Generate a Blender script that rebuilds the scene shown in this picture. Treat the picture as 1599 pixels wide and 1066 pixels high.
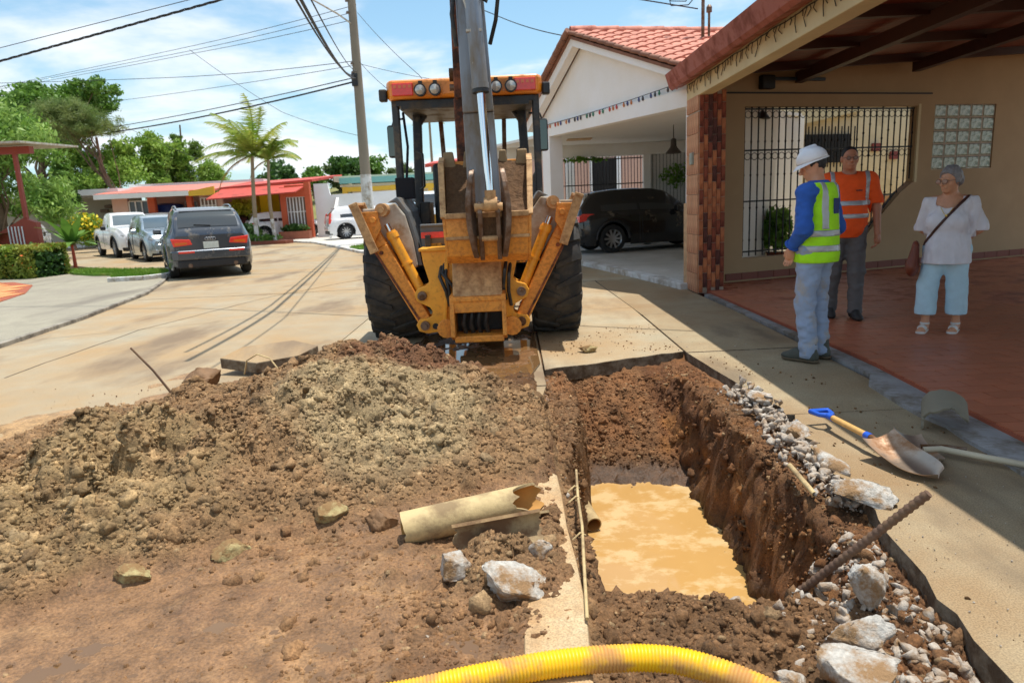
import bpy, bmesh, math, random
import numpy as np
from mathutils import Matrix, Vector, Euler
R = math.radians
SC = bpy.context.scene
COL = SC.collection
for _o in list(bpy.data.objects):
    bpy.data.objects.remove(_o)

# ------------------------------------------------------------------ camera
PITCH = math.atan(213 / 1066)
cam = bpy.data.cameras.new('camera')
cam.lens = 24.0; cam.sensor_width = 36.0; cam.sensor_fit = 'HORIZONTAL'
cam.clip_start = 0.05; cam.clip_end = 3000
cam.dof.use_dof = True; cam.dof.focus_distance = 3.3; cam.dof.aperture_fstop = 5.0
camo = bpy.data.objects.new('camera', cam); COL.objects.link(camo)
camo.matrix_world = Matrix.Translation((0, 0, 1.4)) @ Matrix.Rotation(R(90) - PITCH, 4, 'X') @ Matrix.Rotation(-0.047, 4, 'Z')
SC.camera = camo

# ------------------------------------------------------------------ sky and sun
SUN = Vector((0.16, 0.11, 1.0)).normalized()
world = bpy.data.worlds.new('World'); SC.world = world; world.use_nodes = True
nt = world.node_tree; N = nt.nodes; L = nt.links; N.clear()
w_out = N.new('ShaderNodeOutputWorld'); bg = N.new('ShaderNodeBackground')
sky = N.new('ShaderNodeTexSky'); sky.sky_type = 'NISHITA'; sky.sun_disc = False
sky.sun_elevation = math.asin(SUN.z); sky.sun_rotation = math.atan2(SUN.x, SUN.y)
sky.air_density = 1.0; sky.dust_density = 0.8; sky.ozone_density = 1.0
tc = N.new('ShaderNodeTexCoord')
sep = N.new('ShaderNodeSeparateXYZ'); L.new(tc.outputs['Generated'], sep.inputs[0])
def wmath(op, a, b=None):
    m = N.new('ShaderNodeMath'); m.operation = op
    for i, s in enumerate((a, b)):
        if s is None: continue
        if isinstance(s, (int, float)): m.inputs[i].default_value = s
        else: L.new(s, m.inputs[i])
    return m.outputs[0]
zz = wmath('ADD', wmath('MAXIMUM', sep.outputs['Z'], 0.0), 0.16)
cmb = N.new('ShaderNodeCombineXYZ')
L.new(wmath('DIVIDE', sep.outputs['X'], zz), cmb.inputs[0])
L.new(wmath('DIVIDE', sep.outputs['Y'], zz), cmb.inputs[1])
cn = N.new('ShaderNodeTexNoise'); cn.inputs['Scale'].default_value = 0.85; cn.inputs['Detail'].default_value = 9
cn.inputs['Roughness'].default_value = 0.56; cn.inputs['Distortion'].default_value = 0.25
mp = N.new('ShaderNodeMapping'); mp.inputs['Location'].default_value = (1.6, 5.2, 0)
L.new(cmb.outputs[0], mp.inputs[0]); L.new(mp.outputs[0], cn.inputs['Vector'])
cr = N.new('ShaderNodeValToRGB'); cr.color_ramp.elements[0].position = 0.44; cr.color_ramp.elements[1].position = 0.60
cr.color_ramp.interpolation = 'EASE'
L.new(cn.outputs['Fac'], cr.inputs[0])
mixw = N.new('ShaderNodeMix'); mixw.data_type = 'RGBA'
L.new(wmath('MULTIPLY', cr.outputs['Color'], 0.85), mixw.inputs[0])
gain = N.new('ShaderNodeMix'); gain.data_type = 'RGBA'; gain.blend_type = 'MULTIPLY'; gain.inputs[0].default_value = 1
L.new(sky.outputs[0], gain.inputs[6]); gain.inputs[7].default_value = (.72, .93, .93, 1)
hz = N.new('ShaderNodeMix'); hz.data_type = 'RGBA'
L.new(wmath('MULTIPLY', wmath('POWER', wmath('SUBTRACT', 1.0, wmath('ABSOLUTE', sep.outputs['Z'])), 5.0), 0.75), hz.inputs[0])
L.new(gain.outputs[2], hz.inputs[6]); hz.inputs[7].default_value = (3.3, 4.3, 4.75, 1)      # pale haze low in the sky, all round
L.new(hz.outputs[2], mixw.inputs[6]); mixw.inputs[7].default_value = (5.6, 5.75, 5.9, 1)
L.new(mixw.outputs[2], bg.inputs['Color']); bg.inputs['Strength'].default_value = 0.14
L.new(bg.outputs[0], w_out.inputs[0])
sl = bpy.data.lights.new('sun', 'SUN'); sl.energy = 3.8; sl.angle = R(0.53); sl.color = (1.0, 0.95, 0.87)
slo = bpy.data.objects.new('sun', sl); COL.objects.link(slo)
slo.rotation_euler = SUN.to_track_quat('Z', 'Y').to_euler()
SC.view_settings.view_transform = 'Standard'; SC.view_settings.look = 'None'
SC.view_settings.exposure = 0.5; SC.view_settings.gamma = 1.0
SC.cycles.max_bounces = 8; SC.cycles.diffuse_bounces = 4; SC.cycles.transparent_max_bounces = 12
SC.cycles.use_denoising = True; SC.cycles.sample_clamp_indirect = 6.0

# ------------------------------------------------------------------ helpers
rng = random.Random(7)
def tag(o, label, cat, group=None):
    o['label'] = label; o['category'] = cat
    if group: o['group'] = group
    return o
def kind(o, k):
    o['kind'] = k; return o
ORG = {}
def thing(name, loc=(0, 0, 0), rz=0.0, label=None, cat=None, group=None):
    o = bpy.data.objects.new(name, None); COL.objects.link(o); o.empty_display_size = 0.1
    o.location = loc; o.rotation_euler = (0, 0, rz); ORG[o.name] = Vector(loc)
    if label: tag(o, label, cat, group)
    return o
def link(name, me, parent=None, world=False, loc=None):
    o = bpy.data.objects.new(name, me); COL.objects.link(o)
    if parent is not None:
        o.parent = parent
        if world and parent.name in ORG: o.location = -ORG[parent.name]
    if loc is not None: o.location = loc
    return o
def copy_tree(o, parent=None):
    c = o.copy(); COL.objects.link(c); c.parent = parent
    if o.name in ORG: ORG[c.name] = ORG[o.name]
    for ch in o.children: copy_tree(ch, c)
    return c

class MB:
    def __init__(s): s.v = []; s.f = []; s.m = []; s.mi = 0
    def add(s, vs, fs):
        n = len(s.v); s.v += [tuple(map(float, p)) for p in vs]
        for f in fs: s.f.append(tuple(i + n for i in f)); s.m.append(s.mi)
        return s
    def box(s, c, d, rz=0.0, rot=None):
        m = rot if rot is not None else Matrix.Rotation(rz, 3, 'Z')
        c = Vector(c); vs = []
        for z in (-.5, .5):
            for x, y in ((-.5, -.5), (.5, -.5), (.5, .5), (-.5, .5)):
                vs.append(c + m @ Vector((x * d[0], y * d[1], z * d[2])))
        return s.add(vs, [(3, 2, 1, 0), (4, 5, 6, 7), (0, 1, 5, 4), (1, 2, 6, 5), (2, 3, 7, 6), (3, 0, 4, 7)])
    def box2(s, a, b):
        return s.box([(a[i] + b[i]) / 2 for i in range(3)], [abs(b[i] - a[i]) for i in range(3)])
    def bar(s, a, b, w, h, up=(0, 0, 1), w2=None, h2=None):
        a = Vector(a); b = Vector(b); d = (b - a).normalized(); up = Vector(up)
        if abs(d.dot(up)) > .99: up = Vector((0, 1, 0))
        x = d.cross(up).normalized(); y = x.cross(d).normalized(); vs = []
        for p, ww, hh in ((a, w, h), (b, w2 or w, h2 or h)):
            for i, j in ((-.5, -.5), (.5, -.5), (.5, .5), (-.5, .5)): vs.append(p + x * i * ww + y * j * hh)
        return s.add(vs, [(3, 2, 1, 0), (4, 5, 6, 7), (0, 1, 5, 4), (1, 2, 6, 5), (2, 3, 7, 6), (3, 0, 4, 7)])
    def prism(s, poly, axis, t0, t1):
        def P(a, b, t): return {'x': (t, a, b), 'y': (a, t, b), 'z': (a, b, t)}[axis]
        n = len(poly); vs = [P(a, b, t0) for a, b in poly] + [P(a, b, t1) for a, b in poly]
        fs = [tuple(range(n - 1, -1, -1)), tuple(range(n, 2 * n))]
        fs += [(i, (i + 1) % n, n + (i + 1) % n, n + i) for i in range(n)]
        return s.add(vs, fs)
    def tube(s, pts, r, n=8, caps=True):
        pts = [Vector(p) for p in pts]; k = len(pts); rr = r if isinstance(r, (list, tuple)) else [r] * k
        prev = None; vs = []
        for i, p in enumerate(pts):
            t = (pts[min(i + 1, k - 1)] - pts[max(i - 1, 0)]).normalized()
            if prev is None:
                a = Vector((0, 0, 1)) if abs(t.z) < .9 else Vector((1, 0, 0)); x = t.cross(a).normalized()
            else:
                x = (prev - t * prev.dot(t)).normalized()
            prev = x; y = t.cross(x)
            for j in range(n):
                an = 2 * math.pi * j / n; vs.append(p + (x * math.cos(an) + y * math.sin(an)) * rr[i])
        fs = [(i * n + j, i * n + (j + 1) % n, (i + 1) * n + (j + 1) % n, (i + 1) * n + j) for i in range(k - 1) for j in range(n)]
        if caps: fs += [tuple(range(n - 1, -1, -1)), tuple(range((k - 1) * n, k * n))]
        return s.add(vs, fs)
    def lathe(s, prof, n=24, c=(0, 0, 0), axis='z', caps=True):
        vs = []; c = Vector(c)
        for r, h in prof:
            for j in range(n):
                a = 2 * math.pi * j / n; p, q = r * math.cos(a), r * math.sin(a)
                vs.append(c + Vector({'z': (p, q, h), 'x': (h, p, q), 'y': (q, h, p)}[axis]))
        k = len(prof)
        fs = [(i * n + j, i * n + (j + 1) % n, (i + 1) * n + (j + 1) % n, (i + 1) * n + j) for i in range(k - 1) for j in range(n)]
        if caps: fs += [tuple(range(n - 1, -1, -1)), tuple(range((k - 1) * n, k * n))]
        return s.add(vs, fs)
    def mesh(s, name, mats, smooth=None):
        me = bpy.data.meshes.new(name); me.from_pydata(s.v, [], s.f)
        mats = mats if isinstance(mats, (list, tuple)) else [mats]
        for m in mats: me.materials.append(m)
        if len(mats) > 1: me.polygons.foreach_set('material_index', s.m)
        if smooth is not None:
            me.polygons.foreach_set('use_smooth', [True] * len(me.polygons))
            if smooth < 180: me.set_sharp_from_angle(angle=R(smooth))
        me.validate(); me.update(); return me
    def build(s, name, mats, parent=None, smooth=None, bevel=0, world=True, segs=2):
        o = link(name, s.mesh(name, mats, smooth), parent, world)
        if bevel:
            b = o.modifiers.new('bevel', 'BEVEL'); b.width = bevel; b.segments = segs; b.limit_method = 'ANGLE'; b.angle_limit = R(40)
        return o
def npmesh(name, V, F, mats, smooth=False, cols=None, wet=None, midx=None):
    """mesh straight from numpy arrays; F is (n,3) or (n,4)"""
    me = bpy.data.meshes.new(name); nv = len(V); nf, k = F.shape
    me.vertices.add(nv); me.vertices.foreach_set('co', np.ascontiguousarray(V, dtype=np.float32).ravel())
    me.loops.add(nf * k); me.loops.foreach_set('vertex_index', np.ascontiguousarray(F, dtype=np.int32).ravel())
    me.polygons.add(nf); me.polygons.foreach_set('loop_start', np.arange(0, nf * k, k, dtype=np.int32))
    me.polygons.foreach_set('loop_total', np.full(nf, k, dtype=np.int32))
    if smooth: me.polygons.foreach_set('use_smooth', np.ones(nf, dtype=bool))
    for m in (mats if isinstance(mats, (list, tuple)) else [mats]): me.materials.append(m)
    if midx is not None: me.polygons.foreach_set('material_index', np.ascontiguousarray(midx, dtype=np.int32))
    if cols is not None:
        a = me.color_attributes.new('Col', 'FLOAT_COLOR', 'POINT')
        c4 = np.ones((nv, 4), dtype=np.float32); c4[:, :3] = cols; a.data.foreach_set('color', c4.ravel())
    if wet is not None:
        a = me.attributes.new('wet', 'FLOAT', 'POINT'); a.data.foreach_set('value', np.ascontiguousarray(wet, dtype=np.float32))
    me.update(calc_edges=True); return me

# numpy noise ---------------------------------------------------------------
def _hash(ix, iy, iz, seed):
    h = (ix.astype(np.int64) * 374761393 + iy.astype(np.int64) * 668265263 + iz.astype(np.int64) * 1274126177 + seed * 974711) & 0x7fffffff
    h = ((h ^ (h >> 13)) * 1274126177) & 0x7fffffff
    h = ((h ^ (h >> 16)) * 668265263) & 0x7fffffff
    return ((h ^ (h >> 15)) & 0xffff) / 65535.0
def vnoise(x, y, z=None, seed=0):
    x = np.asarray(x, float); y = np.asarray(y, float); z = np.zeros_like(x) if z is None else np.asarray(z, float)
    ix, iy, iz = np.floor(x), np.floor(y), np.floor(z); fx, fy, fz = x - ix, y - iy, z - iz
    fx, fy, fz = [t * t * (3 - 2 * t) for t in (fx, fy, fz)]; r = 0
    for dx in (0, 1):
        for dy in (0, 1):
            for dz in (0, 1):
                w = (fx if dx else 1 - fx) * (fy if dy else 1 - fy) * (fz if dz else 1 - fz)
                r = r + w * _hash(ix + dx, iy + dy, iz + dz, seed)
    return r * 2 - 1
def fbm(x, y, z=None, octv=4, seed=0, gain=.5):
    r = 0; a = 1; t = 0; f = 1
    for i in range(octv):
        r = r + a * vnoise(x * f, y * f, None if z is None else z * f, seed + i * 17); t += a; a *= gain; f *= 2.03
    return r / t
def sstep(a, b, x):
    t = np.clip((x - a) / (b - a), 0, 1); return t * t * (3 - 2 * t)

# materials -------------------------------------------------------------------
def lin(*c):
    return tuple(((v / 255) / 12.92 if v / 255 <= .04045 else ((v / 255 + .055) / 1.055) ** 2.4) for v in c)
def M(name, base, rough=.6, metal=0.0, var=.12, scale=6.0, bump=0.0, bscale=40.0, dirt=None, damt=.5, dscale=4.0, coat=0.0,
      rand=0.0, spec=.5, bdist=.01, dsoft=.18, trans=0.0, stretch=None, drough=.9, alpha=None, ior=None, detail=6):
    m = bpy.data.materials.new(name); m.use_nodes = True; t = m.node_tree; n = t.nodes; l = t.links
    b = n['Principled BSDF']; b.inputs['Metallic'].default_value = metal
    b.inputs['Specular IOR Level'].default_value = spec
    if coat: b.inputs['Coat Weight'].default_value = coat; b.inputs['Coat Roughness'].default_value = .05
    if trans: b.inputs['Transmission Weight'].default_value = trans
    if ior: b.inputs['IOR'].default_value = ior
    if alpha is not None: b.inputs['Alpha'].default_value = alpha
    tcn = n.new('ShaderNodeTexCoord'); src = tcn.outputs['Object']
    if stretch:
        mpp = n.new('ShaderNodeMapping'); mpp.inputs['Scale'].default_value = stretch; l.new(src, mpp.inputs[0]); src = mpp.outputs[0]
    nz = n.new('ShaderNodeTexNoise'); nz.inputs['Scale'].default_value = scale; nz.inputs['Detail'].default_value = detail; nz.inputs['Roughness'].default_value = .62
    l.new(src, nz.inputs['Vector'])
    mr = n.new('ShaderNodeMapRange'); mr.inputs[1].default_value = .25; mr.inputs[2].default_value = .75
    mr.inputs[3].default_value = 1 - var; mr.inputs[4].default_value = 1 + var; l.new(nz.outputs['Fac'], mr.inputs[0])
    val = mr.outputs[0]
    if rand:
        oi = n.new('ShaderNodeObjectInfo'); r2 = n.new('ShaderNodeMapRange'); r2.inputs[3].default_value = 1 - rand; r2.inputs[4].default_value = 1 + rand
        l.new(oi.outputs['Random'], r2.inputs[0]); mm = n.new('ShaderNodeMath'); mm.operation = 'MULTIPLY'
        l.new(val, mm.inputs[0]); l.new(r2.outputs[0], mm.inputs[1]); val = mm.outputs[0]
    mx = n.new('ShaderNodeMix'); mx.data_type = 'RGBA'; mx.blend_type = 'MULTIPLY'; mx.inputs[0].default_value = 1
    mx.inputs[6].default_value = (*base, 1); l.new(val, mx.inputs[7]); col = mx.outputs[2]
    b.inputs['Roughness'].default_value = rough
    if dirt is not None:
        dn = n.new('ShaderNodeTexNoise'); dn.inputs['Scale'].default_value = dscale; dn.inputs['Detail'].default_value = 9; dn.inputs['Roughness'].default_value = .68
        dm = n.new('ShaderNodeMapping'); dm.inputs['Location'].default_value = (5.2, 1.3, 8.8); l.new(src, dm.inputs[0]); l.new(dm.outputs[0], dn.inputs['Vector'])
        dr = n.new('ShaderNodeMapRange'); c0 = .72 - damt * .44
        dr.inputs[1].default_value = c0 - dsoft / 2; dr.inputs[2].default_value = c0 + dsoft / 2; dr.clamp = True
        l.new(dn.outputs['Fac'], dr.inputs[0])
        m2 = n.new('ShaderNodeMix'); m2.data_type = 'RGBA'; l.new(dr.outputs[0], m2.inputs[0]); l.new(col, m2.inputs[6]); m2.inputs[7].default_value = (*dirt, 1)
        col = m2.outputs[2]
        rr = n.new('ShaderNodeMapRange'); rr.inputs[3].default_value = rough; rr.inputs[4].default_value = drough
        l.new(dr.outputs[0], rr.inputs[0]); l.new(rr.outputs[0], b.inputs['Roughness'])
    l.new(col, b.inputs['Base Color'])
    if bump:
        bn = n.new('ShaderNodeTexNoise'); bn.inputs['Scale'].default_value = bscale; bn.inputs['Detail'].default_value = 7; bn.inputs['Roughness'].default_value = .65
        l.new(src, bn.inputs['Vector']); bp = n.new('ShaderNodeBump'); bp.inputs['Strength'].default_value = bump; bp.inputs['Distance'].default_value = bdist
        l.new(bn.outputs['Fac'], bp.inputs['Height']); l.new(bp.outputs[0], b.inputs['Normal'])
    return m
def glow(name, c, e):
    m = M(name, c, .3); b = m.node_tree.nodes['Principled BSDF']
    b.inputs['Emission Color'].default_value = (*c, 1); b.inputs['Emission Strength'].default_value = e; return m
# ------------------------------------------------------------------ materials of the setting
def concrete(name, base, stain, wetc, joint=False, sc=1.0, amt=.45):
    m = M(name, base, .82, 0, .16, 2.2 * sc, .35, 90, dirt=stain, damt=amt, dscale=.75 * sc, dsoft=.32, bdist=.004, drough=.75)
    t = m.node_tree; n = t.nodes; l = t.links; b = n['Principled BSDF']
    old = b.inputs['Base Color'].links[0].from_socket
    g = n.new('ShaderNodeTexNoise'); g.inputs['Scale'].default_value = 160; g.inputs['Detail'].default_value = 3
    tcn = n.new('ShaderNodeTexCoord'); l.new(tcn.outputs['Object'], g.inputs['Vector'])
    gr = n.new('ShaderNodeMapRange'); gr.inputs[1].default_value = .38; gr.inputs[2].default_value = .62; gr.inputs[3].default_value = .78; gr.inputs[4].default_value = 1.2
    l.new(g.outputs['Fac'], gr.inputs[0])
    mx = n.new('ShaderNodeMix'); mx.data_type = 'RGBA'; mx.blend_type = 'MULTIPLY'; mx.inputs[0].default_value = 1
    l.new(old, mx.inputs[6]); l.new(gr.outputs[0], mx.inputs[7])
    # dark thin cracks and smears
    w = n.new('ShaderNodeTexNoise'); w.inputs['Scale'].default_value = .55 * sc; w.inputs['Detail'].default_value = 10; w.inputs['Roughness'].default_value = .6
    mpp = n.new('ShaderNodeMapping'); mpp.inputs['Scale'].default_value = (1.6, .55, 1); mpp.inputs['Location'].default_value = (9, 3, 2)
    l.new(tcn.outputs['Object'], mpp.inputs[0]); l.new(mpp.outputs[0], w.inputs['Vector'])
    wr = n.new('ShaderNodeMapRange'); wr.inputs[1].default_value = .53; wr.inputs[2].default_value = .66
    l.new(w.outputs['Fac'], wr.inputs[0])
    m3 = n.new('ShaderNodeMix'); m3.data_type = 'RGBA'; l.new(wr.outputs[0], m3.inputs[0]); l.new(mx.outputs[2], m3.inputs[6]); m3.inputs[7].default_value = (*wetc, 1)
    l.new(m3.outputs[2], b.inputs['Base Color']); return m
m_road = concrete('street_concrete', lin(156, 145, 122), lin(162, 132, 90), lin(122, 102, 78), amt=.48)
m_slab = concrete('pavement_concrete', lin(166, 154, 128), lin(160, 128, 86), lin(126, 106, 82), amt=.45)
m_apron = concrete('apron_concrete', lin(158, 143, 114), lin(140, 112, 76), lin(104, 88, 68), amt=.5)
m_walk = concrete('sidewalk_concrete', lin(150, 143, 124), lin(140, 132, 116), lin(120, 112, 98), amt=.4)
m_drive = concrete('driveway_concrete', lin(196, 192, 184), lin(182, 176, 164), lin(170, 164, 152), amt=.35)
m_whitekerb = M('white_painted_kerb', (.62, .62, .6), .7, var=.1, dirt=lin(150, 135, 115), damt=.42, dscale=3)
m_kerb = M('kerb_concrete', lin(150, 142, 128), .85, var=.15, dirt=lin(98, 90, 80), damt=.45, bump=.3)
m_broken = M('broken_concrete', lin(196, 192, 184), .9, var=.2, scale=14, bump=.8, bscale=60, dirt=lin(158, 124, 86), damt=.42, dscale=7, bdist=.012)
m_broken_dark = M('broken_concrete_edge', lin(128, 116, 98), .9, var=.3, scale=18, bump=.9, bscale=50, dirt=lin(86, 68, 48), damt=.5, dscale=9, bdist=.015)
m_earth = M('bare_ground', lin(120, 96, 66), .95, var=.2, scale=1.2)
m_grass = M('lawn_green', lin(92, 132, 36), .9, var=.3, scale=14, bump=.6, bscale=160, dirt=lin(150, 140, 70), damt=.25, dscale=2)

def soil_material(name, bump_s=1.0):
    m = bpy.data.materials.new(name); m.use_nodes = True; t = m.node_tree; n = t.nodes; l = t.links; b = n['Principled BSDF']
    at = n.new('ShaderNodeAttribute'); at.attribute_name = 'Col'; aw = n.new('ShaderNodeAttribute'); aw.attribute_name = 'wet'
    tcn = n.new('ShaderNodeTexCoord')
    def nz(s, d=6, r=.65):
        q = n.new('ShaderNodeTexNoise'); q.inputs['Scale'].default_value = s; q.inputs['Detail'].default_value = d; q.inputs['Roughness'].default_value = r
        l.new(tcn.outputs['Object'], q.inputs['Vector']); return q.outputs['Fac']
    def rg(s, a, c, x, y):
        q = n.new('ShaderNodeMapRange'); q.inputs[1].default_value = a; q.inputs[2].default_value = c; q.inputs[3].default_value = x; q.inputs[4].default_value = y
        l.new(s, q.inputs[0]); return q.outputs[0]
    def mul(a, c):
        q = n.new('ShaderNodeMix'); q.data_type = 'RGBA'; q.blend_type = 'MULTIPLY'; q.inputs[0].default_value = 1; l.new(a, q.inputs[6]); l.new(c, q.inputs[7]); return q.outputs[2]
    c = mul(mul(at.outputs['Color'], rg(nz(9), .36, .64, .72, 1.26)), rg(nz(85, 6, .75), .36, .64, .58, 1.38))
    l.new(c, b.inputs['Base Color'])
    l.new(rg(aw.outputs['Fac'], 0, 1, .95, .24), b.inputs['Roughness'])
    b.inputs['Specular IOR Level'].default_value = .45
    bp = n.new('ShaderNodeBump'); bp.inputs['Distance'].default_value = .02; l.new(rg(aw.outputs['Fac'], 0, 1, .9 * bump_s, .5 * bump_s), bp.inputs['Strength'])
    l.new(nz(60, 8, .7), bp.inputs['Height']); l.new(bp.outputs[0], b.inputs['Normal'])
    return m
m_soil = soil_material('excavated_soil')
m_clod = soil_material('soil_clods', .7)

# ------------------------------------------------------------------ dug soil: one height field (mud flat, heap, pit)
CREST = np.array([(-4.6, 4.0, .0), (-3.9, 4.05, .02), (-3.27, 4.14, .08), (-3.14, 4.32, .12), (-2.91, 4.45, .18), (-2.55, 4.43, .22), (-2.3, 4.45, .27), (-2.18, 4.55, .34), (-2.02, 4.45, .30),
                  (-1.71, 4.45, .35), (-1.36, 4.48, .43), (-1.17, 4.55, .50), (-1.05, 4.62, .53), (-.85, 4.72, .53), (-.61, 4.55, .47), (-.34, 4.4, .39), (-.05, 4.3, .29), (.18, 4.2, .19), (.34, 4.2, .09), (.5, 4.2, 0.)])
TOE = np.array([(-4.6, 2.2), (-3.2, 1.8), (-2.3, 1.8), (-1.9, 2.05), (-1.7, 2.3), (-1.45, 2.5), (-1.25, 2.66), (-1.0, 2.82), (-.75, 2.86), (-.45, 2.92), (0., 3.05), (.3, 3.3), (.5, 3.6)])
def soil_height(x, y):
    n1 = fbm(x * 1.6, y * 1.6, octv=4, seed=3); n2 = fbm(x * 6, y * 6, octv=4, seed=9); n3 = fbm(x * 22, y * 22, octv=3, seed=21)
    bil = .050 * np.abs(vnoise(x * 8 + .3 * n2, y * 8, None, 31)) + .034 * np.abs(vnoise(x * 17 + .4 * n2, y * 17, None, 33)) + .018 * np.abs(vnoise(x * 37, y * 37, None, 35)) - .035
    yc = np.interp(x, CREST[:, 0], CREST[:, 1]); zc = np.interp(x, CREST[:, 0], CREST[:, 2]); yt = np.interp(x, TOE[:, 0], TOE[:, 1]) + .22 * n1
    front = np.clip((y - yt) / np.maximum(yc - yt, .2), 0, 1); back = np.clip(1 - (y - yc) / (zc * 2.0 + .25), 0, 1)
    prof = np.where(y < yc, front ** .66, back ** 1.2)
    heap = zc * prof
    rough = sstep(.02, .25, heap)
    h = heap * (1 + .16 * n1) + rough * (.045 * n1 + .045 * n2 + .018 * n3)
    # secondary ridge in front left of the heap, as the spoil spreads towards the camera
    rid = .16 * np.exp(-(((x + 2.1) / .75) ** 2 + ((y - 3.15) / .6) ** 2)) + .10 * np.exp(-(((x + .95) / .5) ** 2 + ((y - 3.75) / .35) ** 2))
    h = h + rid * (1 + .3 * n2)
    # mud flat and film over the slabs
    film = .018 + .014 * n1 + .012 * n2 + .006 * n3
    mud = sstep(-3.4, -2.2, x + .25 * n1 + .35 * (y - 2.0)) * (1 - sstep(3.6, 4.6, y))
    chan = sstep(-1.25, -.85, x + .15 * n1) * (1 - sstep(.18, .30, x + .04 * n2)) * (1 - sstep(7.4, 8.1, y + .4 * n1))
    mudm = np.maximum(mud, chan)
    spread = sstep(-4.3, -3.2, x + .7 * n1 + .25 * n2) * (1 - sstep(5.0, 6.2, y + 1.3 * n1 + .6 * n2 - .35 * (x + 3))) * (1 - sstep(-1.9, -1.0, x))
    flat = np.where(np.maximum(mudm, spread) > .5, film, -.03 + .0 * x)
    flat = -.03 + (film + .03) * np.maximum(sstep(.3, .7, mudm), sstep(.3, .7, spread))
    lump = sstep(-1.2, -.2, x + .5 * n1) * sstep(1.9, 2.5, y + .3 * n2) * (.03 * (1 + n2) + .7 * bil) + (.03 * np.maximum(n2, 0) + .55 * np.maximum(bil, 0)) * sstep(-.1, .4, n1 + .3 * n2) * (.25 + .75 * np.maximum(sstep(-1.0, -.4, x), sstep(2.3, 2.8, y)))
    h = np.maximum(h, flat + lump * mud) if True else h
    h = np.maximum(flat + lump * mud, heap * (1 + .16 * n1) + rough * (.045 * n1 + .03 * n2 + .9 * bil) + rid * (1 + 1.5 * n2) - .06 * (1 - sstep(.0, .035, heap + rid)))
    # the pit -------------------------------------------------------------------
    inx = sstep(.16, .24, x) * (1 - sstep(1.80, 1.90, x)) * (1 - sstep(6.12, 6.2, y)); iny = inx
    left = .25 + .20 * sstep(3.5, 4.7, y) + .05 * n2 + .03 * n1; right = 1.40 + .08 * n2 + .06 * n1
    ledge = -.05 + .05 * n1 + .04 * n2 + .9 * bil
    ledge = np.where(x > 1.42, -.075 + (ledge + .05) * .45 * (1 - sstep(1.44, 1.62, x) * .6), ledge)
    ledge = np.where(x < .5, ledge * .6 - .03, ledge)
    nearslope = .62 * (1 - sstep(2.12, 2.92, y + .14 * n2 - .26 * np.abs(x - .80)))
    farslope = .62 * sstep(4.42, 6.2, y + .12 * n2)
    walll = sstep(0, 1, (x - left) / .10); wallr = 1 - sstep(0, 1, (x - (right - .2)) / .22)
    dig = -.80 + nearslope * 1.25 + farslope * 1.02 + .07 * n1 + .05 * n2 + 1.1 * bil
    dig = np.minimum(dig, ledge)
    pit = ledge + (dig - ledge) * walll * wallr
    # soil climbs to the heap foot on the left side of the far part
    pit = np.where(y > 4.45, np.maximum(pit, -.11 - .70 * walll * wallr * (1 - sstep(4.45, 5.95, y)) + .05 * n2 + .8 * bil), pit)
    blend = sstep(.13, .26, x + .03 * n2) * (1 - sstep(6.1, 6.25, y))
    heapside = np.where(x < .5, h, -1)
    lo = h * (1 - blend) + pit * blend
    # the strip of old concrete kerb sits proud, soil drops there
    return np.where(x > 1.86, -.14, lo)
SX0, SX1, SY0, SY1, SD = -4.6, 1.96, 1.0, 8.3, .0135
gx = np.arange(SX0, SX1 + 1e-6, SD); gy = np.arange(SY0, SY1 + 1e-6, SD)
GX, GY = np.meshgrid(gx, gy); GZ = soil_height(GX, GY)
GZ = GZ + np.maximum(sstep(.05, .12, GZ) * (GX < .3), (GX > .24) * (GX < 1.5) * (GY < 6.1) * .8) * (.009 * vnoise(GX * 74, GY * 74, None, 61) + .006 * vnoise(GX * 45, GY * 45, None, 63))
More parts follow.
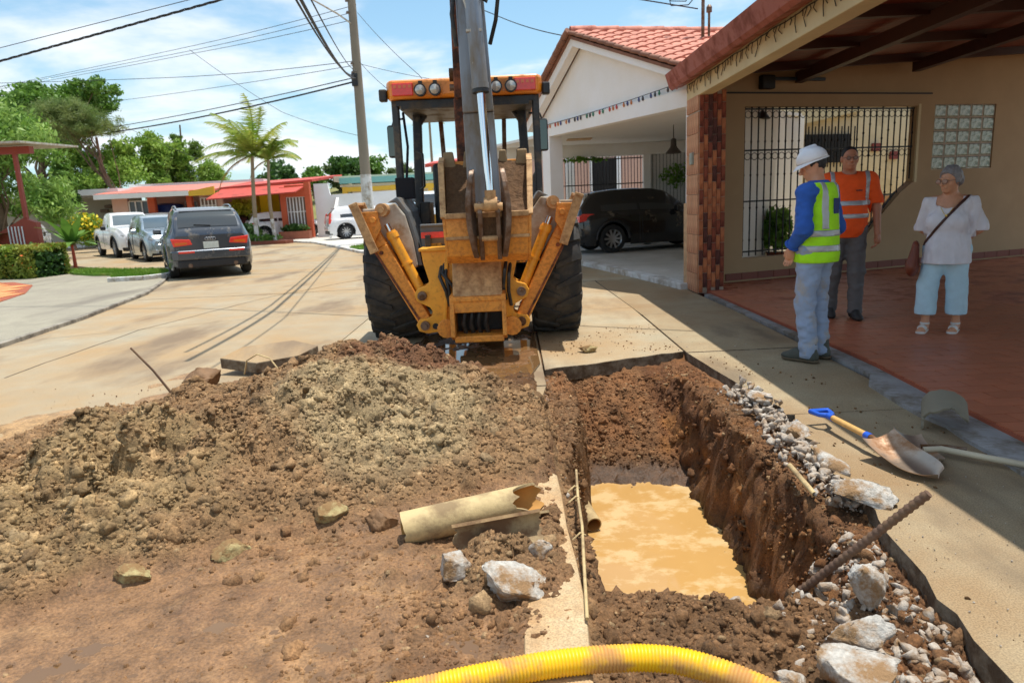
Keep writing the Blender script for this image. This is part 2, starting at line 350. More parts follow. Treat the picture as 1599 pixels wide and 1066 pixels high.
# sink far-left corner and rims under the pavement
rim = np.minimum.reduce([GX - SX0, SX1 - GX, SY1 - GY, GY - SY0]); GZ = np.where(rim < .05, -.14, GZ)
PX = GX.copy(); PY = GY.copy()
gzx = np.gradient(GZ, SD, axis=1); gzy = np.gradient(GZ, SD, axis=0); steep = sstep(.8, 2.2, np.hypot(gzx, gzy))
d1 = fbm(GY * 7, GZ * 9, GX * 3, octv=4, seed=41); d2 = fbm(GY * 28, GZ * 22, GX * 9, octv=3, seed=47)
PX = PX + steep * (.06 * d1 + .028 * d2); PY = PY + steep * .03 * fbm(GX * 9, GZ * 9, GY * 3, octv=3, seed=53)
def soil_colour(x, y, z):
    n1 = fbm(x * 1.7, y * 1.7, octv=4, seed=71); n2 = fbm(x * 7, y * 7, z * 7, octv=3, seed=77)
    c = np.empty(x.shape + (3,)); brown = np.array(lin(140, 109, 75)); c[:] = brown
    def mix(mask, col):
        mask = np.clip(mask, 0, 1)[..., None]; c[:] = c * (1 - mask) + np.array(col) * mask
    pale = np.exp(-(((x + .75) / .62) ** 2 + ((y - 3.75) / .6) ** 2)) * 1.7 + .5 * n2
    mix(sstep(.35, 1.0, pale), lin(160, 138, 102))
    pale2 = np.exp(-(((x + 2.0) / .8) ** 2 + ((y - 3.0) / .75) ** 2)) * 1.3 + .6 * n2
    mix(sstep(.5, 1.1, pale2) * .85, lin(160, 134, 94))
    red = .9 * np.exp(-(((x + .55) / .75) ** 2 + ((y - 4.5) / .32) ** 2)) * 1.3 + .45 * n2
    mix(sstep(.5, 1.0, red), lin(112, 76, 50))
    mix(sstep(.1, .5, n2 + .3 * n1) * .4, lin(112, 78, 48))
    mix(sstep(.25, .6, n1 - .2 * n2) * .3, lin(150, 118, 82))
    flat = (1 - sstep(.04, .10, z)) * (x < .2)
    mix(flat * .9, lin(134, 99, 66)); mix(flat * sstep(.0, .4, n1 + .6 * n2) * .7, lin(114, 82, 55)); mix(flat * sstep(.15, .5, n2 - .4 * n1) * .4, lin(164, 128, 88))
    mix((1 - sstep(-3.3, -2.6, x)) * flat * .6, lin(186, 150, 102))
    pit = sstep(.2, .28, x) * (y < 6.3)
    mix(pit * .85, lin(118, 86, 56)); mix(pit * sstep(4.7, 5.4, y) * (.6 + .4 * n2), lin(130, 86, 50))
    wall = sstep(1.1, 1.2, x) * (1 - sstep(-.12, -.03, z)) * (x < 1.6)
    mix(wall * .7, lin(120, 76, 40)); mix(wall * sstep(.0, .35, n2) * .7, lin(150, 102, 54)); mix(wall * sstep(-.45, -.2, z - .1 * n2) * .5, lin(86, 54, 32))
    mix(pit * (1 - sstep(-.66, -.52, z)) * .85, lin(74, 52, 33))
    chan = (y > 4.9) * (x > -1.3) * (x < .3) * (z < .1)
    mix(chan * .9, lin(120, 86, 54)); mix(chan * sstep(-.1, .3, n1 + .5 * n2) * .8, lin(84, 60, 40))
    return c
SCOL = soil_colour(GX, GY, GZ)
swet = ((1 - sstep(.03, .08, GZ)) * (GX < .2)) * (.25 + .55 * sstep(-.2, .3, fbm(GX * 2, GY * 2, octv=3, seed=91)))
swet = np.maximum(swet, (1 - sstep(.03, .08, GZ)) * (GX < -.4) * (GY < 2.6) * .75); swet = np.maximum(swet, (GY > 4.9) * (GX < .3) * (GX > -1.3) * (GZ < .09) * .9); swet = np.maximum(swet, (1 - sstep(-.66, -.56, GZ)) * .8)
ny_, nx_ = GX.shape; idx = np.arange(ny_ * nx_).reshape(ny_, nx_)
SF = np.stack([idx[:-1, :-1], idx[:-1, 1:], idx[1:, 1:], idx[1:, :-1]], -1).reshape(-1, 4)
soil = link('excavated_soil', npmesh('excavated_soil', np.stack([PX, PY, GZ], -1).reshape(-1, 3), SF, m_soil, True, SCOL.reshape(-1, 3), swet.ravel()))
kind(soil, 'structure')

# clods -----------------------------------------------------------------------
def ico(sub):
    bm = bmesh.new(); bmesh.ops.create_icosphere(bm, subdivisions=sub, radius=1.0)
    v = np.array([p.co[:] for p in bm.verts]); f = np.array([[q.index for q in p.verts] for p in bm.faces]); bm.free(); return v, f
def clod_shapes(sub, k, seed, amp=.95, freq=2.2):
    v, f = ico(sub); out = []
    for i in range(k):
        d = 1 + amp * fbm(v[:, 0] * freq + i * 7.1, v[:, 1] * freq + seed, v[:, 2] * freq, octv=3, seed=seed + i)
        out.append(v * d[:, None] * np.array([1, .6 + .4 * rng.random(), .55 + .35 * rng.random()]))
    return out, f
def rot_mats(n, rs):
    q = rs.normal(size=(n, 4)); q /= np.linalg.norm(q, axis=1)[:, None]; w, x, y, z = q.T
    return np.stack([1 - 2 * (y * y + z * z), 2 * (x * y - z * w), 2 * (x * z + y * w), 2 * (x * y + z * w), 1 - 2 * (x * x + z * z), 2 * (y * z - x * w),
                     2 * (x * z - y * w), 2 * (y * z + x * w), 1 - 2 * (x * x + y * y)], -1).reshape(-1, 3, 3)
def scatter(P, S, shapes, F, rs):
    k = rs.integers(0, len(shapes), len(P)); Rm = rot_mats(len(P), rs); base = np.stack(shapes)[k]
    V = np.einsum('nij,nvj->nvi', Rm, base) * S[:, None, None] + P[:, None, :]
    nv = base.shape[1]; FF = F[None] + (np.arange(len(P)) * nv)[:, None, None]
    return V.reshape(-1, 3), FF.reshape(-1, F.shape[1]), nv
rs = np.random.default_rng(5)
def soil_z(x, y): return soil_height(np.asarray(x, float), np.asarray(y, float))
def clod_field(n, smin, smax, power, sub, seed, dens):
    x = rs.uniform(-3.6, 1.6, n * 5); y = rs.uniform(1.55, 5.9, n * 5); z = soil_z(x, y); keep = rs.random(n * 5) < dens(x, y, z)
    x, y, z = x[keep][:n], y[keep][:n], z[keep][:n]; s = smin + (smax - smin) * rs.random(len(x)) ** power
    sh, f = clod_shapes(sub, 14, seed); P = np.stack([x, y, z - s * .25], -1); V, F, nv = scatter(P, s, sh, f, rs)
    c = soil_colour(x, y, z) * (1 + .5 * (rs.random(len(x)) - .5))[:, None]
    pick = rs.random(len(x)) < .06; c[pick] = c[pick] * .5 + np.array(lin(176, 150, 112)) * .5
    return V, F, np.repeat(c, nv, 0)
def dens(x, y, z):
    n = fbm(x * 2.3, y * 2.3, octv=3, seed=201)
    heap = sstep(.04, .13, z) * (.55 + .45 * sstep(-.2, .3, n)); flat = (z <= .08) * (x < .2) * (x > -2.6) * (.10 + .25 * sstep(-.05, .4, n + .3 * (x + .9))) * (.2 + .8 * np.maximum(sstep(-1.0, -.4, x), sstep(2.3, 2.8, y)))
    pit = (x > .22) * (z > -.62) * (.5 + .4 * n); back = y > np.interp(x, CREST[:, 0], CREST[:, 1]) + .12; return np.clip(np.maximum(np.maximum(heap, flat), pit), 0, 1) * (y > 1.5) * np.where(back & (x < .2), .12, 1)
for nm, n, a, b_, pw, sub, sd in (('soil_clods', 4000, .010, .046, 3.4, 2, 301), ('soil_crumbs', 66000, .004, .019, 2.6, 1, 401)):
    V, F, C = clod_field(n, a, b_, pw, sub, sd, dens)
    o = link(nm, npmesh(nm, V, F, m_clod, False, C, np.zeros(len(V)))); kind(o, 'stuff')
    tag(o, 'loose brown soil crumbs scattered over the heap and pit' if sub == 1 else 'lumpy brown soil clods covering the heap and pit sides', 'soil')

def spill(n, box, sd, smax=.009):
    r = np.random.default_rng(sd); x = r.uniform(box[0], box[2], n); y = r.uniform(box[1], box[3], n); k = r.random(n) < np.clip(.25 + 1.1 * fbm(x * 2.2, y * 2.2, octv=3, seed=sd), 0, 1); x, y = x[k], y[k]
    s_ = .002 + smax * r.random(len(x)) ** 3.5; return x, y, s_
sx_, sy_, ss_ = [np.concatenate(q) for q in zip(spill(2000, (1.42, 1.2, 2.5, 6.4), 1), spill(1600, (.3, 6.2, 2.0, 7.6), 2), spill(500, (-4.2, 4.6, -1.4, 6.0), 3, .007), spill(200, (-4.6, 3.0, -3.4, 5), 4, .006))]
sh_, sf_ = clod_shapes(1, 10, 501); kk_ = soil_z(sx_, sy_) < 0.005; sx_, sy_, ss_ = sx_[kk_], sy_[kk_], ss_[kk_]
ed_ = np.interp(sy_, [.3, 1.9, 2.5, 3.05, 4.2, 6.1, 6.11, 9], [1.38, 1.42, 1.52, 1.66, 1.78, 1.62, .3, .3]); kk_ = (sx_ > ed_ + .03) | (sx_ < -1); sx_, sy_, ss_ = sx_[kk_], sy_[kk_], ss_[kk_]
V, F, nv = scatter(np.stack([sx_, sy_, ss_ * .3 + .001], -1), ss_, sh_, sf_, rs); C = np.repeat(np.array(lin(132, 100, 66)) * (.7 + .6 * rs.random(len(sx_)))[:, None], nv, 0)
o = link('spilled_soil', npmesh('spilled_soil', V, F, m_clod, False, C, np.zeros(len(V)))); kind(o, 'stuff'); tag(o, 'fine soil crumbs spilled on the concrete around the pit and heap', 'soil')

# pit water -------------------------------------------------------------------
m_water = M('muddy_pit_water', lin(184, 144, 86), .05, var=.05, scale=1.6, dirt=lin(200, 170, 122), damt=.40, dscale=5.0, dsoft=.12, drough=.2, spec=.5, detail=4, stretch=(1, 1.3, 1))
wt = MB(); wt.prism([(.2, 2.6), (1.5, 2.6), (1.5, 5.3), (.2, 5.3)], 'z', -.74, -.70)
kind(wt.build('pit_water', m_water), 'structure')

m_pud = M('brown_puddle', lin(112, 84, 54), .04, var=.1, scale=2, spec=.6)
def puddle(pts, z):
    q = MB(); q.prism(pts, 'z', z - .01, z); kind(q.build('puddle', m_pud), 'structure')
puddle([(-1.05, 5.5), (-.5, 5.15), (.1, 5.3), (.24, 5.9), (.24, 7.3), (.0, 7.9), (-.6, 8.0), (-.95, 7.4)], .020)
puddle([(-1.9, 1.2), (-.2, 1.2), (-.15, 2.0), (-.6, 2.35), (-1.3, 2.2), (-1.8, 1.9)], .011)
# ------------------------------------------------------------------ ground, street, slabs, kerbs
def sheet(name, poly, z, t, mat, bevel=0):
    mb = MB(); mb.prism(poly, 'z', z - t, z); o = mb.build(name, mat, bevel=bevel); return o
gr = MB()
for (x0, y0, x1, y1) in ((-900, SY1, 900, 1500), (-900, -60, 900, SY0), (-900, SY0, SX0, SY1), (SX1, SY0, 900, SY1)):
    gr.add([(x0, y0, -.14), (x1, y0, -.14), (x1, y1, -.14), (x0, y1, -.14)], [(0, 1, 2, 3)])
kind(gr.build('ground', m_earth), 'structure')
def jag(p, q, n, a, seed):
    r = random.Random(seed); out = []
    for i in range(n):
        t = i / n; out.append((p[0] + (q[0] - p[0]) * t + (r.uniform(-a, a) if i else 0), p[1] + (q[1] - p[1]) * t + (r.uniform(-a, a) if i else 0)))
    return out
pave = thing('pavement', (2.1, 4, 0)); kind(pave, 'structure')
def slab(poly, mat, z=0.0):
    mb = MB(); mb.prism(poly, 'z', z - .125, z); mb.m = [0, 0] + [1] * len(poly); return mb.build('slab', [mat, m_broken_dark], pave, bevel=.004, segs=1)
e1 = jag((1.36, .3), (1.40, 1.9), 6, .02, 1) + jag((1.40, 1.9), (1.50, 2.5), 5, .018, 2) + jag((1.5, 2.5), (1.62, 3.05), 5, .02, 3) + jag((1.62, 3.05), (1.74, 4.2), 18, .065, 4)
slab([(2.68, .3), (2.64, 4.19)] + [(1.74, 4.19)] + e1[::-1], m_apron)
e2 = jag((1.74, 4.205), (1.70, 4.86), 12, .06, 5) + jag((1.70, 4.86), (1.6, 6.10), 6, .004, 6)
slab([(2.64, 4.205), (2.70, 6.10), (1.6, 6.10)] + e2[::-1], m_apron, -.002)
slab([(1.6, 6.115), (2.70, 6.115), (2.76, 8.3), (1.62, 8.3)], m_apron, .001)
slab([(1.62, 8.315), (2.76, 8.315), (2.74, 10.4), (2.45, 12.15), (1.55, 12.15)], m_apron, -.001)
e3 = jag((.27, 5.70), (1.585, 6.17), 12, .02, 8)
slab(e3 + [(1.585, 6.17), (1.605, 8.9), (.3, 8.9)], m_slab, .0)
slab([(.3, 8.915), (1.605, 8.915), (1.53, 12.15), (.32, 12.15)], m_slab, -.002)
slab([(-1.9, 5.2), (.255, 5.2), (.285, 12.15), (-1.9, 12.15)], m_slab, -.001)
slab([(.32, 12.165), (2.44, 12.165), (1.5, 16.3), (.9, 19), (.34, 19)], m_slab, .001)
# the strip of old kerb between mud flat and pit
st = MB(); st.prism([(-.02, .6), (.19, .6)] + jag((.19, .6), (.22, 3.35), 9, .018, 12)[1:] + [(.2, 3.3), (.12, 3.42), (.05, 3.3)] + jag((.02, 3.2), (-.02, .6), 7, .012, 13), 'z', -.12, .035)
kerbstrip = st.build('concrete_strip', concrete('strip_concrete', lin(186, 168, 134), lin(172, 132, 86), lin(140, 108, 74), sc=3, amt=.5), bevel=.012)
tag(kerbstrip, 'broken strip of old concrete between the mud and the pit', 'concrete strip')
# street: runs past the excavator and bends left
LK = [(-5.55, .3), (-5.85, 4), (-6.15, 8.1), (-6.45, 10.2), (-7.12, 13.4), (-7.9, 15.6), (-8.45, 17.0), (-8.9, 18.3), (-9.3, 19.2), (-10.2, 19.9), (-12, 21.0), (-18.5, 27.6), (-30, 40.5), (-46, 57)]
RK = [(-36, 58), (-21, 46.2), (-13, 38.6), (-9.45, 33.7), (-6.9, 28), (-5.2, 24), (-3.0, 20.5), (.3, 19), (.3, 12), (-1.915, 12.0), (-1.915, 5.19), (.25, 5.19), (-.03, 3.3), (-.03, .3)]
street = kind(sheet('street', LK + RK, -.006, .12, m_road), 'structure')
m_joint = M('dark_joint', lin(104, 92, 74), .9, var=.3, scale=12)
for K in ([(-6.9, 12.6), (-4.5, 12.5), (-2, 12.7), (.2, 12.4)], [(-4.9, 6.4), (-4.95, 9), (-4.3, 12), (-3.3, 14.2), (-2.2, 15.6), (-1.2, 16.3)], [(-8.6, 17.4), (-5, 17.0), (-2, 16.8)]):
    q = MB(); rj = random.Random(len(K)); C_ = []
    for a, b_ in zip(K[:-1], K[1:]):
        for k in range(8): C_.append(Vector((a[0] + (b_[0] - a[0]) * k / 8 + rj.uniform(-.02, .02), a[1] + (b_[1] - a[1]) * k / 8 + rj.uniform(-.02, .02), -.0035)))
    for a, b_ in zip(C_[:-1], C_[1:]): q.bar(a, b_, rj.uniform(.006, .018), .002)
    q.build('joint', m_joint, street)
# sidewalk on the left with its gutter edge and lawn bulb
SWo = [(-40, .3), (-5.62, .3)] + [(x - .07, y) for x, y in LK[1:10]] + [(-12.4, 20.4), (-19, 27), (-30.8, 39.5), (-60, 52)]
kind(sheet('sidewalk', SWo, .035, .15, m_walk), 'structure')
kb = MB()
LKs = [(x - .035, y) for x, y in LK[:9]]
for i in range(len(LKs) - 1):
    a, b_ = Vector((*LKs[i], -.02)), Vector((*LKs[i + 1], -.02)); kb.bar(a, b_, .075, .14)
kind(kb.build('gutter_edge', m_kerb, bevel=.01), 'structure')
# far side: white walk and its kerb
FW = [(-3.0, 20.55), (-5.15, 24.1), (-6.85, 28.1), (-9.4, 33.8), (-12.95, 38.7), (-20.9, 46.4), (-30, 53), (-30, 62), (12, 62), (12, 20.55)]
kind(sheet('far_sidewalk', FW, .06, .16, m_drive), 'structure')
fk = MB()
for i in range(5): fk.bar((*FW[i], .0), (*FW[i + 1], .0), .16, .16)
kind(fk.build('far_kerb', m_whitekerb, bevel=.015), 'structure')
# ------------------------------------------------------------------ backhoe seen from the rear
m_yel = M('machine_yellow_paint', lin(240, 168, 50), .4, var=.14, scale=5, dirt=lin(190, 124, 50), damt=.2, dscale=26, dsoft=.22, bump=.12, bscale=60)
m_yelworn = M('worn_yellow_paint', lin(230, 150, 54), .46, var=.16, scale=4, dirt=lin(164, 98, 46), damt=.28, dscale=30, dsoft=.3, bump=.2, bscale=60)
m_tan = M('scraped_dusty_steel', lin(206, 164, 112), .65, var=.22, scale=8, dirt=lin(120, 76, 44), damt=.34, dscale=14, dsoft=.4, bump=.3, bscale=70)
m_roof_o = M('cab_roof_orange', lin(238, 140, 34), .35, var=.08, scale=4, dirt=lin(150, 92, 40), damt=.3, dscale=5, coat=.3)
m_rustboom = M('rusty_boom', lin(140, 78, 46), .75, var=.3, scale=6, dirt=lin(66, 46, 38), damt=.5, dscale=9, bump=.25)
m_gsteel = M('grey_painted_steel', lin(132, 138, 146), .36, .25, var=.14, scale=5, dirt=lin(128, 116, 98), damt=.42, dscale=3, stretch=(1, 1, .3))
m_bsteel = M('bare_dark_steel', lin(124, 106, 92), .42, .6, var=.2, scale=9, dirt=lin(112, 78, 50), damt=.5, dscale=7)
m_chrome = M('chrome_rod', lin(225, 228, 232), .08, 1.0, var=.02)
m_blk = M('black_plastic', lin(30, 32, 34), .45, var=.2, scale=8, dirt=lin(88, 78, 64), damt=.3, dscale=5)
m_post = M('cab_post_paint', lin(40, 42, 46), .38, var=.15, scale=8, dirt=lin(110, 98, 80), damt=.3, dscale=6)
m_rub = M('tyre_rubber', lin(46, 46, 46), .8, var=.25, scale=6, dirt=lin(96, 86, 72), damt=.28, dscale=4.5, dsoft=.3, bump=.3, bscale=40)
m_fend = M('fender_light_grey', lin(186, 182, 170), .5, var=.1, scale=4, dirt=lin(150, 130, 104), damt=.42, dscale=5)
m_dgrey = M('console_dark_grey', lin(98, 104, 108), .5, var=.12, scale=6, dirt=lin(116, 102, 84), damt=.38, dscale=5)
m_redl = M('red_lens', (.85, .05, .03), .18, var=.15, scale=30, coat=.5)
m_orl = M('orange_lens', (.75, .16, .02), .2, var=.1, coat=.5)
m_lamp = M('lamp_glass', lin(190, 188, 180), .12, .4, var=.2, scale=20)
m_yplate = M('yellow_plate', lin(206, 160, 62), .5, var=.15, scale=40, dirt=lin(120, 84, 40), damt=.35, dscale=40)
m_mirror = M('mirror_glass', lin(96, 96, 92), .06, 1.0, var=.02)
m_wetsoil = M('bucket_soil', lin(104, 76, 50), .95, var=.35, scale=20, bump=1.0, bscale=30, bdist=.03)
m_hiviz = M('hi_viz_yellow', lin(198, 240, 30), .7, var=.05)

BX = -.37
bh = thing('backhoe', (BX, 7.62, 0), 0, 'dusty yellow backhoe seen from the rear with bucket raised behind the pit', 'backhoe')
ORG[bh.name] = Vector((0, 7.62, 0))        # the parts below use x measured from the machine's centre line
def bp(mb, name, mat, parent=None, **k):
    return mb.build(name, mat, parent or bh, **k)
def tyre(r, w, lugs, name_r=.55):
    mb = MB(); hw = w / 2
    mb.lathe([(r * .55, -hw * .82), (r * .72, -hw * .98), (r * .90, -hw), (r * .955, -hw * .86), (r * .965, 0), (r * .955, hw * .86), (r * .90, hw), (r * .72, hw * .98), (r * .55, hw * .82)], 48, axis='x', caps=False)
    for i in range(lugs):
        for sd in (-1, 1):
            a = 2 * math.pi * (i + (.5 if sd > 0 else 0)) / lugs; da = .16
            def P(x, an, rr): return (x, rr * math.cos(an), rr * math.sin(an))
            sec = []
            for x, aa, wd, r0, r1 in ((sd * -.02, a + da, .045, .955, 1.0), (sd * hw * .55, a + da * .35, .055, .955, 1.0), (sd * hw * .98, a, .065, .92, .985), (sd * hw * 1.03, a - .01, .06, .78, .90)):
                sec.append([P(x, aa - wd, r * r0 - .02), P(x, aa + wd, r * r0 - .02), P(x, aa + wd * .8, r * r1), P(x, aa - wd * .8, r * r1)])
            n = len(sec); vs = [p for s_ in sec for p in s_]
            fs = [(k * 4 + j, k * 4 + (j + 1) % 4, (k + 1) * 4 + (j + 1) % 4, (k + 1) * 4 + j) for k in range(n - 1) for j in range(4)] + [(3, 2, 1, 0), tuple(range(4 * n - 4, 4 * n))]
            mb.add(vs, fs)
    return mb
def rim(r, w):
    mb = MB(); hw = w / 2
    mb.lathe([(r * .58, -hw * .8), (r * .55, -hw * .6), (r * .5, -hw * .3), (r * .16, -hw * .25), (r * .15, -hw * .45), (.02, -hw * .45), (.02, hw * .45), (r * .15, hw * .45), (r * .16, hw * .25), (r * .5, hw * .3), (r * .55, hw * .6), (r * .58, hw * .8)], 32, axis='x')
    return mb
tm = tyre(.67, .50, 19).mesh('tyre', m_rub, 35); rm = rim(.67, .5).mesh('rim', m_yelworn, 35)
tf = tyre(.46, .32, 15).mesh('tyre_front', m_rub, 35); rf = rim(.46, .32).mesh('rim_front', m_yelworn, 35)
for x, y, r, a, b_ in ((-.87, 0, .67, tm, rm), (.87, 0, .67, tm, rm), (-.8, 2.15, .46, tf, rf), (.8, 2.15, .46, tf, rf)):
    w = bpy.data.objects.new('wheel', b_); COL.objects.link(w); w.parent = bh; w.location = (x, y, r - .015)
    t_ = link('tyre', a, w); t_.rotation_euler = (rng.uniform(0, 1), 0, 0)
ax = MB(); ax.tube([(-.8, 7.62, .66), (.8, 7.62, .66)], .11, 12); ax.box((0, 7.62, .70), (.5, .4, .42)); ax.tube([(-.7, 9.55, .45), (.7, 9.55, .45)], .08, 10); ax.box((0, 8.6, .75), (.5, 2.6, .4))
bp(ax, 'axle', m_blk, bevel=.01)
# rear frame plates with lugs
half = [(.10, 1.0), (.47, 1.0), (.455, .88), (.43, .78), (.41, .70), (.45, .665), (.53, .64), (.565, .58), (.54, .51), (.47, .475), (.42, .45), (.395, .41), (.405, .365), (.45, .34), (.53, .335), (.565, .28), (.54, .215), (.46, .19), (.36, .20), (.30, .24), (.20, .25), (.17, .45), (.13, .56), (.09, .70), (.10, .86)]
fr = MB()
for s_ in (-1, 1):
    pl = [(s_ * x, z) for x, z in half]; pl = pl if s_ < 0 else pl[::-1]
    fr.prism(pl, 'y', 6.650, 6.700); fr.prism(pl, 'y', 6.870, 6.920)
    fr.box((s_ * .30, 6.800, .62), (.03, .24, .72)); fr.bar((s_ * .28, 6.630, .25), (s_ * .22, 6.630, .98), .035, .04, up=(0, 1, 0))
fr.box((0, 6.800, 1.012), (.98, .36, .03)); fr.box((0, 7.050, .62), (.62, .3, .5))
bp(fr, 'rear_frame', m_yel, bevel=.008)
for s_ in (-1, 1):
    for x, z in ((.485, .57), (.475, .275)):
        p = MB(); p.lathe([(.045, 6.605), (.045, 6.650)], 16, (s_ * x, 0, z), 'y'); p.lathe([(.024, 6.585), (.024, 6.610)], 6, (s_ * x, 0, z), 'y'); bp(p, 'pivot_pin', m_bsteel, smooth=40)
    h_ = MB(); h_.lathe([(.03, 6.640), (.03, 6.652)], 16, (s_ * .375, 0, .262), 'y'); bp(h_, 'lug_hole', m_blk)
# swing post and boom foot
sp = MB(); sp.prism([(6.270, .56), (6.310, .58), (6.470, .93), (6.700, .93), (6.700, .56)], 'x', -.16, .30); bp(sp, 'swing_post', m_tan, bevel=.012)
lp = MB(); lp.box((.07, 6.290, .565), (.50, .10, .045)); lp.box((.07, 6.270, .50), (.46, .03, .12)); bp(lp, 'swing_lip', m_yelworn, bevel=.008)
for x in (-.17, .31):
    ck = MB(); ck.prism([(6.250, .60), (6.210, .22), (6.350, .17), (6.700, .2), (6.700, .6)], 'x', x - .02, x + .02)
    xx = x + (.07 if x > 0 else -.07); ck.bar((x, 6.4, .28), (xx, 6.4, .28), .05, .05); ck.lathe([(.09, 6.350), (.09, 6.410)], 14, (xx, 0, .28), 'y'); bp(ck, 'swing_cheek', m_yelworn, bevel=.006)

ib = MB(); ib.box((.07, 6.650, .32), (.44, .1, .44)); bp(ib, 'swing_dark_inside', m_blk)  # black box standing in for the shade inside the open channel
for i, x in enumerate((-.07, .0, .07, .14)):
    h_ = MB(); h_.tube([(x, 6.470, .60), (x + .01, 6.370, .45), (x - .01, 6.350, .32), (x + .015, 6.450, .18)], .022, 8); bp(h_, 'hydraulic_hose', m_blk, smooth=60)
for k, (x0, z0, x1, z1) in enumerate(((-.24, .92, -.14, .50), (-.21, .95, -.19, .42), (-.27, .90, -.22, .46), (.36, .92, .33, .5), (.40, .90, .38, .44))):
    h_ = MB(); h_.tube([(x0, 6.70, z0), (x0 - .03, 6.60, (z0 * 2 + z1) / 3), (x1 - .02, 6.55, (z0 + z1 * 2) / 3), (x1, 6.64, z1)], .018, 8); bp(h_, 'hydraulic_hose', m_blk, smooth=60)
lw = MB(); lw.box((.07, 6.400, .19), (.46, .32, .06)); bp(lw, 'swing_base', m_yelworn, bevel=.01)
# stabilisers
for s_ in (-1, 1):
    ar = MB(); A0 = Vector((s_ * .475, 6.780, .28)); A1 = Vector((s_ * .87, 6.780, 1.05)); A2 = Vector((s_ * .95, 6.780, 1.24))
    ar.bar(A0, A1, .13, .15, up=(0, 1, 0), w2=.15, h2=.15); ar.bar(A1, A2, .15, .13, up=(0, 1, 0), w2=.10, h2=.12)
    arm = bp(ar, 'stabiliser_arm', m_yelworn, bevel=.012)
    fl = MB(); o_ = Vector((s_ * .055, 0, -.03)); fl.bar(A0 + o_ + Vector((0, -.078, .06)), A1 + o_ + Vector((0, -.078, 0)), .022, .012, up=(0, 1, 0)); fl.lathe([(.02, 6.690), (.02, 6.703)], 12, (s_ * .86, 0, 1.0), 'y'); bp(fl, 'arm_flange', m_rustboom, arm)
    cy = MB(); c0 = Vector((s_ * .50, 6.780, .58)); c1 = Vector((s_ * .80, 6.780, 1.27)); cy.tube([c0, c0.lerp(c1, .90)], .050, 16); cy.tube([c0.lerp(c1, .42), c0.lerp(c1, .45)], .06, 16); cy.tube([c0.lerp(c1, .80), c0.lerp(c1, .87)], .06, 16)
    c_ = bp(cy, 'stabiliser_cylinder', m_yel, smooth=40)
    rd = MB(); rd.tube([c0.lerp(c1, .85), c1], .03, 12); bp(rd, 'cylinder_rod', m_chrome, c_, smooth=60)
    # folded foot pad standing on edge with gussets
    P0 = Vector((s_ * 1.10, 6.780, 1.47)); P1 = Vector((s_ * .93, 6.780, 1.0)); d_ = (P1 - P0).normalized(); nrm = Vector((d_.z, 0, -d_.x)) * s_
    if nrm.x * s_ < 0: nrm = -nrm
    pd = MB(); pd.bar(P0, P1, .40, .03, up=nrm); pd.bar(P0 + nrm * -.02, P0 + d_ * .03 + nrm * -.02, .42, .07, up=nrm); pd.bar(P1 - d_ * .03 - nrm * .02, P1 - nrm * .02, .42, .07, up=nrm)
    for yy in (-.19, .19): pd.bar(P0 + Vector((0, yy, 0)) - nrm * .03, P1 + Vector((0, yy, 0)) - nrm * .03, .022, .08, up=nrm)
    foot = bp(pd, 'stabiliser_foot', m_tan, bevel=.006)
    gs = MB()
    for yy in (6.670, 6.890):
        poly = [P0 + d_ * .08, P1 - d_ * .05, P0.lerp(P1, .62) - nrm * .17, P0.lerp(P1, .3) - nrm * .20]
        q = [(p.x, p.z) for p in poly]; gs.prism(q, 'y', yy - .011, yy + .011)
    gs.tube([P0.lerp(P1, .42) - nrm * .13 + Vector((0, -.15, 0)), P0.lerp(P1, .42) - nrm * .13 + Vector((0, .15, 0))], .03, 12)
    bp(gs, 'foot_gusset', m_yelworn, foot, bevel=.005)
    kn = MB(); K = P0.lerp(P1, .30) - nrm * .235; kn.lathe([(.062, 6.690), (.062, 6.870)], 18, (K.x, 0, K.z), 'y'); kn.lathe([(.03, 6.660), (.03, 6.900)], 12, (K.x, 0, K.z), 'y'); bp(kn, 'foot_pivot', m_tan, foot, smooth=40)
# bucket curled upwards, full of soil
BCX, BW = .20, .365
prof = [(6.12, 1.33), (6.10, 1.12), (6.13, .97), (6.24, .90), (6.42, .92), (6.56, 1.05), (6.62, 1.3), (6.64, 1.6), (6.65, 1.82)]
def shell(pr, th):
    out = []
    for i, (y, z) in enumerate(pr):
        a = Vector(pr[max(i - 1, 0)]); b_ = Vector(pr[min(i + 1, len(pr) - 1)]); t_ = (b_ - a).normalized(); nn = Vector((-t_.y, t_.x)); out.append((y + nn.x * th, z + nn.y * th))
    return out
bk = MB(); inner = shell(prof, .025); bk.prism(prof + inner[::-1], 'x', BCX - BW, BCX + BW)
bucket = bp(bk, 'bucket', m_yelworn, bevel=.008)
for s_ in (-1, 1):
    sd = MB(); xx = BCX + s_ * (BW + .012); sd.prism(prof + [(6.42, 1.78), (6.28, 1.56)], 'x', xx - .013, xx + .013); bp(sd, 'side_plate', m_yelworn, bucket, bevel=.006)
    ce = MB(); pts = [(6.10, 1.31), (6.27, 1.55), (6.42, 1.78), (6.62, 1.85)]
    for a, b_ in zip(pts[:-1], pts[1:]): ce.bar((xx, *a), (xx, *b_), .05, .035)
    bp(ce, 'side_cutter', m_tan, bucket, bevel=.006)
rimb = MB(); rimb.box((BCX, 6.105, 1.325), (BW * 2, .045, .05)); rimb.box((BCX, 6.092, 1.13), (BW * 2 + .02, .02, .03)); bp(rimb, 'bucket_rim', m_tan, bucket, bevel=.008)
rc = MB(); rc.box((.22, 6.095, 1.24), (.25, .012, .20)); bp(rc, 'dark_recess_panel', m_wetsoil, bucket, bevel=.004)  # thin dark panel standing in for the shaded recess between the hinge ears
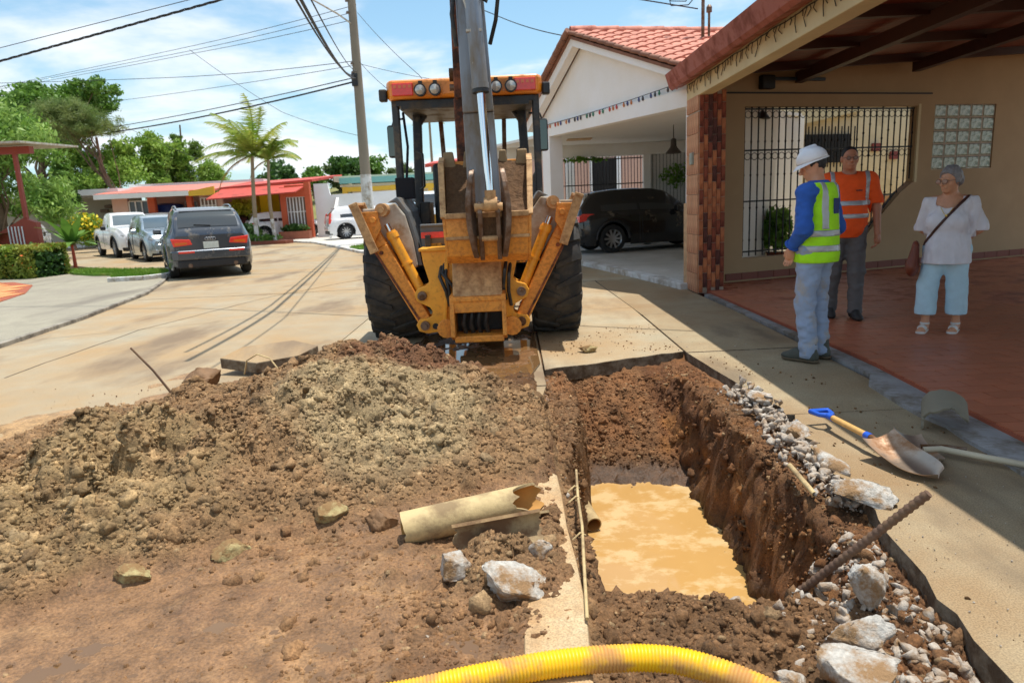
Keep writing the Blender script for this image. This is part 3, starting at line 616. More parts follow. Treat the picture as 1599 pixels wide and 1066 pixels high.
xs_, ys_ = np.meshgrid(np.linspace(BCX - BW + .01, BCX + BW - .01, 60), np.linspace(6.13, 6.62, 44)); tt = (ys_ - 6.13) / .49
hs = 1.26 + .52 * tt ** 1.2 + .035 * fbm(xs_ * 9, ys_ * 9, octv=4, seed=5) + .05 * fbm(xs_ * 3, ys_ * 3, octv=2, seed=6)
ii = np.arange(60 * 44).reshape(44, 60); FF = np.stack([ii[:-1, :-1], ii[:-1, 1:], ii[1:, 1:], ii[1:, :-1]], -1).reshape(-1, 4)
sl_ = link('bucket_soil', npmesh('bucket_soil', np.stack([xs_, ys_, hs], -1).reshape(-1, 3), FF, m_wetsoil, True), bucket)
m_tooth = M('muddy_tooth_steel', lin(150, 126, 92), .8, var=.25, scale=14, bump=.4)
for i in range(5):
    tx = BCX + (i - 2) * .165; te = MB(); te.bar((tx, 6.64, 1.76), (tx, 6.62, 1.91), .10, .07, w2=.06, h2=.03, up=(0, 1, 0)); te.bar((tx, 6.645, 1.68), (tx, 6.64, 1.80), .10, .07, up=(0, 1, 0)); bp(te, 'tooth', m_tooth, bucket, bevel=.012)
for x in (.075, .365):                                            # hinge ears curving up the back
    er = MB(); er.prism([(6.08, .95), (6.03, 1.02), (6.0, 1.1), (5.985, 1.2), (5.98, 1.3), (5.985, 1.4), (6.0, 1.5), (6.03, 1.6), (6.08, 1.68), (6.13, 1.72), (6.17, 1.70), (6.14, 1.62), (6.115, 1.52), (6.10, 1.4), (6.095, 1.3), (6.10, 1.2), (6.11, 1.1), (6.13, 1.02), (6.14, .95)], 'x', x - .024, x + .024); eo = bp(er, 'hinge_ear', m_bsteel, bucket, bevel=.008)
    for v_ in eo.data.vertices: v_.co.x += (-1 if x < .2 else 1) * (.05 * math.sin(math.pi * min(1, max(0, (v_.co.z - .95) / .8))) - .02)
for x in (.145, .30):
    er = MB(); er.prism([(6.09, .93), (6.02, 1.12), (5.98, 1.34), (6.0, 1.44), (6.06, 1.44), (6.10, 1.2), (6.14, .93)], 'x', x - .02, x + .02); bp(er, 'link_plate', m_bsteel, bucket, bevel=.008)
for a, b_, r_ in (((.10, 6.02, 1.39), (.345, 6.02, 1.39), .038), ((.15, 6.03, 1.12), (.29, 6.03, 1.12), .022)):
    pn = MB(); pn.tube([a, b_], r_, 14); bp(pn, 'linkage_pin', m_tan, bucket, smooth=40)
for o in [bucket] + list(bucket.children):
    for v_ in o.data.vertices: v_.co.x = BCX + (v_.co.x - BCX) * (.97 + .12 * (v_.co.z - .95)) if abs(v_.co.x - BCX) > .3 else v_.co.x
# dipper, boom and the long cylinder
dp = MB(); dp.bar((.19, 6.36, 1.22), (.17, 6.37, 2.2), .30, .26, up=(0, 1, 0), w2=.27); dp.bar((.17, 6.37, 2.2), (.125, 6.42, 3.9), .27, .30, up=(0, 1, 0), w2=.21); dp.bar((.125, 6.42, 3.9), (.115, 6.55, 4.3), .21, .3, up=(0, 1, 0))
dip = bp(dp, 'dipper_arm', m_gsteel, bevel=.014)
bm_ = MB(); bm_.bar((.07, 6.8, .85), (.07, 6.80, 2.4), .28, .22, up=(0, 1, 0), w2=.28); bm_.bar((.07, 6.80, 2.4), (.09, 6.66, 4.35), .26, .26, up=(0, 1, 0), w2=.24)
boom = bp(bm_, 'boom', m_rustboom, bevel=.012)
for a, b_, r_ in (((-.12, 6.6, 4.25), (.34, 6.6, 4.25), .09), ((-.10, 6.78, 2.62), (-.05, 6.78, 2.62), .06), ((-.10, 6.74, 2.5), (-.06, 6.74, 2.5), .03)):
    pv = MB(); pv.tube([a, b_], r_, 16); bp(pv, 'boom_pin', m_bsteel, boom, smooth=40)
pv = MB(); pv.box((-.10, 6.82, 1.72), (.07, .06, .22)); bp(pv, 'hose_clamp', m_blk, boom, bevel=.02)
C0 = Vector((.245, 6.02, 1.42)); C1 = Vector((.135, 6.17, 3.95)); Cm = C0.lerp(C1, .375)
cb = MB(); cb.tube([Cm, C1], .068, 20); cb.tube([Cm, Cm.lerp(C1, .03)], .075, 20); cyl = bp(cb, 'bucket_cylinder', m_gsteel, dip, smooth=40)
cl = MB(); cl.tube([Cm - (C1 - C0).normalized() * .03, Cm], .072, 20); bp(cl, 'cylinder_gland', m_blk, dip, smooth=40)
rd = MB(); rd.tube([C0, Cm], .036, 18); bp(rd, 'cylinder_rod', m_chrome, dip, smooth=60)
re_ = MB(); re_.tube([(.185, 6.02, 1.41), (.30, 6.02, 1.41)], .062, 16); re_.tube([(.243, 6.02, 1.42), (.242, 6.025, 1.53)], .048, 12); bp(re_, 'rod_eye', m_tan, dip, smooth=40)
hp = MB(); hp.tube([(.10, 6.12, 3.5), (.10, 6.10, 3.1), (.145, 6.08, 2.95), (.155, 6.06, 2.80), (.165, 6.05, 2.55), (.175, 6.05, 2.50), (.20, 6.06, 2.47)], .013, 8); hp.box((.175, 6.07, 2.83), (.13, .05, .02)); hp.tube([(.165, 6.05, 2.58), (.17, 6.05, 2.50)], .02, 8); bp(hp, 'steel_line', m_fend, dip, smooth=60)
for pts in ([(.30, 6.35, 2.78), (.36, 6.25, 2.95), (.40, 6.2, 3.2), (.36, 6.25, 3.5), (.28, 6.35, 3.7)], [(.02, 6.25, 3.2), (-.01, 6.2, 3.0), (.01, 6.25, 2.75)], [(.23, 6.15, 3.12), (.29, 6.1, 3.06), (.31, 6.15, 3.14), (.27, 6.2, 3.3)]):
    h_ = MB(); h_.tube(pts, .018, 8); bp(h_, 'hydraulic_hose', m_blk, smooth=80)
# cab
rfm = MB(); rfm.prism([(-.80, 7.42), (-.76, 7.34), (.76, 7.34), (.80, 7.42), (.78, 8.9), (.7, 9.0), (-.7, 9.0), (-.78, 8.9)], 'z', 2.51, 2.70)
roof = bp(rfm, 'cab_roof', m_roof_o, bevel=.035, segs=3)
hl = MB(); hl.box((0, 8.15, 2.475), (1.42, 1.5, .05)); hl.bar((-.66, 7.42, 2.45), (.66, 7.42, 2.45), .06, .07); bp(hl, 'headliner', m_blk, roof)
for s_ in (-1, 1):
    ln = MB(); ln.box((s_ * .625, 7.333, 2.60), (.215, .03, .125)); lens = bp(ln, 'tail_light', m_redl, roof, bevel=.008)
    for i in range(4):
        lo = MB(); lo.box((s_ * .625 - .075 + i * .05, 7.316, 2.625), (.028, .008, .03)); bp(lo, 'orange_reflector', m_orl, roof)
    for x in ((-.44, -.29) if s_ < 0 else (.33, .48)):
        wl = MB(); wl.lathe([(.035, 7.36), (.058, 7.34), (.062, 7.26)], 18, (x, 0, 2.58), 'y'); wl.box((x, 7.33, 2.65), (.04, .03, .05)); q = bp(wl, 'work_lamp', m_blk, roof, smooth=40)
        wg = MB(); wg.lathe([(.052, 7.262), (.03, 7.25), (.001, 7.246)], 18, (x, 0, 2.58), 'y'); bp(wg, 'lamp_lens', m_lamp, roof, smooth=60)
    sl2 = MB(); sl2.box((s_ * .84, 7.42, 2.56), (.08, .09, .12)); bp(sl2, 'side_lamp', m_blk, roof, bevel=.015)
    po = MB(); po.bar((s_ * .73, 7.48, 2.52), (s_ * .74, 7.50, 1.36), .075, .085, up=(0, 1, 0)); bp(po, 'cab_post', m_post, bevel=.015)
    po = MB(); po.bar((s_ * .60, 8.25, 2.50), (s_ * .66, 8.25, 1.05), .10, .10, up=(0, 1, 0)); po.bar((s_ * .50, 8.25, 2.47), (s_ * .62, 8.25, 2.30), .05, .08, up=(0, 1, 0)); bp(po, 'cab_post', m_post, bevel=.015)
    po = MB(); po.bar((s_ * .40, 9.0, 2.5), (s_ * .36, 9.05, 1.1), .055, .06, up=(0, 1, 0)); bp(po, 'cab_post', m_bsteel, bevel=.01)
    mr_ = MB(); mr_.box((s_ * .80, 7.62, 2.12), (.12, .05, .34)); mo = bp(mr_, 'mirror', m_blk, bevel=.025)
    mg = MB(); mg.box((s_ * .80, 7.592, 2.12), (.095, .006, .30)); bp(mg, 'mirror_glass', m_mirror, mo)
    ma = MB(); ma.tube([(s_ * .80, 7.62, 2.28), (s_ * .78, 7.62, 2.34), (s_ * .66, 7.60, 2.35)], .012, 6); bp(ma, 'mirror_bracket', m_blk, mo)
    gh = MB(); gh.tube([(s_ * .58, 7.95, 1.62), (s_ * .53, 7.9, 1.65), (s_ * .53, 7.9, 2.0), (s_ * .58, 7.95, 2.03)], .013, 8); bp(gh, 'grab_handle', m_blk, smooth=60)
    # fender strip over the tyre, dark inner panel
    fp = [(1.0, 1.34), (.84, 1.45), (.72, 1.47), (.63, 1.35), (.57, 1.1), (.535, .84), (.60, .80), (.68, .86), (.76, 1.0), (.88, 1.13), (1.02, 1.18)]
    fe = MB(); q = [(s_ * x, z) for x, z in fp]; fe.prism(q if s_ < 0 else q[::-1], 'y', 6.86, 6.93); fe.box((s_ * .90, 7.55, 1.40), (.42, 1.25, .05)); fe.box((s_ * .70, 7.5, 1.2), (.03, 1.2, .40)); bp(fe, 'fender', m_fend, bevel=.015)
    dpn = MB(); q = [(s_ * x, z) for x, z in ((.80, 1.475), (.70, 1.53), (.60, 1.38), (.53, 1.1), (.49, .84), (.534, .84), (.568, 1.1), (.628, 1.355), (.72, 1.473))]; dpn.prism(q if s_ < 0 else q[::-1], 'y', 6.90, 7.9); bp(dpn, 'fender_trim', m_dgrey, bevel=.01)
    fx = MB(); fx.prism([(s_ * .74, 1.80), (s_ * .58, 1.55), (s_ * .57, 1.25), (s_ * .70, 1.3), (s_ * .76, 1.42)], 'y', 7.55, 7.62); 
    if s_ > 0: bp(fx, 'side_panel', m_dgrey, bevel=.01)
    so_ = MB(); so_.box((s_ * .42, 7.16, .93), (.05, .6, .42)); bp(so_, 'inner_wall', m_blk)
cs = MB(); cs.box((0, 7.0, 1.05), (1.0, .10, .36)); cs.box((0, 6.95, 1.235), (1.0, .04, .03)); cs.box((0, 6.96, .855), (.98, .1, .05))
con = bp(cs, 'rear_console', m_dgrey, bevel=.012)
for s_ in (-1, 1):
    rr_ = MB(); rr_.box((s_ * .375, 6.945, 1.14), (.235, .008, .06)); bp(rr_, 'reflector_strip', m_redl, con)
    yp = MB(); yp.box((s_ * .375, 6.945, 1.015), (.165, .008, .085)); bp(yp, 'warning_plate', m_yplate, con)
se = MB(); se.box((-.20, 8.05, 1.12), (.46, .48, .14)); se.prism([(7.78, 1.15), (7.86, 1.15), (7.90, 1.86), (7.83, 1.90), (7.76, 1.85)], 'x', -.42, -.02); seat = bp(se, 'seat', m_blk, bevel=.04, segs=3)
fl2 = MB(); fl2.box((0, 8.2, 1.0), (1.1, 1.7, .06)); fl2.box((-.52, 7.9, 1.3), (.1, .5, .35)); bp(fl2, 'cab_floor', m_blk, bevel=.01)
bg_ = MB(); bg_.box((-.68, 7.42, 1.62), (.19, .14, .22)); bg_.tube([(-.66, 7.42, 1.72), (-.63, 7.46, 2.05), (-.66, 7.5, 2.4)], .016, 6); bp(bg_, 'hanging_bag', M('black_cloth', lin(24, 24, 30), .9, bump=.4, bscale=20), bevel=.05, segs=3)
wh = MB(); wh.lathe([(.2, 0), (.22, .015), (.2, .03), (.18, .015), (.2, 0)], 20, (0, 8.7, 1.45), caps=False); wh.tube([(0, 8.72, 1.46), (0, 8.9, 1.0)], .04, 8); bp(wh, 'steering_wheel', m_blk, smooth=50)
# hood, loader arms and front bucket ahead of the cab
hd = MB(); hd.prism([(9.1, .9), (9.1, 1.42), (10.2, 1.30), (10.4, 1.2), (10.4, .8)], 'x', -.38, .38); bp(hd, 'engine_hood', m_yel, bevel=.04)
for s_ in (-1, 1):
    la = MB(); la.bar((s_ * .55, 8.9, 1.25), (s_ * .55, 10.0, 1.0), .1, .16); la.bar((s_ * .55, 10.0, 1.0), (s_ * .55, 11.0, .35), .1, .16); bp(la, 'loader_arm', m_yel, bevel=.01)
lb = MB(); lb.prism([(10.9, .7), (10.92, .12), (11.2, .06), (11.6, .05), (11.6, .08), (11.2, .12), (11.0, .3), (10.98, .72)], 'x', -1.1, 1.1); bp(lb, 'loader_bucket', m_yelworn, bevel=.01)
bh.location = (BX, 7.62, 0)
# ------------------------------------------------------------------ debris round the pit
def rock_mesh(name, size, seed, mat, rough=.06, sub=4, cuts=22):
    v, f = ico(sub); r = np.random.default_rng(seed); v = v.copy()
    for i in range(cuts):
        n = r.normal(size=3); n /= np.linalg.norm(n); d = r.uniform(.44, .66); k = v @ n; m = k > d; v[m] -= np.outer(k[m] - d, n)
    nn = fbm(v[:, 0] * 2.2 + seed, v[:, 1] * 2.2, v[:, 2] * 2.2, octv=3, seed=seed) * rough * .9
    if sub > 2: nn = nn + np.abs(fbm(v[:, 0] * 7 + seed, v[:, 1] * 7, v[:, 2] * 7, octv=4, seed=seed + 5, gain=.75)) * rough * 2.6
    v = v * (1 + nn)[:, None] * np.array(size) / 2 * 1.62
    return npmesh(name, v, f, mat, False)
m_conc = M('raw_concrete', lin(188, 183, 174), .92, var=.34, scale=46, bump=1.0, bscale=60, dirt=lin(150, 118, 82), damt=.42, dscale=9, dsoft=.14, bdist=.012)
m_stoney = M('yellowish_stone', lin(176, 164, 116), .9, var=.25, scale=14, bump=.7, bscale=60, dirt=lin(134, 104, 66), damt=.58, dscale=14)
m_clay = M('wet_clay_stone', lin(124, 92, 60), .7, var=.25, scale=12, bump=.6, bscale=50)
def rock(name, label, cat, loc, size, seed, mat, rz=0, group=None, tilt=(0, 0)):
    k_ = .82 if name == 'concrete_chunk' else 1
    o = link(name, rock_mesh(name, tuple(v * k_ for v in size), seed, mat, .16 if name == 'stone' else .11)); o.location = loc; o.rotation_euler = (tilt[0], tilt[1], rz); tag(o, label, cat, group); return o
def sz(x, y): return float(soil_z(x, y))
rock('concrete_chunk', 'squat white concrete chunk alone on the mud left of the larger chunk', 'concrete chunk', (-.25, 2.33, sz(-.25, 2.33) + .03), (.15, .13, .12), 3, m_conc)
rock('concrete_chunk', 'large pale concrete chunk leaning against the concrete strip', 'concrete chunk', (-.04, 2.25, .06), (.26, .2, .17), 8, m_conc, .7, tilt=(.2, .3))
rock('concrete_chunk', 'smaller pale chunk on top of the strip by the large leaning chunk', 'concrete chunk', (.075, 2.46, .075), (.12, .1, .09), 15, m_conc, .2)
rock('concrete_chunk', 'long broken slab piece overhanging the right rim near the shovel', 'concrete chunk', (1.56, 2.92, .035), (.34, .19, .10), 21, m_conc, -.75, tilt=(.1, .15))
rock('concrete_chunk', 'upright triangular concrete chunk at the foot of the thick rebar', 'concrete chunk', (1.20, 2.15, .05), (.13, .12, .22), 29, m_conc, .4, tilt=(.1, -.2))
rock('concrete_chunk', 'bluish white oblong chunk right above the biggest bottom chunk', 'concrete chunk', (1.04, 1.90, .03), (.18, .13, .12), 33, m_conc, -.6)
rock('concrete_chunk', 'biggest ochre stained concrete chunk at the bottom edge of the rubble', 'concrete chunk', (.96, 1.76, .02), (.22, .24, .12), 41, m_conc, .9)
rock('concrete_chunk', 'small round white chunk on the soil ledge left of the rebar', 'concrete chunk', (1.30, 2.72, sz(1.3, 2.72) + .02), (.11, .09, .09), 47, m_conc)
rock('concrete_chunk', 'small dark chunk beside the yellow hose on the right', 'concrete chunk', (.80, 1.83, sz(.8, 1.83) + .02), (.13, .09, .08), 52, m_conc, .5)
rock('concrete_chunk', 'flat grey chunk wedged along the right rim above the long slab piece', 'concrete chunk', (1.63, 3.34, .0), (.13, .34, .12), 58, m_conc, .2)
rock('concrete_chunk', 'white crumbling chunk at the far end of the broken right rim', 'concrete chunk', (1.70, 4.55, .01), (.2, .34, .10), 63, m_conc, .1)
rock('concrete_chunk', 'pale chunk in the middle of the broken right rim', 'concrete chunk', (1.67, 3.86, .0), (.2, .26, .11), 67, m_conc, -.3)
rock('stone', 'olive yellow stone low on the front of the heap at left', 'stone', (-1.22, 2.66, sz(-1.22, 2.66) + .0), (.14, .10, .09), 71, m_stoney)
rock('stone', 'pale yellow stone at the heap foot left of the pipe', 'stone', (-.86, 2.88, sz(-.86, 2.88) + .0), (.16, .11, .10), 76, m_stoney, .3)
rock('stone', 'greenish stone near the left end of the heap foot', 'stone', (-1.55, 2.48, sz(-1.55, 2.48) + .0), (.13, .1, .09), 81, m_stoney)
rock('stone', 'dark brown lump perched behind the left crest of the heap', 'stone', (-2.17, 4.58, sz(-2.17, 4.58) - .02), (.22, .2, .18), 85, m_clay)
rock('stone', 'lone tan stone on the concrete between backhoe tyre and pit', 'stone', (.725, 6.32, .03), (.15, .1, .075), 88, m_stoney)
rock('stone', 'brown clay lump at the left end of the pipe', 'stone', (-.62, 2.85, sz(-.62, 2.85) - .01), (.12, .13, .12), 92, m_clay)
q = MB(); q.prism([(-2.68, 6.12), (-2.3, 5.98), (-1.95, 6.1), (-1.82, 6.3), (-2.1, 6.46), (-2.55, 6.36)], 'z', .0, .10); q.m = [0, 0] + [1] * 6; o = q.build('slab_piece', [m_slab, m_broken_dark], bevel=.01); tag(o, 'flat broken slab piece lying behind the heap on the street', 'slab')
for v_ in o.data.vertices: v_.co.z += (v_.co.y - 5.98) * .22 + .02
# rubble too small to pick apart
rr = np.random.default_rng(77); shp = []
for k in range(18):
    bm = bmesh.new(); rk_ = random.Random(300 + k); fl_k = (rk_.uniform(.55, 1), rk_.uniform(.4, .8))
    for i in range(11):
        v = Vector((rk_.uniform(-1, 1), rk_.uniform(-1, 1), rk_.uniform(-1, 1))); v = v / max(abs(v.x), abs(v.y), abs(v.z)) * rk_.uniform(.7, 1); bm.verts.new((v.x * .62, v.y * .62 * fl_k[0], v.z * .62 * fl_k[1]))
    res = bmesh.ops.convex_hull(bm, input=list(bm.verts)); bmesh.ops.delete(bm, geom=[g for g in res['geom_interior'] if isinstance(g, bmesh.types.BMVert)], context='VERTS'); bmesh.ops.triangulate(bm, faces=list(bm.faces))
    bmesh.ops.subdivide_edges(bm, edges=list(bm.edges), cuts=1, use_grid_fill=True); bmesh.ops.triangulate(bm, faces=list(bm.faces)); bm.verts.ensure_lookup_table(); bm.verts.index_update()
    v = np.array([p.co[:] for p in bm.verts]); v = v * (1 + .10 * vnoise(v[:, 0] * 5 + k, v[:, 1] * 5, v[:, 2] * 5, k))[:, None]; f = np.array([[q.index for q in p.verts] for p in bm.faces]); bm.free(); shp.append((v, f))
VV, FF_, off = [], [], 0
def put(x, y, z, s):
    global off
    v, f = shp[rr.integers(18)]; Rm = rot_mats(1, rr)[0]; VV.append((v @ Rm.T) * s + np.array([x, y, z])); FF_.append(f + off); off += len(v)
def rimx(y): return float(np.interp(y, [.3, 1.9, 2.5, 3.05, 4.2, 4.86, 6.1], [1.36, 1.4, 1.5, 1.60, 1.72, 1.69, 1.6]))
for i in range(2300):
    t = rr.random()
    if t < .45: y = rr.uniform(1.65, 2.75); x = min(rr.normal(1.22, .15), rimx(y) - .04); s = .006 + .065 * rr.random() ** 3.2
    elif t < .90: y = rr.uniform(2.9, 4.95); x = rimx(y) + .02 - abs(rr.normal(0, .085)); s = .008 + .075 * rr.random() ** 2.6
    else: x = rr.uniform(1.45, 2.3); y = rr.uniform(1.7, 3.2); s = .003 + .007 * rr.random()
    ins = x < np.interp(y, [.3, 1.9, 2.5, 3.05, 4.2, 6.1], [1.36, 1.4, 1.5, 1.62, 1.74, 1.6]); z = sz(x, y) if ins else .004
    if z < -.25: continue
    if .45 <= t < .90: z = max(z, -.06) + .05 * rr.random()
    put(x, y, z + s * .08, s * .8)
for i in range(60): put(rr.uniform(-.6, .25), rr.uniform(1.9, 3.3), 0.02, .006 + .02 * rr.random() ** 2)
for i in range(70):
    x = rr.uniform(.3, 2.4); y = rr.uniform(6.15, 6.9); put(x, y, .004, .004 + .012 * rr.random() ** 2)
m_rubble = M('dusty_rubble', lin(188, 182, 172), .92, var=.3, scale=30, bump=.8, bscale=70, dirt=lin(146, 114, 78), damt=.46, dscale=16, dsoft=.3)
rb = link('concrete_rubble', npmesh('concrete_rubble', np.concatenate(VV), np.concatenate(FF_), m_rubble)); kind(rb, 'stuff'); tag(rb, 'scattered small white concrete rubble along the right rim of the pit', 'rubble')
# pipes -----------------------------------------------------------------------
m_pipe = M('old_cement_pipe', lin(196, 172, 124), .75, var=.12, scale=6, dirt=lin(140, 118, 86), damt=.45, dscale=5, bump=.25, bscale=60)
m_pipein = M('pipe_inside', lin(178, 130, 66), .85, var=.25, scale=9)
def pipe(name, a, b_, r, th, arc=(0, 360), jag0=0, jag1=0, seed=1, up=(0, 0, 1), mats=None):
    a, b_ = Vector(a), Vector(b_); d = (b_ - a).normalized(); x = d.cross(Vector(up)).normalized(); y = x.cross(d); n = 40; rd = random.Random(seed); mb = MB(); k = 14
    full = arc[1] - arc[0] >= 360; cols = n if full else n + 1; vs = []
    j0 = [jag0 * (.5 + .5 * math.sin(i * .37 + seed)) * rd.uniform(.5, 1) for i in range(cols)]; j1 = [jag1 * (max(0, math.cos(R(arc[0] + (arc[1] - arc[0]) * i / n) - .75)) ** .8 + .12 * math.sin(i * .9) + .1) * rd.uniform(.85, 1) for i in range(cols)]
    L_ = (b_ - a).length
    for rr_ in (r, r - th):
        for s_ in range(k + 1):
            for i in range(cols):
                an = R(arc[0] + (arc[1] - arc[0]) * i / n); t = s_ / k; u = j0[i] + (L_ - j0[i] - j1[i]) * t; vs.append(a + d * u + (x * math.cos(an) + y * math.sin(an)) * rr_)
    half_ = (k + 1) * cols; fs = []; mi = []
    rng_i = range(cols if full else cols - 1)
    for s_ in range(k):
        for i in rng_i:
            p, q = s_ * cols + i, s_ * cols + (i + 1) % cols; fs.append((p, q, q + cols, p + cols)); mi.append(0); fs.append((half_ + q, half_ + p, half_ + p + cols, half_ + q + cols)); mi.append(1)
    for s_ in (0, k):
        for i in rng_i: p, q = s_ * cols + i, s_ * cols + (i + 1) % cols; fs.append((p, q, half_ + q, half_ + p)); mi.append(0)
    if not full:
        for i in (0, cols - 1):
            for s_ in range(k): p = s_ * cols + i; fs.append((p, p + cols, half_ + p + cols, half_ + p)); mi.append(0)
    mb.add(vs, fs); mb.m = mi; return mb.build(name, mats or [m_pipe, m_pipein], smooth=45)
tag(pipe('broken_pipe', (-.50, 2.665, .085), (.115, 2.84, .125), .072, .012, jag0=.01, jag1=.15, seed=2), 'long tan pipe with a jagged right end lying across the mud', 'pipe')
tag(pipe('half_pipe', (-.26, 2.46, .115), (.10, 2.55, .125), .078, .014, arc=(135, 300), jag0=.03, jag1=.05, seed=5, mats=[M('shell_outer', lin(150, 122, 84), .8, var=.2, scale=9, dirt=lin(108, 80, 54), damt=.5, dscale=9), M('shell_inside', lin(152, 132, 98), .85, var=.25, scale=12, dirt=lin(112, 84, 58), damt=.5, dscale=10)]), 'half round broken pipe shell lying below the long pipe', 'pipe')
tag(pipe('pit_pipe', (.40, 4.42, -.60), (.475, 4.10, -.655), .052, .008, seed=7), 'short pipe end poking out of the pit wall into the water', 'pipe')
tag(pipe('pipe_shard', (2.46, 3.72, .03), (2.58, 3.93, .10), .12, .012, arc=(20, 190), jag0=.05, jag1=.03, seed=9, mats=[M('grey_shard', lin(126, 118, 100), .8, var=.15), M('shard_inside', lin(110, 96, 78), .9)]), 'grey curved pipe shard on the worn edge in the shade', 'pipe')
tag(pipe('thin_conduit', (1.42, 3.36, .0), (1.40, 3.02, -.01), .013, .003, seed=11), 'thin pale conduit piece on the right lip of the pit', 'conduit')
# rebars ------------------------------------------------------------------------
m_rebar = M('rusty_rebar', lin(112, 88, 72), .7, .4, var=.25, scale=20, dirt=lin(140, 112, 84), damt=.4, dscale=14, bump=.3)
def rebar(name, a, b_, r, ribs, label):
    a, b_ = Vector(a), Vector(b_); pts = []; rad = []
    for i in range(ribs * 3 + 1):
        t = i / (ribs * 3); pts.append(a.lerp(b_, t)); rad.append(r * (1.16 if i % 3 == 1 else .94))
    q = MB(); q.tube(pts, rad, 12); o = q.build(name, m_rebar, smooth=60); tag(o, label, 'rebar'); return o
rebar('rebar', (1.06, 2.37, -.10), (1.383, 2.15, .38), .0155, 26, 'thick ribbed rebar sticking out of the rubble at an angle')
q = MB(); q.tube([(.30, 3.32, .045), (.275, 3.0, .042), (.262, 2.7, .045), (.236, 2.4, .044), (.205, 2.03, .05)], .0065, 8)
for y, x in ((2.98, .274), (2.62, .256), (3.1, .28)): q.tube([(x - .045, y - .02, .035), (x - .01, y, .056), (x + .012, y + .01, .04), (x - .01, y + .004, .03)], .004, 5)
tag(q.build('strip_rebar', m_pipe, smooth=60), 'thin rebar with wire ties along the concrete strip', 'rebar')
q = MB(); q.tube([(-2.36, 4.6, .2), (-2.47, 4.58, .40), (-2.60, 4.58, .565)], [.009, .008, .007], 7); tag(q.build('leaning_rod', m_rebar, smooth=60), 'thin rusty rod leaning out of the left side of the heap', 'rod')
q = MB(); q.tube([(-2.0, 4.95, .26), (-1.97, 4.95, .36), (-1.88, 4.93, .41), (-1.78, 4.9, .38), (-1.71, 4.86, .30)], .006, 6); tag(q.build('wire_loop', m_pipe, smooth=60), 'pale wire loop arching behind the heap crest', 'wire')
# corrugated hose -----------------------------------------------------------------
m_hose = M('yellow_corrugated_hose', lin(236, 186, 24), .42, var=.06, scale=8, dirt=lin(190, 140, 78), damt=.40, dscale=4.5, dsoft=.12, drough=.8)
hk = [Vector(p) for p in ((-.95, 1.58, .05), (-.62, 1.66, .05), (-.34, 1.715, .05), (-.15, 1.745, .065), (.11, 1.79, .07), (.36, 1.80, .065), (.52, 1.75, .06), (.69, 1.64, .04), (.80, 1.48, .04), (.86, 1.3, .04))]
def catmull(K, n):
    out = []
    for i in range(len(K) - 1):
        p0, p1, p2, p3 = K[max(i - 1, 0)], K[i], K[i + 1], K[min(i + 2, len(K) - 1)]
        for j in range(n):
            t = j / n; out.append(.5 * ((2 * p1) + (p2 - p0) * t + (2 * p0 - 5 * p1 + 4 * p2 - p3) * t * t + (3 * p1 - p0 - 3 * p2 + p3) * t ** 3))
    return out + [K[-1]]
cp = catmull(hk, 60); dist = [0]
for a, b_ in zip(cp[:-1], cp[1:]): dist.append(dist[-1] + (b_ - a).length)
tot = dist[-1]; pts = []; rad = []; ns = int(tot / .0036)
for i in range(ns):
    s_ = tot * i / (ns - 1); k = min(max(int(np.searchsorted(dist, s_)) - 1, 0), len(cp) - 2); t = (s_ - dist[k]) / max(dist[k + 1] - dist[k], 1e-6); pts.append(cp[k].lerp(cp[k + 1], t)); rad.append((.039, .039, .0355)[i % 3] if True else 0)
q = MB(); q.tube(pts, rad, 22); tag(q.build('corrugated_hose', m_hose, smooth=75), 'yellow corrugated hose curving across the bottom of the scene', 'hose')
# shovels -------------------------------------------------------------------------
m_wood_h = M('ash_handle', lin(206, 160, 92), .5, var=.15, scale=6, stretch=(8, 8, 1)); m_blue = M('blue_grip', lin(36, 90, 196), .35, var=.05); m_blade = M('worn_shovel_steel', lin(178, 160, 142), .36, .75, var=.16, scale=8, dirt=lin(170, 130, 96), damt=.4, dscale=5); m_oldh = M('worn_white_handle', lin(190, 176, 150), .7, var=.2, scale=5)
def blade(t, base, tip, wdt, up, mat):
    base, tip = Vector(base), Vector(tip); d = (tip - base).normalized(); x = d.cross(Vector(up)).normalized(); u = x.cross(d).normalized(); L_ = (tip - base).length; vs = []; n, m = 14, 10
    for th in (0, -.004):
        for i in range(n + 1):
            tt = i / n; w = wdt / 2 * (1.0 if tt < .55 else math.sqrt(max(0, 1 - ((tt - .55) / .45) ** 2.2))) * (.92 + .08 * tt)
            if i == n: w = .004
            for j in range(m + 1):
                s_ = -1 + 2 * j / m; vs.append(base + d * (L_ * tt) + x * (w * s_) + u * (.026 * s_ * s_ - .012 * math.sin(tt * 3.1) + th + (.02 * (1 - tt) ** 6)))
    k = m + 1; h = (n + 1) * k; fs = []
    for i in range(n):
        for j in range(m): p = i * k + j; fs += [(p, p + 1, p + k + 1, p + k), (h + p + 1, h + p, h + p + k, h + p + k + 1)]
    for i in range(n):
        for j in (0, m): p = i * k + j; fs.append((p, p + k, h + p + k, h + p))
    for j in range(m): fs.append((j, j + 1, h + j + 1, h + j)); p = n * k + j; fs.append((p, p + 1, h + p + 1, h + p))
    q = MB(); q.add(vs, fs); return q.build('blade', mat, t, smooth=50)
s1 = thing('shovel', (1.9, 3.6, 0), 0, 'shovel with blue grip and wooden shaft lying in the sun by the pit', 'shovel')
g0, g1, fe = Vector((1.80, 4.00, .075)), Vector((1.86, 3.88, .085)), Vector((1.895, 3.50, .09))
q = MB(); dd = (fe - g1).normalized(); sd_ = Vector((dd.y, -dd.x, 0)); G = g1 - dd * .10
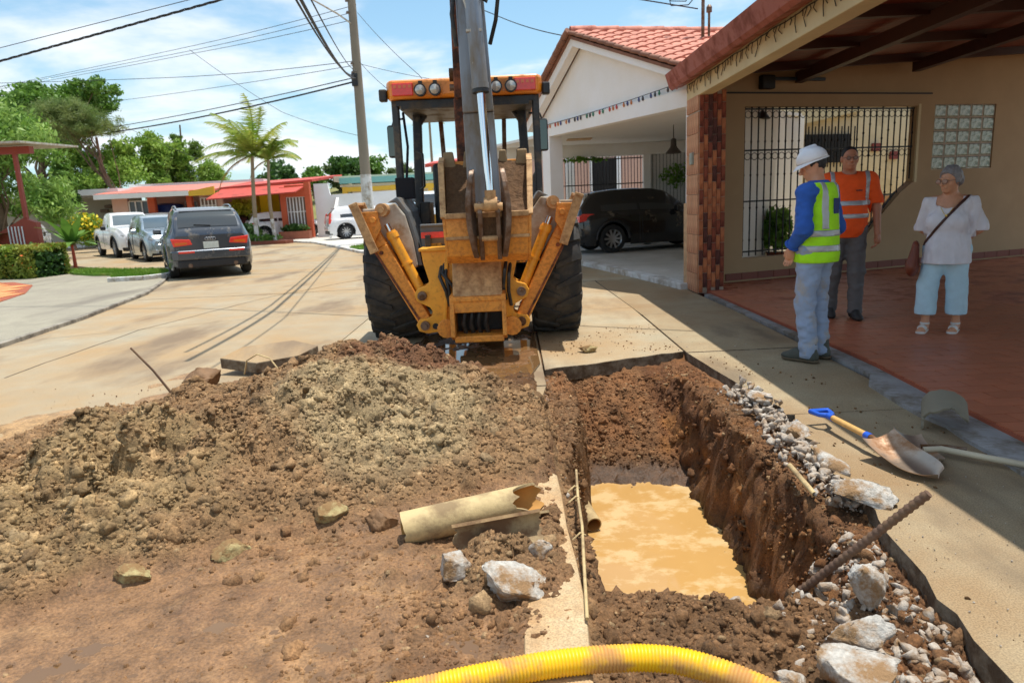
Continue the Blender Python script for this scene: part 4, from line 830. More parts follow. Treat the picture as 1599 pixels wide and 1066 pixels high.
q.tube([g1, g1 - dd * .03 + sd_ * .04, G + sd_ * .055, G - sd_ * .055, g1 - dd * .03 - sd_ * .04, g1], [.017, .014, .017, .017, .014, .017], 10); q.tube([g1, g1 + dd * .05], .021, 12); q.build('grip', m_blue, s1, smooth=60)
q = MB(); q.tube([g1 + dd * .04, fe], .0175, 14); q.build('shaft', m_wood_h, s1, smooth=60)
q = MB(); q.tube([fe - dd * .015, fe + dd * .03], .021, 12); q.build('ferrule', m_blue, s1, smooth=60)
q = MB(); q.tube([fe + dd * .025, fe + dd * .10 + Vector((.012, 0, -.02))], [.02, .016], 12); q.build('socket', m_bsteel, s1, smooth=60)
blade(s1, fe + dd * .07 + Vector((.012, 0, -.004)), (2.01, 3.06, .022), .215, (-.12, -.1, 1), m_blade)
s2 = thing('shovel', (2.4, 3.3, 0), 0, 'second shovel with a worn pale handle lying in the shade', 'shovel')
blade(s2, (2.125, 3.55, .05), (2.10, 3.22, .035), .17, (.3, 0, 1), m_blade)
q = MB(); q.tube([(2.14, 3.40, .035), (2.22, 3.375, .045), (2.36, 3.25, .04), (2.50, 3.13, .035), (2.75, 2.92, .035), (3.2, 2.6, .06)], .0165, 12); q.build('shaft', m_oldh, s2, smooth=60)
q = MB(); q.tube([(2.15, 3.44, .04), (2.26, 3.39, .05), (2.33, 3.34, .05)], .012, 8); q.build('socket', m_bsteel, s2, smooth=60)
# ------------------------------------------------------------------ near house: carport with tiled floor
m_beige = M('beige_wall_paint', lin(176, 148, 112), .85, var=.06, scale=2, bump=.08, bscale=120, dirt=lin(160, 132, 98), damt=.2, dscale=.7, dsoft=.5)
m_cream = M('cream_beam_paint', lin(214, 198, 158), .8, var=.06, scale=3, bump=.06, bscale=120, dirt=lin(190, 172, 132), damt=.25, dscale=1.2, dsoft=.5)
m_gutter = M('red_brown_gutter', lin(150, 66, 42), .45, var=.1, scale=3, dirt=lin(120, 62, 44), damt=.35, dscale=4)
m_wood = M('dark_ceiling_wood', lin(120, 52, 30), .55, var=.2, scale=5, stretch=(.5, 6, 1), rand=.12)
m_rafter = M('dark_rafter_wood', lin(66, 34, 24), .55, var=.2, scale=4)
m_tile = M('terracotta_floor_tile', lin(174, 101, 70), .42, var=.12, scale=9, rand=.09, dirt=lin(140, 84, 60), damt=.3, dscale=3)
m_grout = M('grout', lin(152, 80, 54), .9, var=.1)
m_skirt = M('terracotta_skirting', lin(120, 56, 36), .5, var=.12, rand=.1)
m_bar = M('black_iron_bars', lin(24, 22, 22), .5, .3, var=.1)
brickm = [M('clad_brick_%s' % k, c, .6, var=.25, scale=9, dirt=d, damt=.4, dscale=6, bump=.25, bscale=50, rand=.12, stretch=(1, 1, .4)) for k, c, d in
          (('red', lin(140, 66, 40), lin(96, 44, 30)), ('orange', lin(186, 112, 68), lin(150, 80, 50)), ('dark', lin(92, 44, 34), lin(66, 36, 30)), ('tan', lin(196, 146, 108), lin(160, 100, 70)))]
m_mortar = M('pale_mortar', lin(180, 164, 146), .9, var=.1)
m_gblock = M('glass_block', lin(196, 204, 186), .06, var=.25, scale=16, dirt=lin(96, 110, 78), damt=.45, dscale=14, drough=.08, bump=.6, bscale=22, bdist=.02, coat=.3)
m_yard = M('courtyard_wall', lin(206, 192, 160), .85, var=.05, dirt=lin(180, 164, 130), damt=.25, dscale=1.5)
m_yardlow = M('courtyard_dado', lin(168, 128, 90), .8, var=.12, scale=6)
m_black = M('near_black', lin(20, 19, 20), .6)

W0 = Vector((3.37, 10.68, 0)); WD = Vector((.9557, .2942, 0)).normalized(); WN = Vector((WD.y, -WD.x, 0))
house = thing('carport_house', (5.5, 10.5, 0), 0, 'beige house carport with red gutter, cream beam and terracotta tiled floor', 'house')
def wp(u, z, o=0.0): return W0 + WD * u + WN * o + Vector((0, 0, z))
def wallbox(mb, u0, u1, z0, z1, o0, o1):
    vs = [wp(u, z, o) for z in (z0, z1) for u, o in ((u0, o0), (u1, o0), (u1, o1), (u0, o1))]
    return mb.add(vs, [(3, 2, 1, 0), (4, 5, 6, 7), (0, 1, 5, 4), (1, 2, 6, 5), (2, 3, 7, 6), (3, 0, 4, 7)])
GU0, GU1, GZ0, GZ1 = .33, 3.69, .40, 2.69
BU0, BU1, BZ0, BZ1 = 4.05, 5.41, 1.65, 2.72
def wtop(u): return 3.08 + (3.37 + .9557 * u - 2.6) * .07 + .06
def wallpoly(mb, pts, o0, o1):
    n = len(pts); vs = [wp(u, z, o) for o in (o0, o1) for u, z in pts]
    return mb.add(vs, [tuple(range(n)), tuple(range(2 * n - 1, n - 1, -1))] + [(i, i + n, (i + 1) % n + n, (i + 1) % n) for i in range(n)])
wl = MB()
for u0, u1, z0 in ((-.3, GU0, .03), (GU0, GU1, GZ1), (GU1, BU0, .03), (BU0, BU1, BZ1), (BU1, 9.5, .03)):
    wallpoly(wl, [(u0, z0), (u1, z0), (u1, wtop(u1)), (u0, wtop(u0))], 0, -.16)
wallbox(wl, GU0, GU1, .03, GZ0, -.16, 0); wallbox(wl, BU0, BU1, .03, BZ0, -.16, 0)
vs = [wp(u, z, o) for o in (0, -.16) for u, z in ((2.55, GZ0), (GU1, GZ0), (GU1, 1.48), (3.42, 1.30), (3.10, 1.0))]
wl.add(vs, [(0, 1, 2, 3, 4), (9, 8, 7, 6, 5), (3, 2, 7, 8), (4, 3, 8, 9), (0, 4, 9, 5)])
wall = wl.build('wall', m_beige, house)
lg = MB(); wallbox(lg, -.05, 3.95, 2.875, 2.895, 0, .025); lg.build('wall_conduit', m_black, house)
trim = MB(); wallbox(trim, GU1 - .001, GU1 + .05, 1.46, GZ1 + .03, -.02, .012); trim.build('opening_trim', m_cream, wall)
cdu = MB(); wallbox(cdu, .55, .78, 2.93, 3.13, 0, .12); cdu.build('wall_speaker', m_black, house, bevel=.02)
arm_ = MB(); wallbox(arm_, .75, 1.75, 3.06, 3.11, .02, .06); arm_.build('speaker_arm', M('blue_grey_tube', lin(52, 66, 78), .5), house, bevel=.01)
# iron grille, each bar of its own
gm = {}
def grille_bar(u, z0, z1):
    h = round(z1 - z0, 2)
    if h not in gm:
        mb = MB(); mb.box((0, 0, h / 2), (.016, .016, h))
        for k in range(int(h / .42)): mb.lathe([(.006, -.03), (.02, 0), (.006, .03)], 6, (0, 0, .25 + k * .5))
        gm[h] = mb.mesh('bar', m_bar)
    o = link('bar', gm[h], gr_t); o.location = wp(u, z0, -.06) - ORG[gr_t.name]; o.rotation_euler = (0, 0, math.atan2(WD.y, WD.x))
gr_t = thing('window_grille', wp(2.0, .4), 0, 'black wrought iron grille with a stepped corner in the beige wall', 'grille')
nb = 27
for i in range(nb):
    u = GU0 + .04 + (GU1 - GU0 - .08) * i / (nb - 1); z0 = GZ0 + .03
    if u > 2.55: z0 = max(z0, GZ0 + (u - 2.55) / (3.1 - 2.55) * (1.0 - GZ0) + .03 if u < 3.1 else 1.0 + (u - 3.1) * .9 + .03)
    grille_bar(u, z0, GZ1 - .02)
for z, u1 in ((GZ1 - .03, GU1), (2.05, GU1), (1.28, 3.35), (.50, 2.6)):
    r_ = MB(); wallbox(r_, GU0 + .02, u1 - .02, z - .012, z + .012, -.072, -.048); r_.build('rail', m_bar, gr_t)
dg = MB(); dg.bar(wp(2.62, .52, -.06), wp(3.36, 1.31, -.06), .02, .02); dg.build('rail', m_bar, gr_t)
sm = MB()
sm.lathe([(.052, -.006), (.058, 0), (.052, .006), (.046, 0), (.052, -.006)], 14, (0, 0, 0), 'y', caps=False); scroll = sm.mesh('scroll', m_bar)
for i in range(nb - 1):
    for z in (2.58, 1.96):
        o = link('scroll', scroll, gr_t); o.location = wp(GU0 + .04 + (GU1 - GU0 - .08) * (i + .5) / (nb - 1), z, -.06) - ORG[gr_t.name]; o.rotation_euler = (0, 0, math.atan2(WD.y, WD.x))
# glass blocks
fr_ = MB()
for i in range(6): u = BU0 + (BU1 - BU0) * i / 5; wallbox(fr_, u - .012, u + .012, BZ0, BZ1, -.12, -.02)
for i in range(6): z = BZ0 + (BZ1 - BZ0) * i / 5; wallbox(fr_, BU0, BU1, z - .0115, z + .0115, -.119, -.021)
gbw = fr_.build('glass_block_window', m_mortar, house)
gbs = MB(); gbs.box((0, 0, 0), (.24, .09, .185)); gbm = gbs.mesh('glass_block', m_gblock)
for i in range(5):
    for j in range(5):
        o = link('glass_block', gbm, gbw); o.location = wp(BU0 + (BU1 - BU0) * (i + .5) / 5, BZ0 + (BZ1 - BZ0) * (j + .5) / 5, -.055); o.rotation_euler = (0, 0, math.atan2(WD.y, WD.x))
        bv = o.modifiers.new('bevel', 'BEVEL'); bv.width = .015; bv.segments = 2
# skirting tiles
skm = MB(); skm.box((0, 0, 0), (.29, .014, .11)); skme = skm.mesh('skirting_tile', m_skirt)
for i in range(31):
    o = link('skirting_tile', skme, wall); o.location = wp(.02 + .15 + i * .3, .125, .008); o.rotation_euler = (0, 0, math.atan2(WD.y, WD.x))
# courtyard seen through the grille
yw = MB(); wallbox(yw, 2.3, 9.3, .0, 1.2, -3.9, -3.78); dado = yw.build('courtyard_dado', m_yardlow, house)
yw = MB(); wallbox(yw, 2.3, 9.3, 1.2, 3.5, -3.9, -3.8); cw = yw.build('courtyard_wall', m_yard, house)
yc = MB(); wallbox(yc, 3.72, 3.92, .0, 3.1, -3.6, -3.4); yc.build('courtyard_column', m_yard, house)
yb = MB(); vs = [wp(u, z, o) for o in (-3.75, -3.55) for u, z in ((2.3, 2.45), (6.1, 3.12), (6.1, 3.6), (2.3, 3.6))]; yb.add(vs, [(0, 1, 2, 3), (7, 6, 5, 4), (0, 4, 5, 1), (1, 5, 6, 2), (2, 6, 7, 3), (3, 7, 4, 0)]); yb.build('courtyard_fascia', m_cream, house)
dr = MB(); wallbox(dr, 3.05, 3.65, .05, 2.2, -3.78, -3.74); ddoor = dr.build('courtyard_door', m_black, house)
dn = MB(); wallbox(dn, 4.65, 5.9, 2.0, 2.62, -3.8, -3.76); dwin = dn.build('courtyard_window', m_black, house)
for i in range(9):
    b_ = MB(); u = 4.5 + i * .18; wallbox(b_, u - .01, u + .01, 1.9, 2.78, -3.72, -3.70); b_.build('window_bar', m_bar, dwin)
for u, z in ((6.62, 2.31), (7.16, 2.12), (7.75, 2.4)):
    tt_ = MB(); wallbox(tt_, u - .12, u + .12, z - .09, z + .09, -3.78, -3.74); tt_.build('wall_plaque', M('plaque_red', lin(120, 44, 34), .5), house)
yf = MB(); wallbox(yf, .2, 9.4, .0, .02, -3.78, -.17); yf.build('courtyard_floor', m_cream, house)
for u, o_ in ((2.05, -1.5),):
    lamp_ = MB(); lamp_.lathe([(.2, 0), (.17, .05), (.08, .16), (.03, .2)], 18, wp(u - .35, 2.68, o_)); lamp_.build('courtyard_lamp', m_black, house, smooth=50)
# column clad in upright bricks
CX0, CX1, CY0, CY1, CZ1 = 2.76, 3.13, 9.93, 10.55, 2.83
cc = MB(); cc.box2((CX0, CY0, 0), (CX1, CY1, CZ1)); colm = cc.build('column', m_mortar, house)
bw, bhh = .062, .215
bms = []
for k in range(4):
    mb = MB(); mb.box((0, 0, 0), (bw - .008, .02, bhh - .008)); bms.append(mb.mesh('clad_brick', brickm[k]))
    mb = MB(); mb.box((0, 0, 0), (.02, .118, .275)); bms.append(mb.mesh('clad_tile', brickm[3]))
nc = 6; wcol = (CX1 - CX0) / nc
r2 = random.Random(11)
for i in range(nc):
    z = -.02 - (.11 if i % 2 else 0)
    while z < CZ1 - .06:
        z0, z1 = max(z, .01), min(z + bhh, CZ1)
        if z1 - z0 > .08:
            k = r2.choices((0, 1, 2), (4, 5, 2.2))[0]; o = link('clad_brick', bms[k * 2], colm); o.location = (CX0 + wcol * (i + .5), CY0 - .009, (z0 + z1) / 2); o.scale = (1, 1, (z1 - z0) / bhh)
        z += bhh
for j in range(5):
    for k in range(10):
        o = link('clad_tile', bms[1], colm); o.location = (CX0 - .009, CY0 + .062 + j * .124, .145 + k * .283); o.scale = (1, 1, 1 if k < 9 else .85)
mt = MB(); mt.box((CX0 - .03, 10.2, 1.93), (.05, .12, .17)); mt.lathe([(.05, 0), (.04, .03), (.02, .05)], 12, (CX0 - .06, 10.2, 1.93), 'x'); mt.build('meter_box', M('meter_grey', lin(150, 160, 150), .4), house, bevel=.01)
# beam, gutter, roof with boards and rafters
be = MB(); be.prism([(2.74, 2.77), (2.94, 2.77), (2.94, 3.04), (2.74, 3.04)], 'y', -2.5, 10.56); beam = be.build('beam', m_cream, house, bevel=.01)
gu = MB(); gu.prism([(2.50, 2.99), (2.54, 2.95), (2.70, 2.99), (2.735, 3.02), (2.735, 3.15), (2.71, 3.15), (2.70, 3.03), (2.55, 2.98), (2.525, 3.0), (2.47, 3.17), (2.44, 3.17)], 'y', -2.5, 10.62); gutter = gu.build('gutter', m_gutter, house)
ge = MB(); ge.prism([(2.44, 3.17), (2.50, 2.985), (2.54, 2.945), (2.74, 3.01), (2.74, 3.15)], 'y', 10.62, 10.635); ge.build('gutter_end', m_gutter, gutter)
rp = MB(); rp.box((2.66, 10.67, 3.22), (.12, .09, .2)); rp.build('gutter_bracket', m_gutter, gutter, bevel=.01)
SL = .07
def rz(x): return 3.08 + (x - 2.6) * SL
rt = MB(); rt.add([(2.56, -2.5, rz(2.56) + .08), (11, -2.5, rz(11) + .08), (11, 13.6, rz(11) + .08), (2.56, 10.62, rz(2.56) + .08), (2.56, -2.5, rz(2.56) + .14), (11, -2.5, rz(11) + .14), (11, 13.6, rz(11) + .14), (2.56, 10.62, rz(2.56) + .14)],
                  [(3, 2, 1, 0), (4, 5, 6, 7), (0, 1, 5, 4), (1, 2, 6, 5), (2, 3, 7, 6), (3, 0, 4, 7)]); roofo = rt.build('roof', m_gutter, house)
pm = MB(); x0, x1 = 2.95, 10.9; pm.add([(x0, -.069, 0), (x1, -.069, (x1 - x0) * SL), (x1, .069, (x1 - x0) * SL), (x0, .069, 0), (x0, -.069, .018), (x1, -.069, (x1 - x0) * SL + .018), (x1, .069, (x1 - x0) * SL + .018), (x0, .069, .018)], [(3, 2, 1, 0), (4, 5, 6, 7), (0, 1, 5, 4), (1, 2, 6, 5), (2, 3, 7, 6), (3, 0, 4, 7)])
pme = pm.mesh('ceiling_board', m_wood)
for i in range(96):
    o = link('ceiling_board', pme, roofo); o.location = (0, -.3 + i * .143, rz(2.95) + .055)
for i in range(8):
    y = 1.4 + i * 1.45; ra = MB(); ra.bar((2.9, y, rz(2.9) + .0), (10.8, y + 2.4, rz(10.8) + .0), .09, .12); ra.build('rafter', m_rafter, house)
for x in (4.6, 6.6, 8.6):
    pu = MB(); pu.bar((x, -1, rz(x) - .11), (x, 11.4, rz(x) - .11), .12, .16); pu.build('purlin', m_rafter, house)
# terracotta floor: bed, then tiles
def pe(y): return np.interp(y, [0, 3.39, 4.15, 5.4, 7, 9.79, 10.5], [2.72, 2.70, 2.74, 2.84, 2.84, 2.86, 2.9])
bed = MB(); ys = [-1.5, 1, 2.5, 3.4, 4.2, 5.4, 7, 8.5, 9.79, 10.6]
bed.prism([(10.5, -1.5), (10.5, 12.95)] + [(float(pe(y)) + .02, y) for y in ys[::-1]], 'z', -.13, .042); floor = bed.build('floor', m_grout, house)
TW, TH = .30, .148
tl = MB(); tl.box((0, 0, 0), (TW - .006, TH - .006, .012)); tme = tl.mesh('floor_tile', m_tile)
cand = []
for j in range(95):
    y = -.5 + j * TH; x0 = float(pe(y)) + .03; x = x0; first = j % 2 == 1
    while x < 10.3:
        w = TW / 2 if first else TW; first = False; cx = x + w / 2; x += w
        if y > 10.6 + (cx - 3.37) * .308 - .12 or (2.56 < cx < 3.33 and y > 9.80) or cx / max(y, .1) > 1.05: continue
        cand.append((y * y + cx * cx, cx, y, w))
cand.sort()
mm_ = MB()
for k, (d_, x, y, w) in enumerate(cand):
    if k < 300:
        o = link('floor_tile', tme, floor); o.location = (x, y, .0445 + rng.uniform(-.0008, .0008)); o.scale = (w / TW, 1, 1)
    else: mm_.box((x, y, .0445), (w - .006, TH - .006, .012))
kind(mm_.build('floor_tiles_beyond', m_tile, floor), 'stuff')
# worn grey strip of old paint along the tile edge
wsm = M('worn_grey_strip', lin(150, 148, 146), .75, var=.2, scale=6, dirt=lin(112, 100, 84), damt=.42, dscale=4, bump=.3)
ws = MB(); inn = [(float(pe(y)) + .012 + (.03 if 3.2 < y < 5.2 else 0), y) for y in np.linspace(.5, 9.7, 24)]; r3 = random.Random(4)
outl = [(float(pe(y)) - (.24 if y < 3.3 else .20 if y < 4.9 else .10 if y < 6 else .06) - r3.uniform(0, .05), y) for y in np.linspace(9.7, .5, 40)]
ws.prism(inn + outl, 'z', -.1, .022); kind(ws.build('worn_edge_strip', wsm), 'structure')
# fairy light cords along the beam
fl_ = thing('fairy_light_cord', (2.73, 7, 3.0), 0, 'tangled dark fairy light cord hanging along the cream carport beam', 'string lights')
r4 = random.Random(9); mcord = M('dark_cord', lin(58, 50, 40), .7)
fc = MB(); fc.tube([(2.732, 4.2 + i * .16, 2.985 + r4.uniform(-.012, .012)) for i in range(40)], .006, 5); fc.build('cord', mcord, fl_)
for i in range(58):
    y = 4.3 + i * .108 + r4.uniform(-.04, .04); L_ = r4.uniform(.05, .17); q = MB(); q.tube([(2.73, y, 2.985), (2.722, y + r4.uniform(-.05, .05), 2.985 - L_ * .5), (2.728, y + r4.uniform(-.05, .05), 2.985 - L_)], .005, 4); q.build('drop', mcord, fl_)
# ------------------------------------------------------------------ white gabled house with a car in its carport
m_white = M('white_wall_paint', (.82, .82, .82), .8, var=.03, scale=2, dirt=lin(222, 218, 208), damt=.2, dscale=.8, dsoft=.5)
m_rtile = M('clay_roof_tile', lin(200, 132, 110), .75, var=.18, scale=6, rand=.14, dirt=lin(150, 84, 70), damt=.35, dscale=5)
m_rtiled = M('clay_roof_edge', lin(132, 92, 74), .85, var=.25, scale=8, rand=.15)
m_stone = M('tan_stone_clad', lin(190, 158, 122), .8, var=.25, scale=14, bump=.5, bscale=30)
m_pink = M('dusty_pink_wall', lin(196, 158, 140), .85, var=.06)
m_int = M('carport_ceiling', (.72, .70, .66), .85, var=.03)
F0 = Vector((2.78, 10.45, 0)); FD = Vector((-.4435, .8963, 0)); FN = Vector((.8963, .4435, 0))
def fp(s_, z, o=0.0): return F0 + FD * s_ + FN * o + Vector((0, 0, z))
def fbox(mb, s0, s1, z0, z1, o0, o1):
    vs = [fp(s_, z, o) for z in (z0, z1) for s_, o in ((s0, o0), (s1, o0), (s1, o1), (s0, o1))]
    return mb.add(vs, [(3, 2, 1, 0), (4, 5, 6, 7), (0, 1, 5, 4), (1, 2, 6, 5), (2, 3, 7, 6), (3, 0, 4, 7)])
def fpoly(mb, pts, o0, o1):
    n = len(pts); vs = [fp(s_, z, o) for o in (o0, o1) for s_, z in pts]
    return mb.add(vs, [tuple(range(n)), tuple(range(2 * n - 1, n - 1, -1))] + [(i, i + n, (i + 1) % n + n, (i + 1) % n) for i in range(n)])
wh_ = thing('white_gabled_house', (3.2, 13, 0), 0, 'white gabled house with clay tile roof and open carport', 'house')
AP, EL, ER = (2.95, 4.30), (4.78, 3.05), (.10, 3.24)
gb = MB(); fpoly(gb, [(.0, 2.70), (4.38, 2.70), (4.55, 3.05), (2.95, 4.18), (.12, 3.12), (0, 3.08)], .06, .2); gable = gb.build('gable_wall', m_white, wh_)
rk = MB(); fpoly(rk, [(ER[0], ER[1] - .16), (AP[0], AP[1] - .17), (AP[0], AP[1]), ER], -.16, .0); rk.build('barge_board', m_white, wh_)
rk = MB(); fpoly(rk, [(AP[0] + .001, AP[1] - .17), (EL[0], EL[1] - .2), EL, (AP[0] + .001, AP[1])], -.16, .0); rk.build('barge_board', m_white, wh_)
bm_ = MB(); fbox(bm_, .0, 4.5, 2.70, 2.95, .0, .055); bm_.build('front_beam', m_white, wh_)
pL = MB(); fbox(pL, 4.16, 4.46, .95, 2.70, .0, .30); pL.build('post', m_white, wh_)
pL = MB(); fbox(pL, 4.14, 4.48, .05, .95, -.02, .32); pL.build('post_base', m_stone, wh_)
pR = MB(); fbox(pR, .0, .12, 1.30, 2.70, .01, .14); pR.build('post', m_white, wh_)
pR = MB(); fbox(pR, -.02, .14, .02, 1.30, -.01, .16); pR.build('post_base', m_stone, wh_)
# roof planes with tiles laid in courses
RDv = Vector((1.66, .36, 0)).normalized(); apex = fp(AP[0], AP[1] + .06, -.2); eR = fp(ER[0] - .1, ER[1] + .02, -.2); dv = eR - apex; nrow = 13; ncol = 11
rp = MB(); q = [apex, eR, eR + RDv * .35, apex.lerp(eR, .72) + RDv * 3.3, apex + RDv * 3.3]; dn = Vector((0, 0, -.06)); rp.add([p + dn for p in q] + [p + dn + Vector((0, 0, -.05)) for p in q], [(0, 1, 2, 3, 4), (9, 8, 7, 6, 5)] + [(i, i + 5, (i + 1) % 5 + 5, (i + 1) % 5) for i in range(5)])
rpl = rp.build('roof', m_rtiled, wh_)
sl_u = dv / nrow; tl_w = 3.3 / ncol
tmb = MB(); nn = RDv.cross(dv.normalized()); nn = nn if nn.z > 0 else -nn
prof_t = [(t / 8, .055 * math.sin(math.pi * t / 8 * 1.0) if t < 8 else 0) for t in range(9)]
vs = []
for e, lift in ((0, 0.0), (1.12, .022)):
    for t, h in prof_t: vs.append(RDv * (t * tl_w * 1.02) + sl_u * e + nn * (h + lift))
for t, h in prof_t: vs.append(RDv * (t * tl_w * 1.02) + sl_u * 1.12 + nn * (h * .6 - .012))
tmb.add(vs, [(i, i + 1, 10 + i, 9 + i) for i in range(8)] + [(9 + i, 10 + i, 19 + i, 18 + i) for i in range(8)])
tme_ = tmb.mesh('roof_tile', m_rtile, 50)
for r_ in range(nrow):
    for c_ in range(ncol):
        if c_ * tl_w > .3 + max(0, 13 - r_ - 1.5) * .85: continue
        o = link('roof_tile', tme_, rpl); o.location = apex + sl_u * r_ + RDv * (tl_w * c_) + nn * rng.uniform(-.004, .006)
rg = MB()
for c_ in range(7):
    rg = MB(); p = apex + RDv * (c_ * .44) + Vector((0, 0, .03)); rg.tube([p, p + RDv * .47], [.075, .09], 10); rg.build('ridge_tile', m_rtile, rpl, smooth=60)
eL = fp(EL[0] + .05, EL[1] + .02, -.2); lp_ = MB(); q = [apex, eL, eL + FN * 5, apex + FN * 5]; lp_.add(q + [p + Vector((0, 0, -.06)) for p in q], [(3, 2, 1, 0), (4, 5, 6, 7), (0, 1, 5, 4), (1, 2, 6, 5), (2, 3, 7, 6), (3, 0, 4, 7)])
lpl = lp_.build('roof', m_rtiled, wh_)
for k in range(12):
    et = MB(); a = apex.lerp(eL, k / 12) + FN * -.04; b_ = apex.lerp(eL, (k + 1.15) / 12) + FN * -.04; et.tube([a + Vector((0, 0, .03)), b_ + Vector((0, 0, .045))], .06, 8); et.build('edge_tile', m_rtiled, lpl, smooth=50)
for k in range(13):
    et = MB(); a = apex.lerp(eR, k / 13) + FN * -.02; b_ = apex.lerp(eR, (k + 1.12) / 13) + FN * -.02; et.tube([a + Vector((0, 0, -.005)), b_ + Vector((0, 0, .012))], .035, 8); et.build('edge_tile', m_rtiled, rpl, smooth=50)
# carport room: ceiling, back wall, side wall, grilles, floor
ce = MB(); ce.add([(2.80, 10.7, 2.74), (.9, 14.4, 2.74), (-.6, 20.6, 3.0), (6.2, 21.2, 3.0), (6.0, 14.2, 2.86), (2.80, 10.7, 2.80), (.9, 14.4, 2.80), (-.6, 20.6, 3.06), (6.2, 21.2, 3.06), (6.0, 14.2, 2.92)], [(0, 1, 2, 3, 4), (9, 8, 7, 6, 5), (0, 5, 6, 1), (1, 6, 7, 2), (2, 7, 8, 3), (3, 8, 9, 4), (4, 9, 5, 0)]); ce.build('ceiling', m_int, wh_)
bw_ = MB(); bw_.box2((-.6, 20.0, 2.62), (6.2, 20.2, 3.02)); bw_.box2((3.98, 20.0, .05), (4.18, 20.2, 2.62)); bw_.box2((-.6, 20.0, .05), (6.2, 20.2, .5)); bw_.box2((4.18, 20.1, .5), (6.2, 20.2, 2.62)); bw_.build('back_wall', m_white, wh_)
sw = MB(); vs = [(2.95, 10.72, .04), (6.0, 14.6, .04), (6.2, 20, .04), (6.35, 20, .04), (6.2, 14.55, .04), (3.1, 10.70, .04)]; sw.add(vs + [(x, y, 2.9) for x, y, z in vs], [(5, 4, 3, 2, 1, 0), (6, 7, 8, 9, 10, 11)] + [(i, (i + 1) % 6, (i + 1) % 6 + 6, i + 6) for i in range(6)]); sw.build('side_wall', m_int, wh_)
pk = MB(); pk.box2((-.6, 23.5, 0), (6.2, 23.6, 3.2)); pkw = pk.build('inner_wall', m_pink, wh_)
iw = MB(); iw.box2((2.95, 23.43, 1.0), (3.75, 23.49, 2.75)); iwin = iw.build('inner_window', m_black, wh_)
ir = MB(); ir.box2((2.86, 23.44, .9), (2.94, 23.5, 2.85)); ir.build('window_frame', m_white, iwin)
ir = MB(); ir.box2((3.76, 23.44, .9), (3.9, 23.5, 2.85)); ir.build('window_frame', m_white, iwin)
for i in range(6):
    b_ = MB(); b_.box2((3.0 + i * .135, 23.38, .9), (3.02 + i * .135, 23.40, 2.8)); b_.build('window_bar', m_bar, iwin)
ic = MB(); ic.box2((1.9, 21.5, 0), (2.15, 21.7, 2.8)); ic.build('inner_column', m_white, wh_)
g2 = thing('carport_grille', (2.5, 20, .5), 0, 'dark vertical bar grille behind the black car in the white carport', 'grille')
b1 = MB(); b1.box((0, 0, 1.06), (.018, .018, 2.12)); b1m = b1.mesh('bar', m_bar)
for i in range(30): o = link('bar', b1m, g2); o.location = (-1.2 + i * .09, .1, 0)
for i in range(12): o = link('bar', b1m, g2); o.location = (1.75 + i * .1, .06, 0); o.scale = (.6, .6, 1)
for z in (.55, 1.35, 2.05):
    b_ = MB(); b_.box((2.65, 20.1, .5 + z), (2.75, .02, .03)); b_.build('rail', m_bar, g2)
df = MB(); df.prism([(2.74, 10.45), (2.44, 12.15), (1.53, 16.3), (.9, 19), (-.5, 20.5), (6.5, 21), (6.2, 14.5), (3.0, 10.6)], 'z', -.1, .085); df.build('carport_floor', m_drive, wh_)
wk_ = MB()
for a, b_ in (((2.73, 10.48), (2.42, 12.15)), ((2.42, 12.15), (1.5, 16.3)), ((1.5, 16.3), (.9, 19))): wk_.bar((*a, .03), (*b_, .03), .2, .13)
wk_.build('drive_edge', m_whitekerb, wh_, bevel=.015)
vt = MB(); vt.box((1.75, 16.2, 2.79), (.55, .4, .02)); vt.build('ceiling_vent', m_stone, wh_)
gl_ = MB(); gl_.lathe([(.06, 0), (.05, -.05), (.02, -.07)], 10, (1.08, 14.55, 2.72)); gl_.build('green_lamp', M('green_glass', lin(70, 170, 140), .2), wh_)
pl_ = thing('pendant_lamp', (3.38, 14.0, 2.8), 0, 'dark metal pendant lamp hanging in the white carport', 'lamp')
q = MB(); q.tube([(3.38, 14, 2.82), (3.38, 14, 2.5)], .008, 6); q.build('cord', m_black, pl_)
q = MB(); q.lathe([(.05, 2.82), (.05, 2.80)], 12, (3.38, 14, 0)); q.build('ceiling_rose', m_black, pl_)
q = MB(); q.lathe([(.155, 2.25), (.15, 2.27), (.075, 2.36), (.06, 2.40), (.055, 2.52), (.02, 2.54)], 20, (3.38, 14, 0)); q.build('lamp_shade', M('lamp_dark', lin(50, 42, 36), .5), pl_, smooth=40)
# string of coloured bulbs under the gable
sg = thing('bulb_string', fp(2.2, 3.0, -.03), 0, 'string of small coloured bulbs strung across the white gable', 'string lights')
bc = [M('bulb_' + n_, c, .3, coat=.4) for n_, c in (('red', lin(190, 50, 44)), ('blue', lin(50, 60, 120)), ('green', lin(40, 120, 90)), ('orange', lin(200, 120, 60)), ('dark', lin(52, 50, 56)))]
pts = [fp(.3 + 4.1 * i / 40, 3.05 - .12 * i / 40 - .03 * math.sin(math.pi * i / 40), -.012) for i in range(41)]; q = MB(); q.tube(pts, .006, 5); q.build('cord', mcord, sg)
for i in range(29):
    p = pts[int(i * 40 / 29)] + Vector((0, 0, -.03)); q = MB(); q.lathe([(.006, .03), (.012, .02), (.02, -.01), (.016, -.035), (.004, -.05)], 8, p); q.build('bulb', bc[(i * 7 + i // 3) % 5], sg, smooth=60)
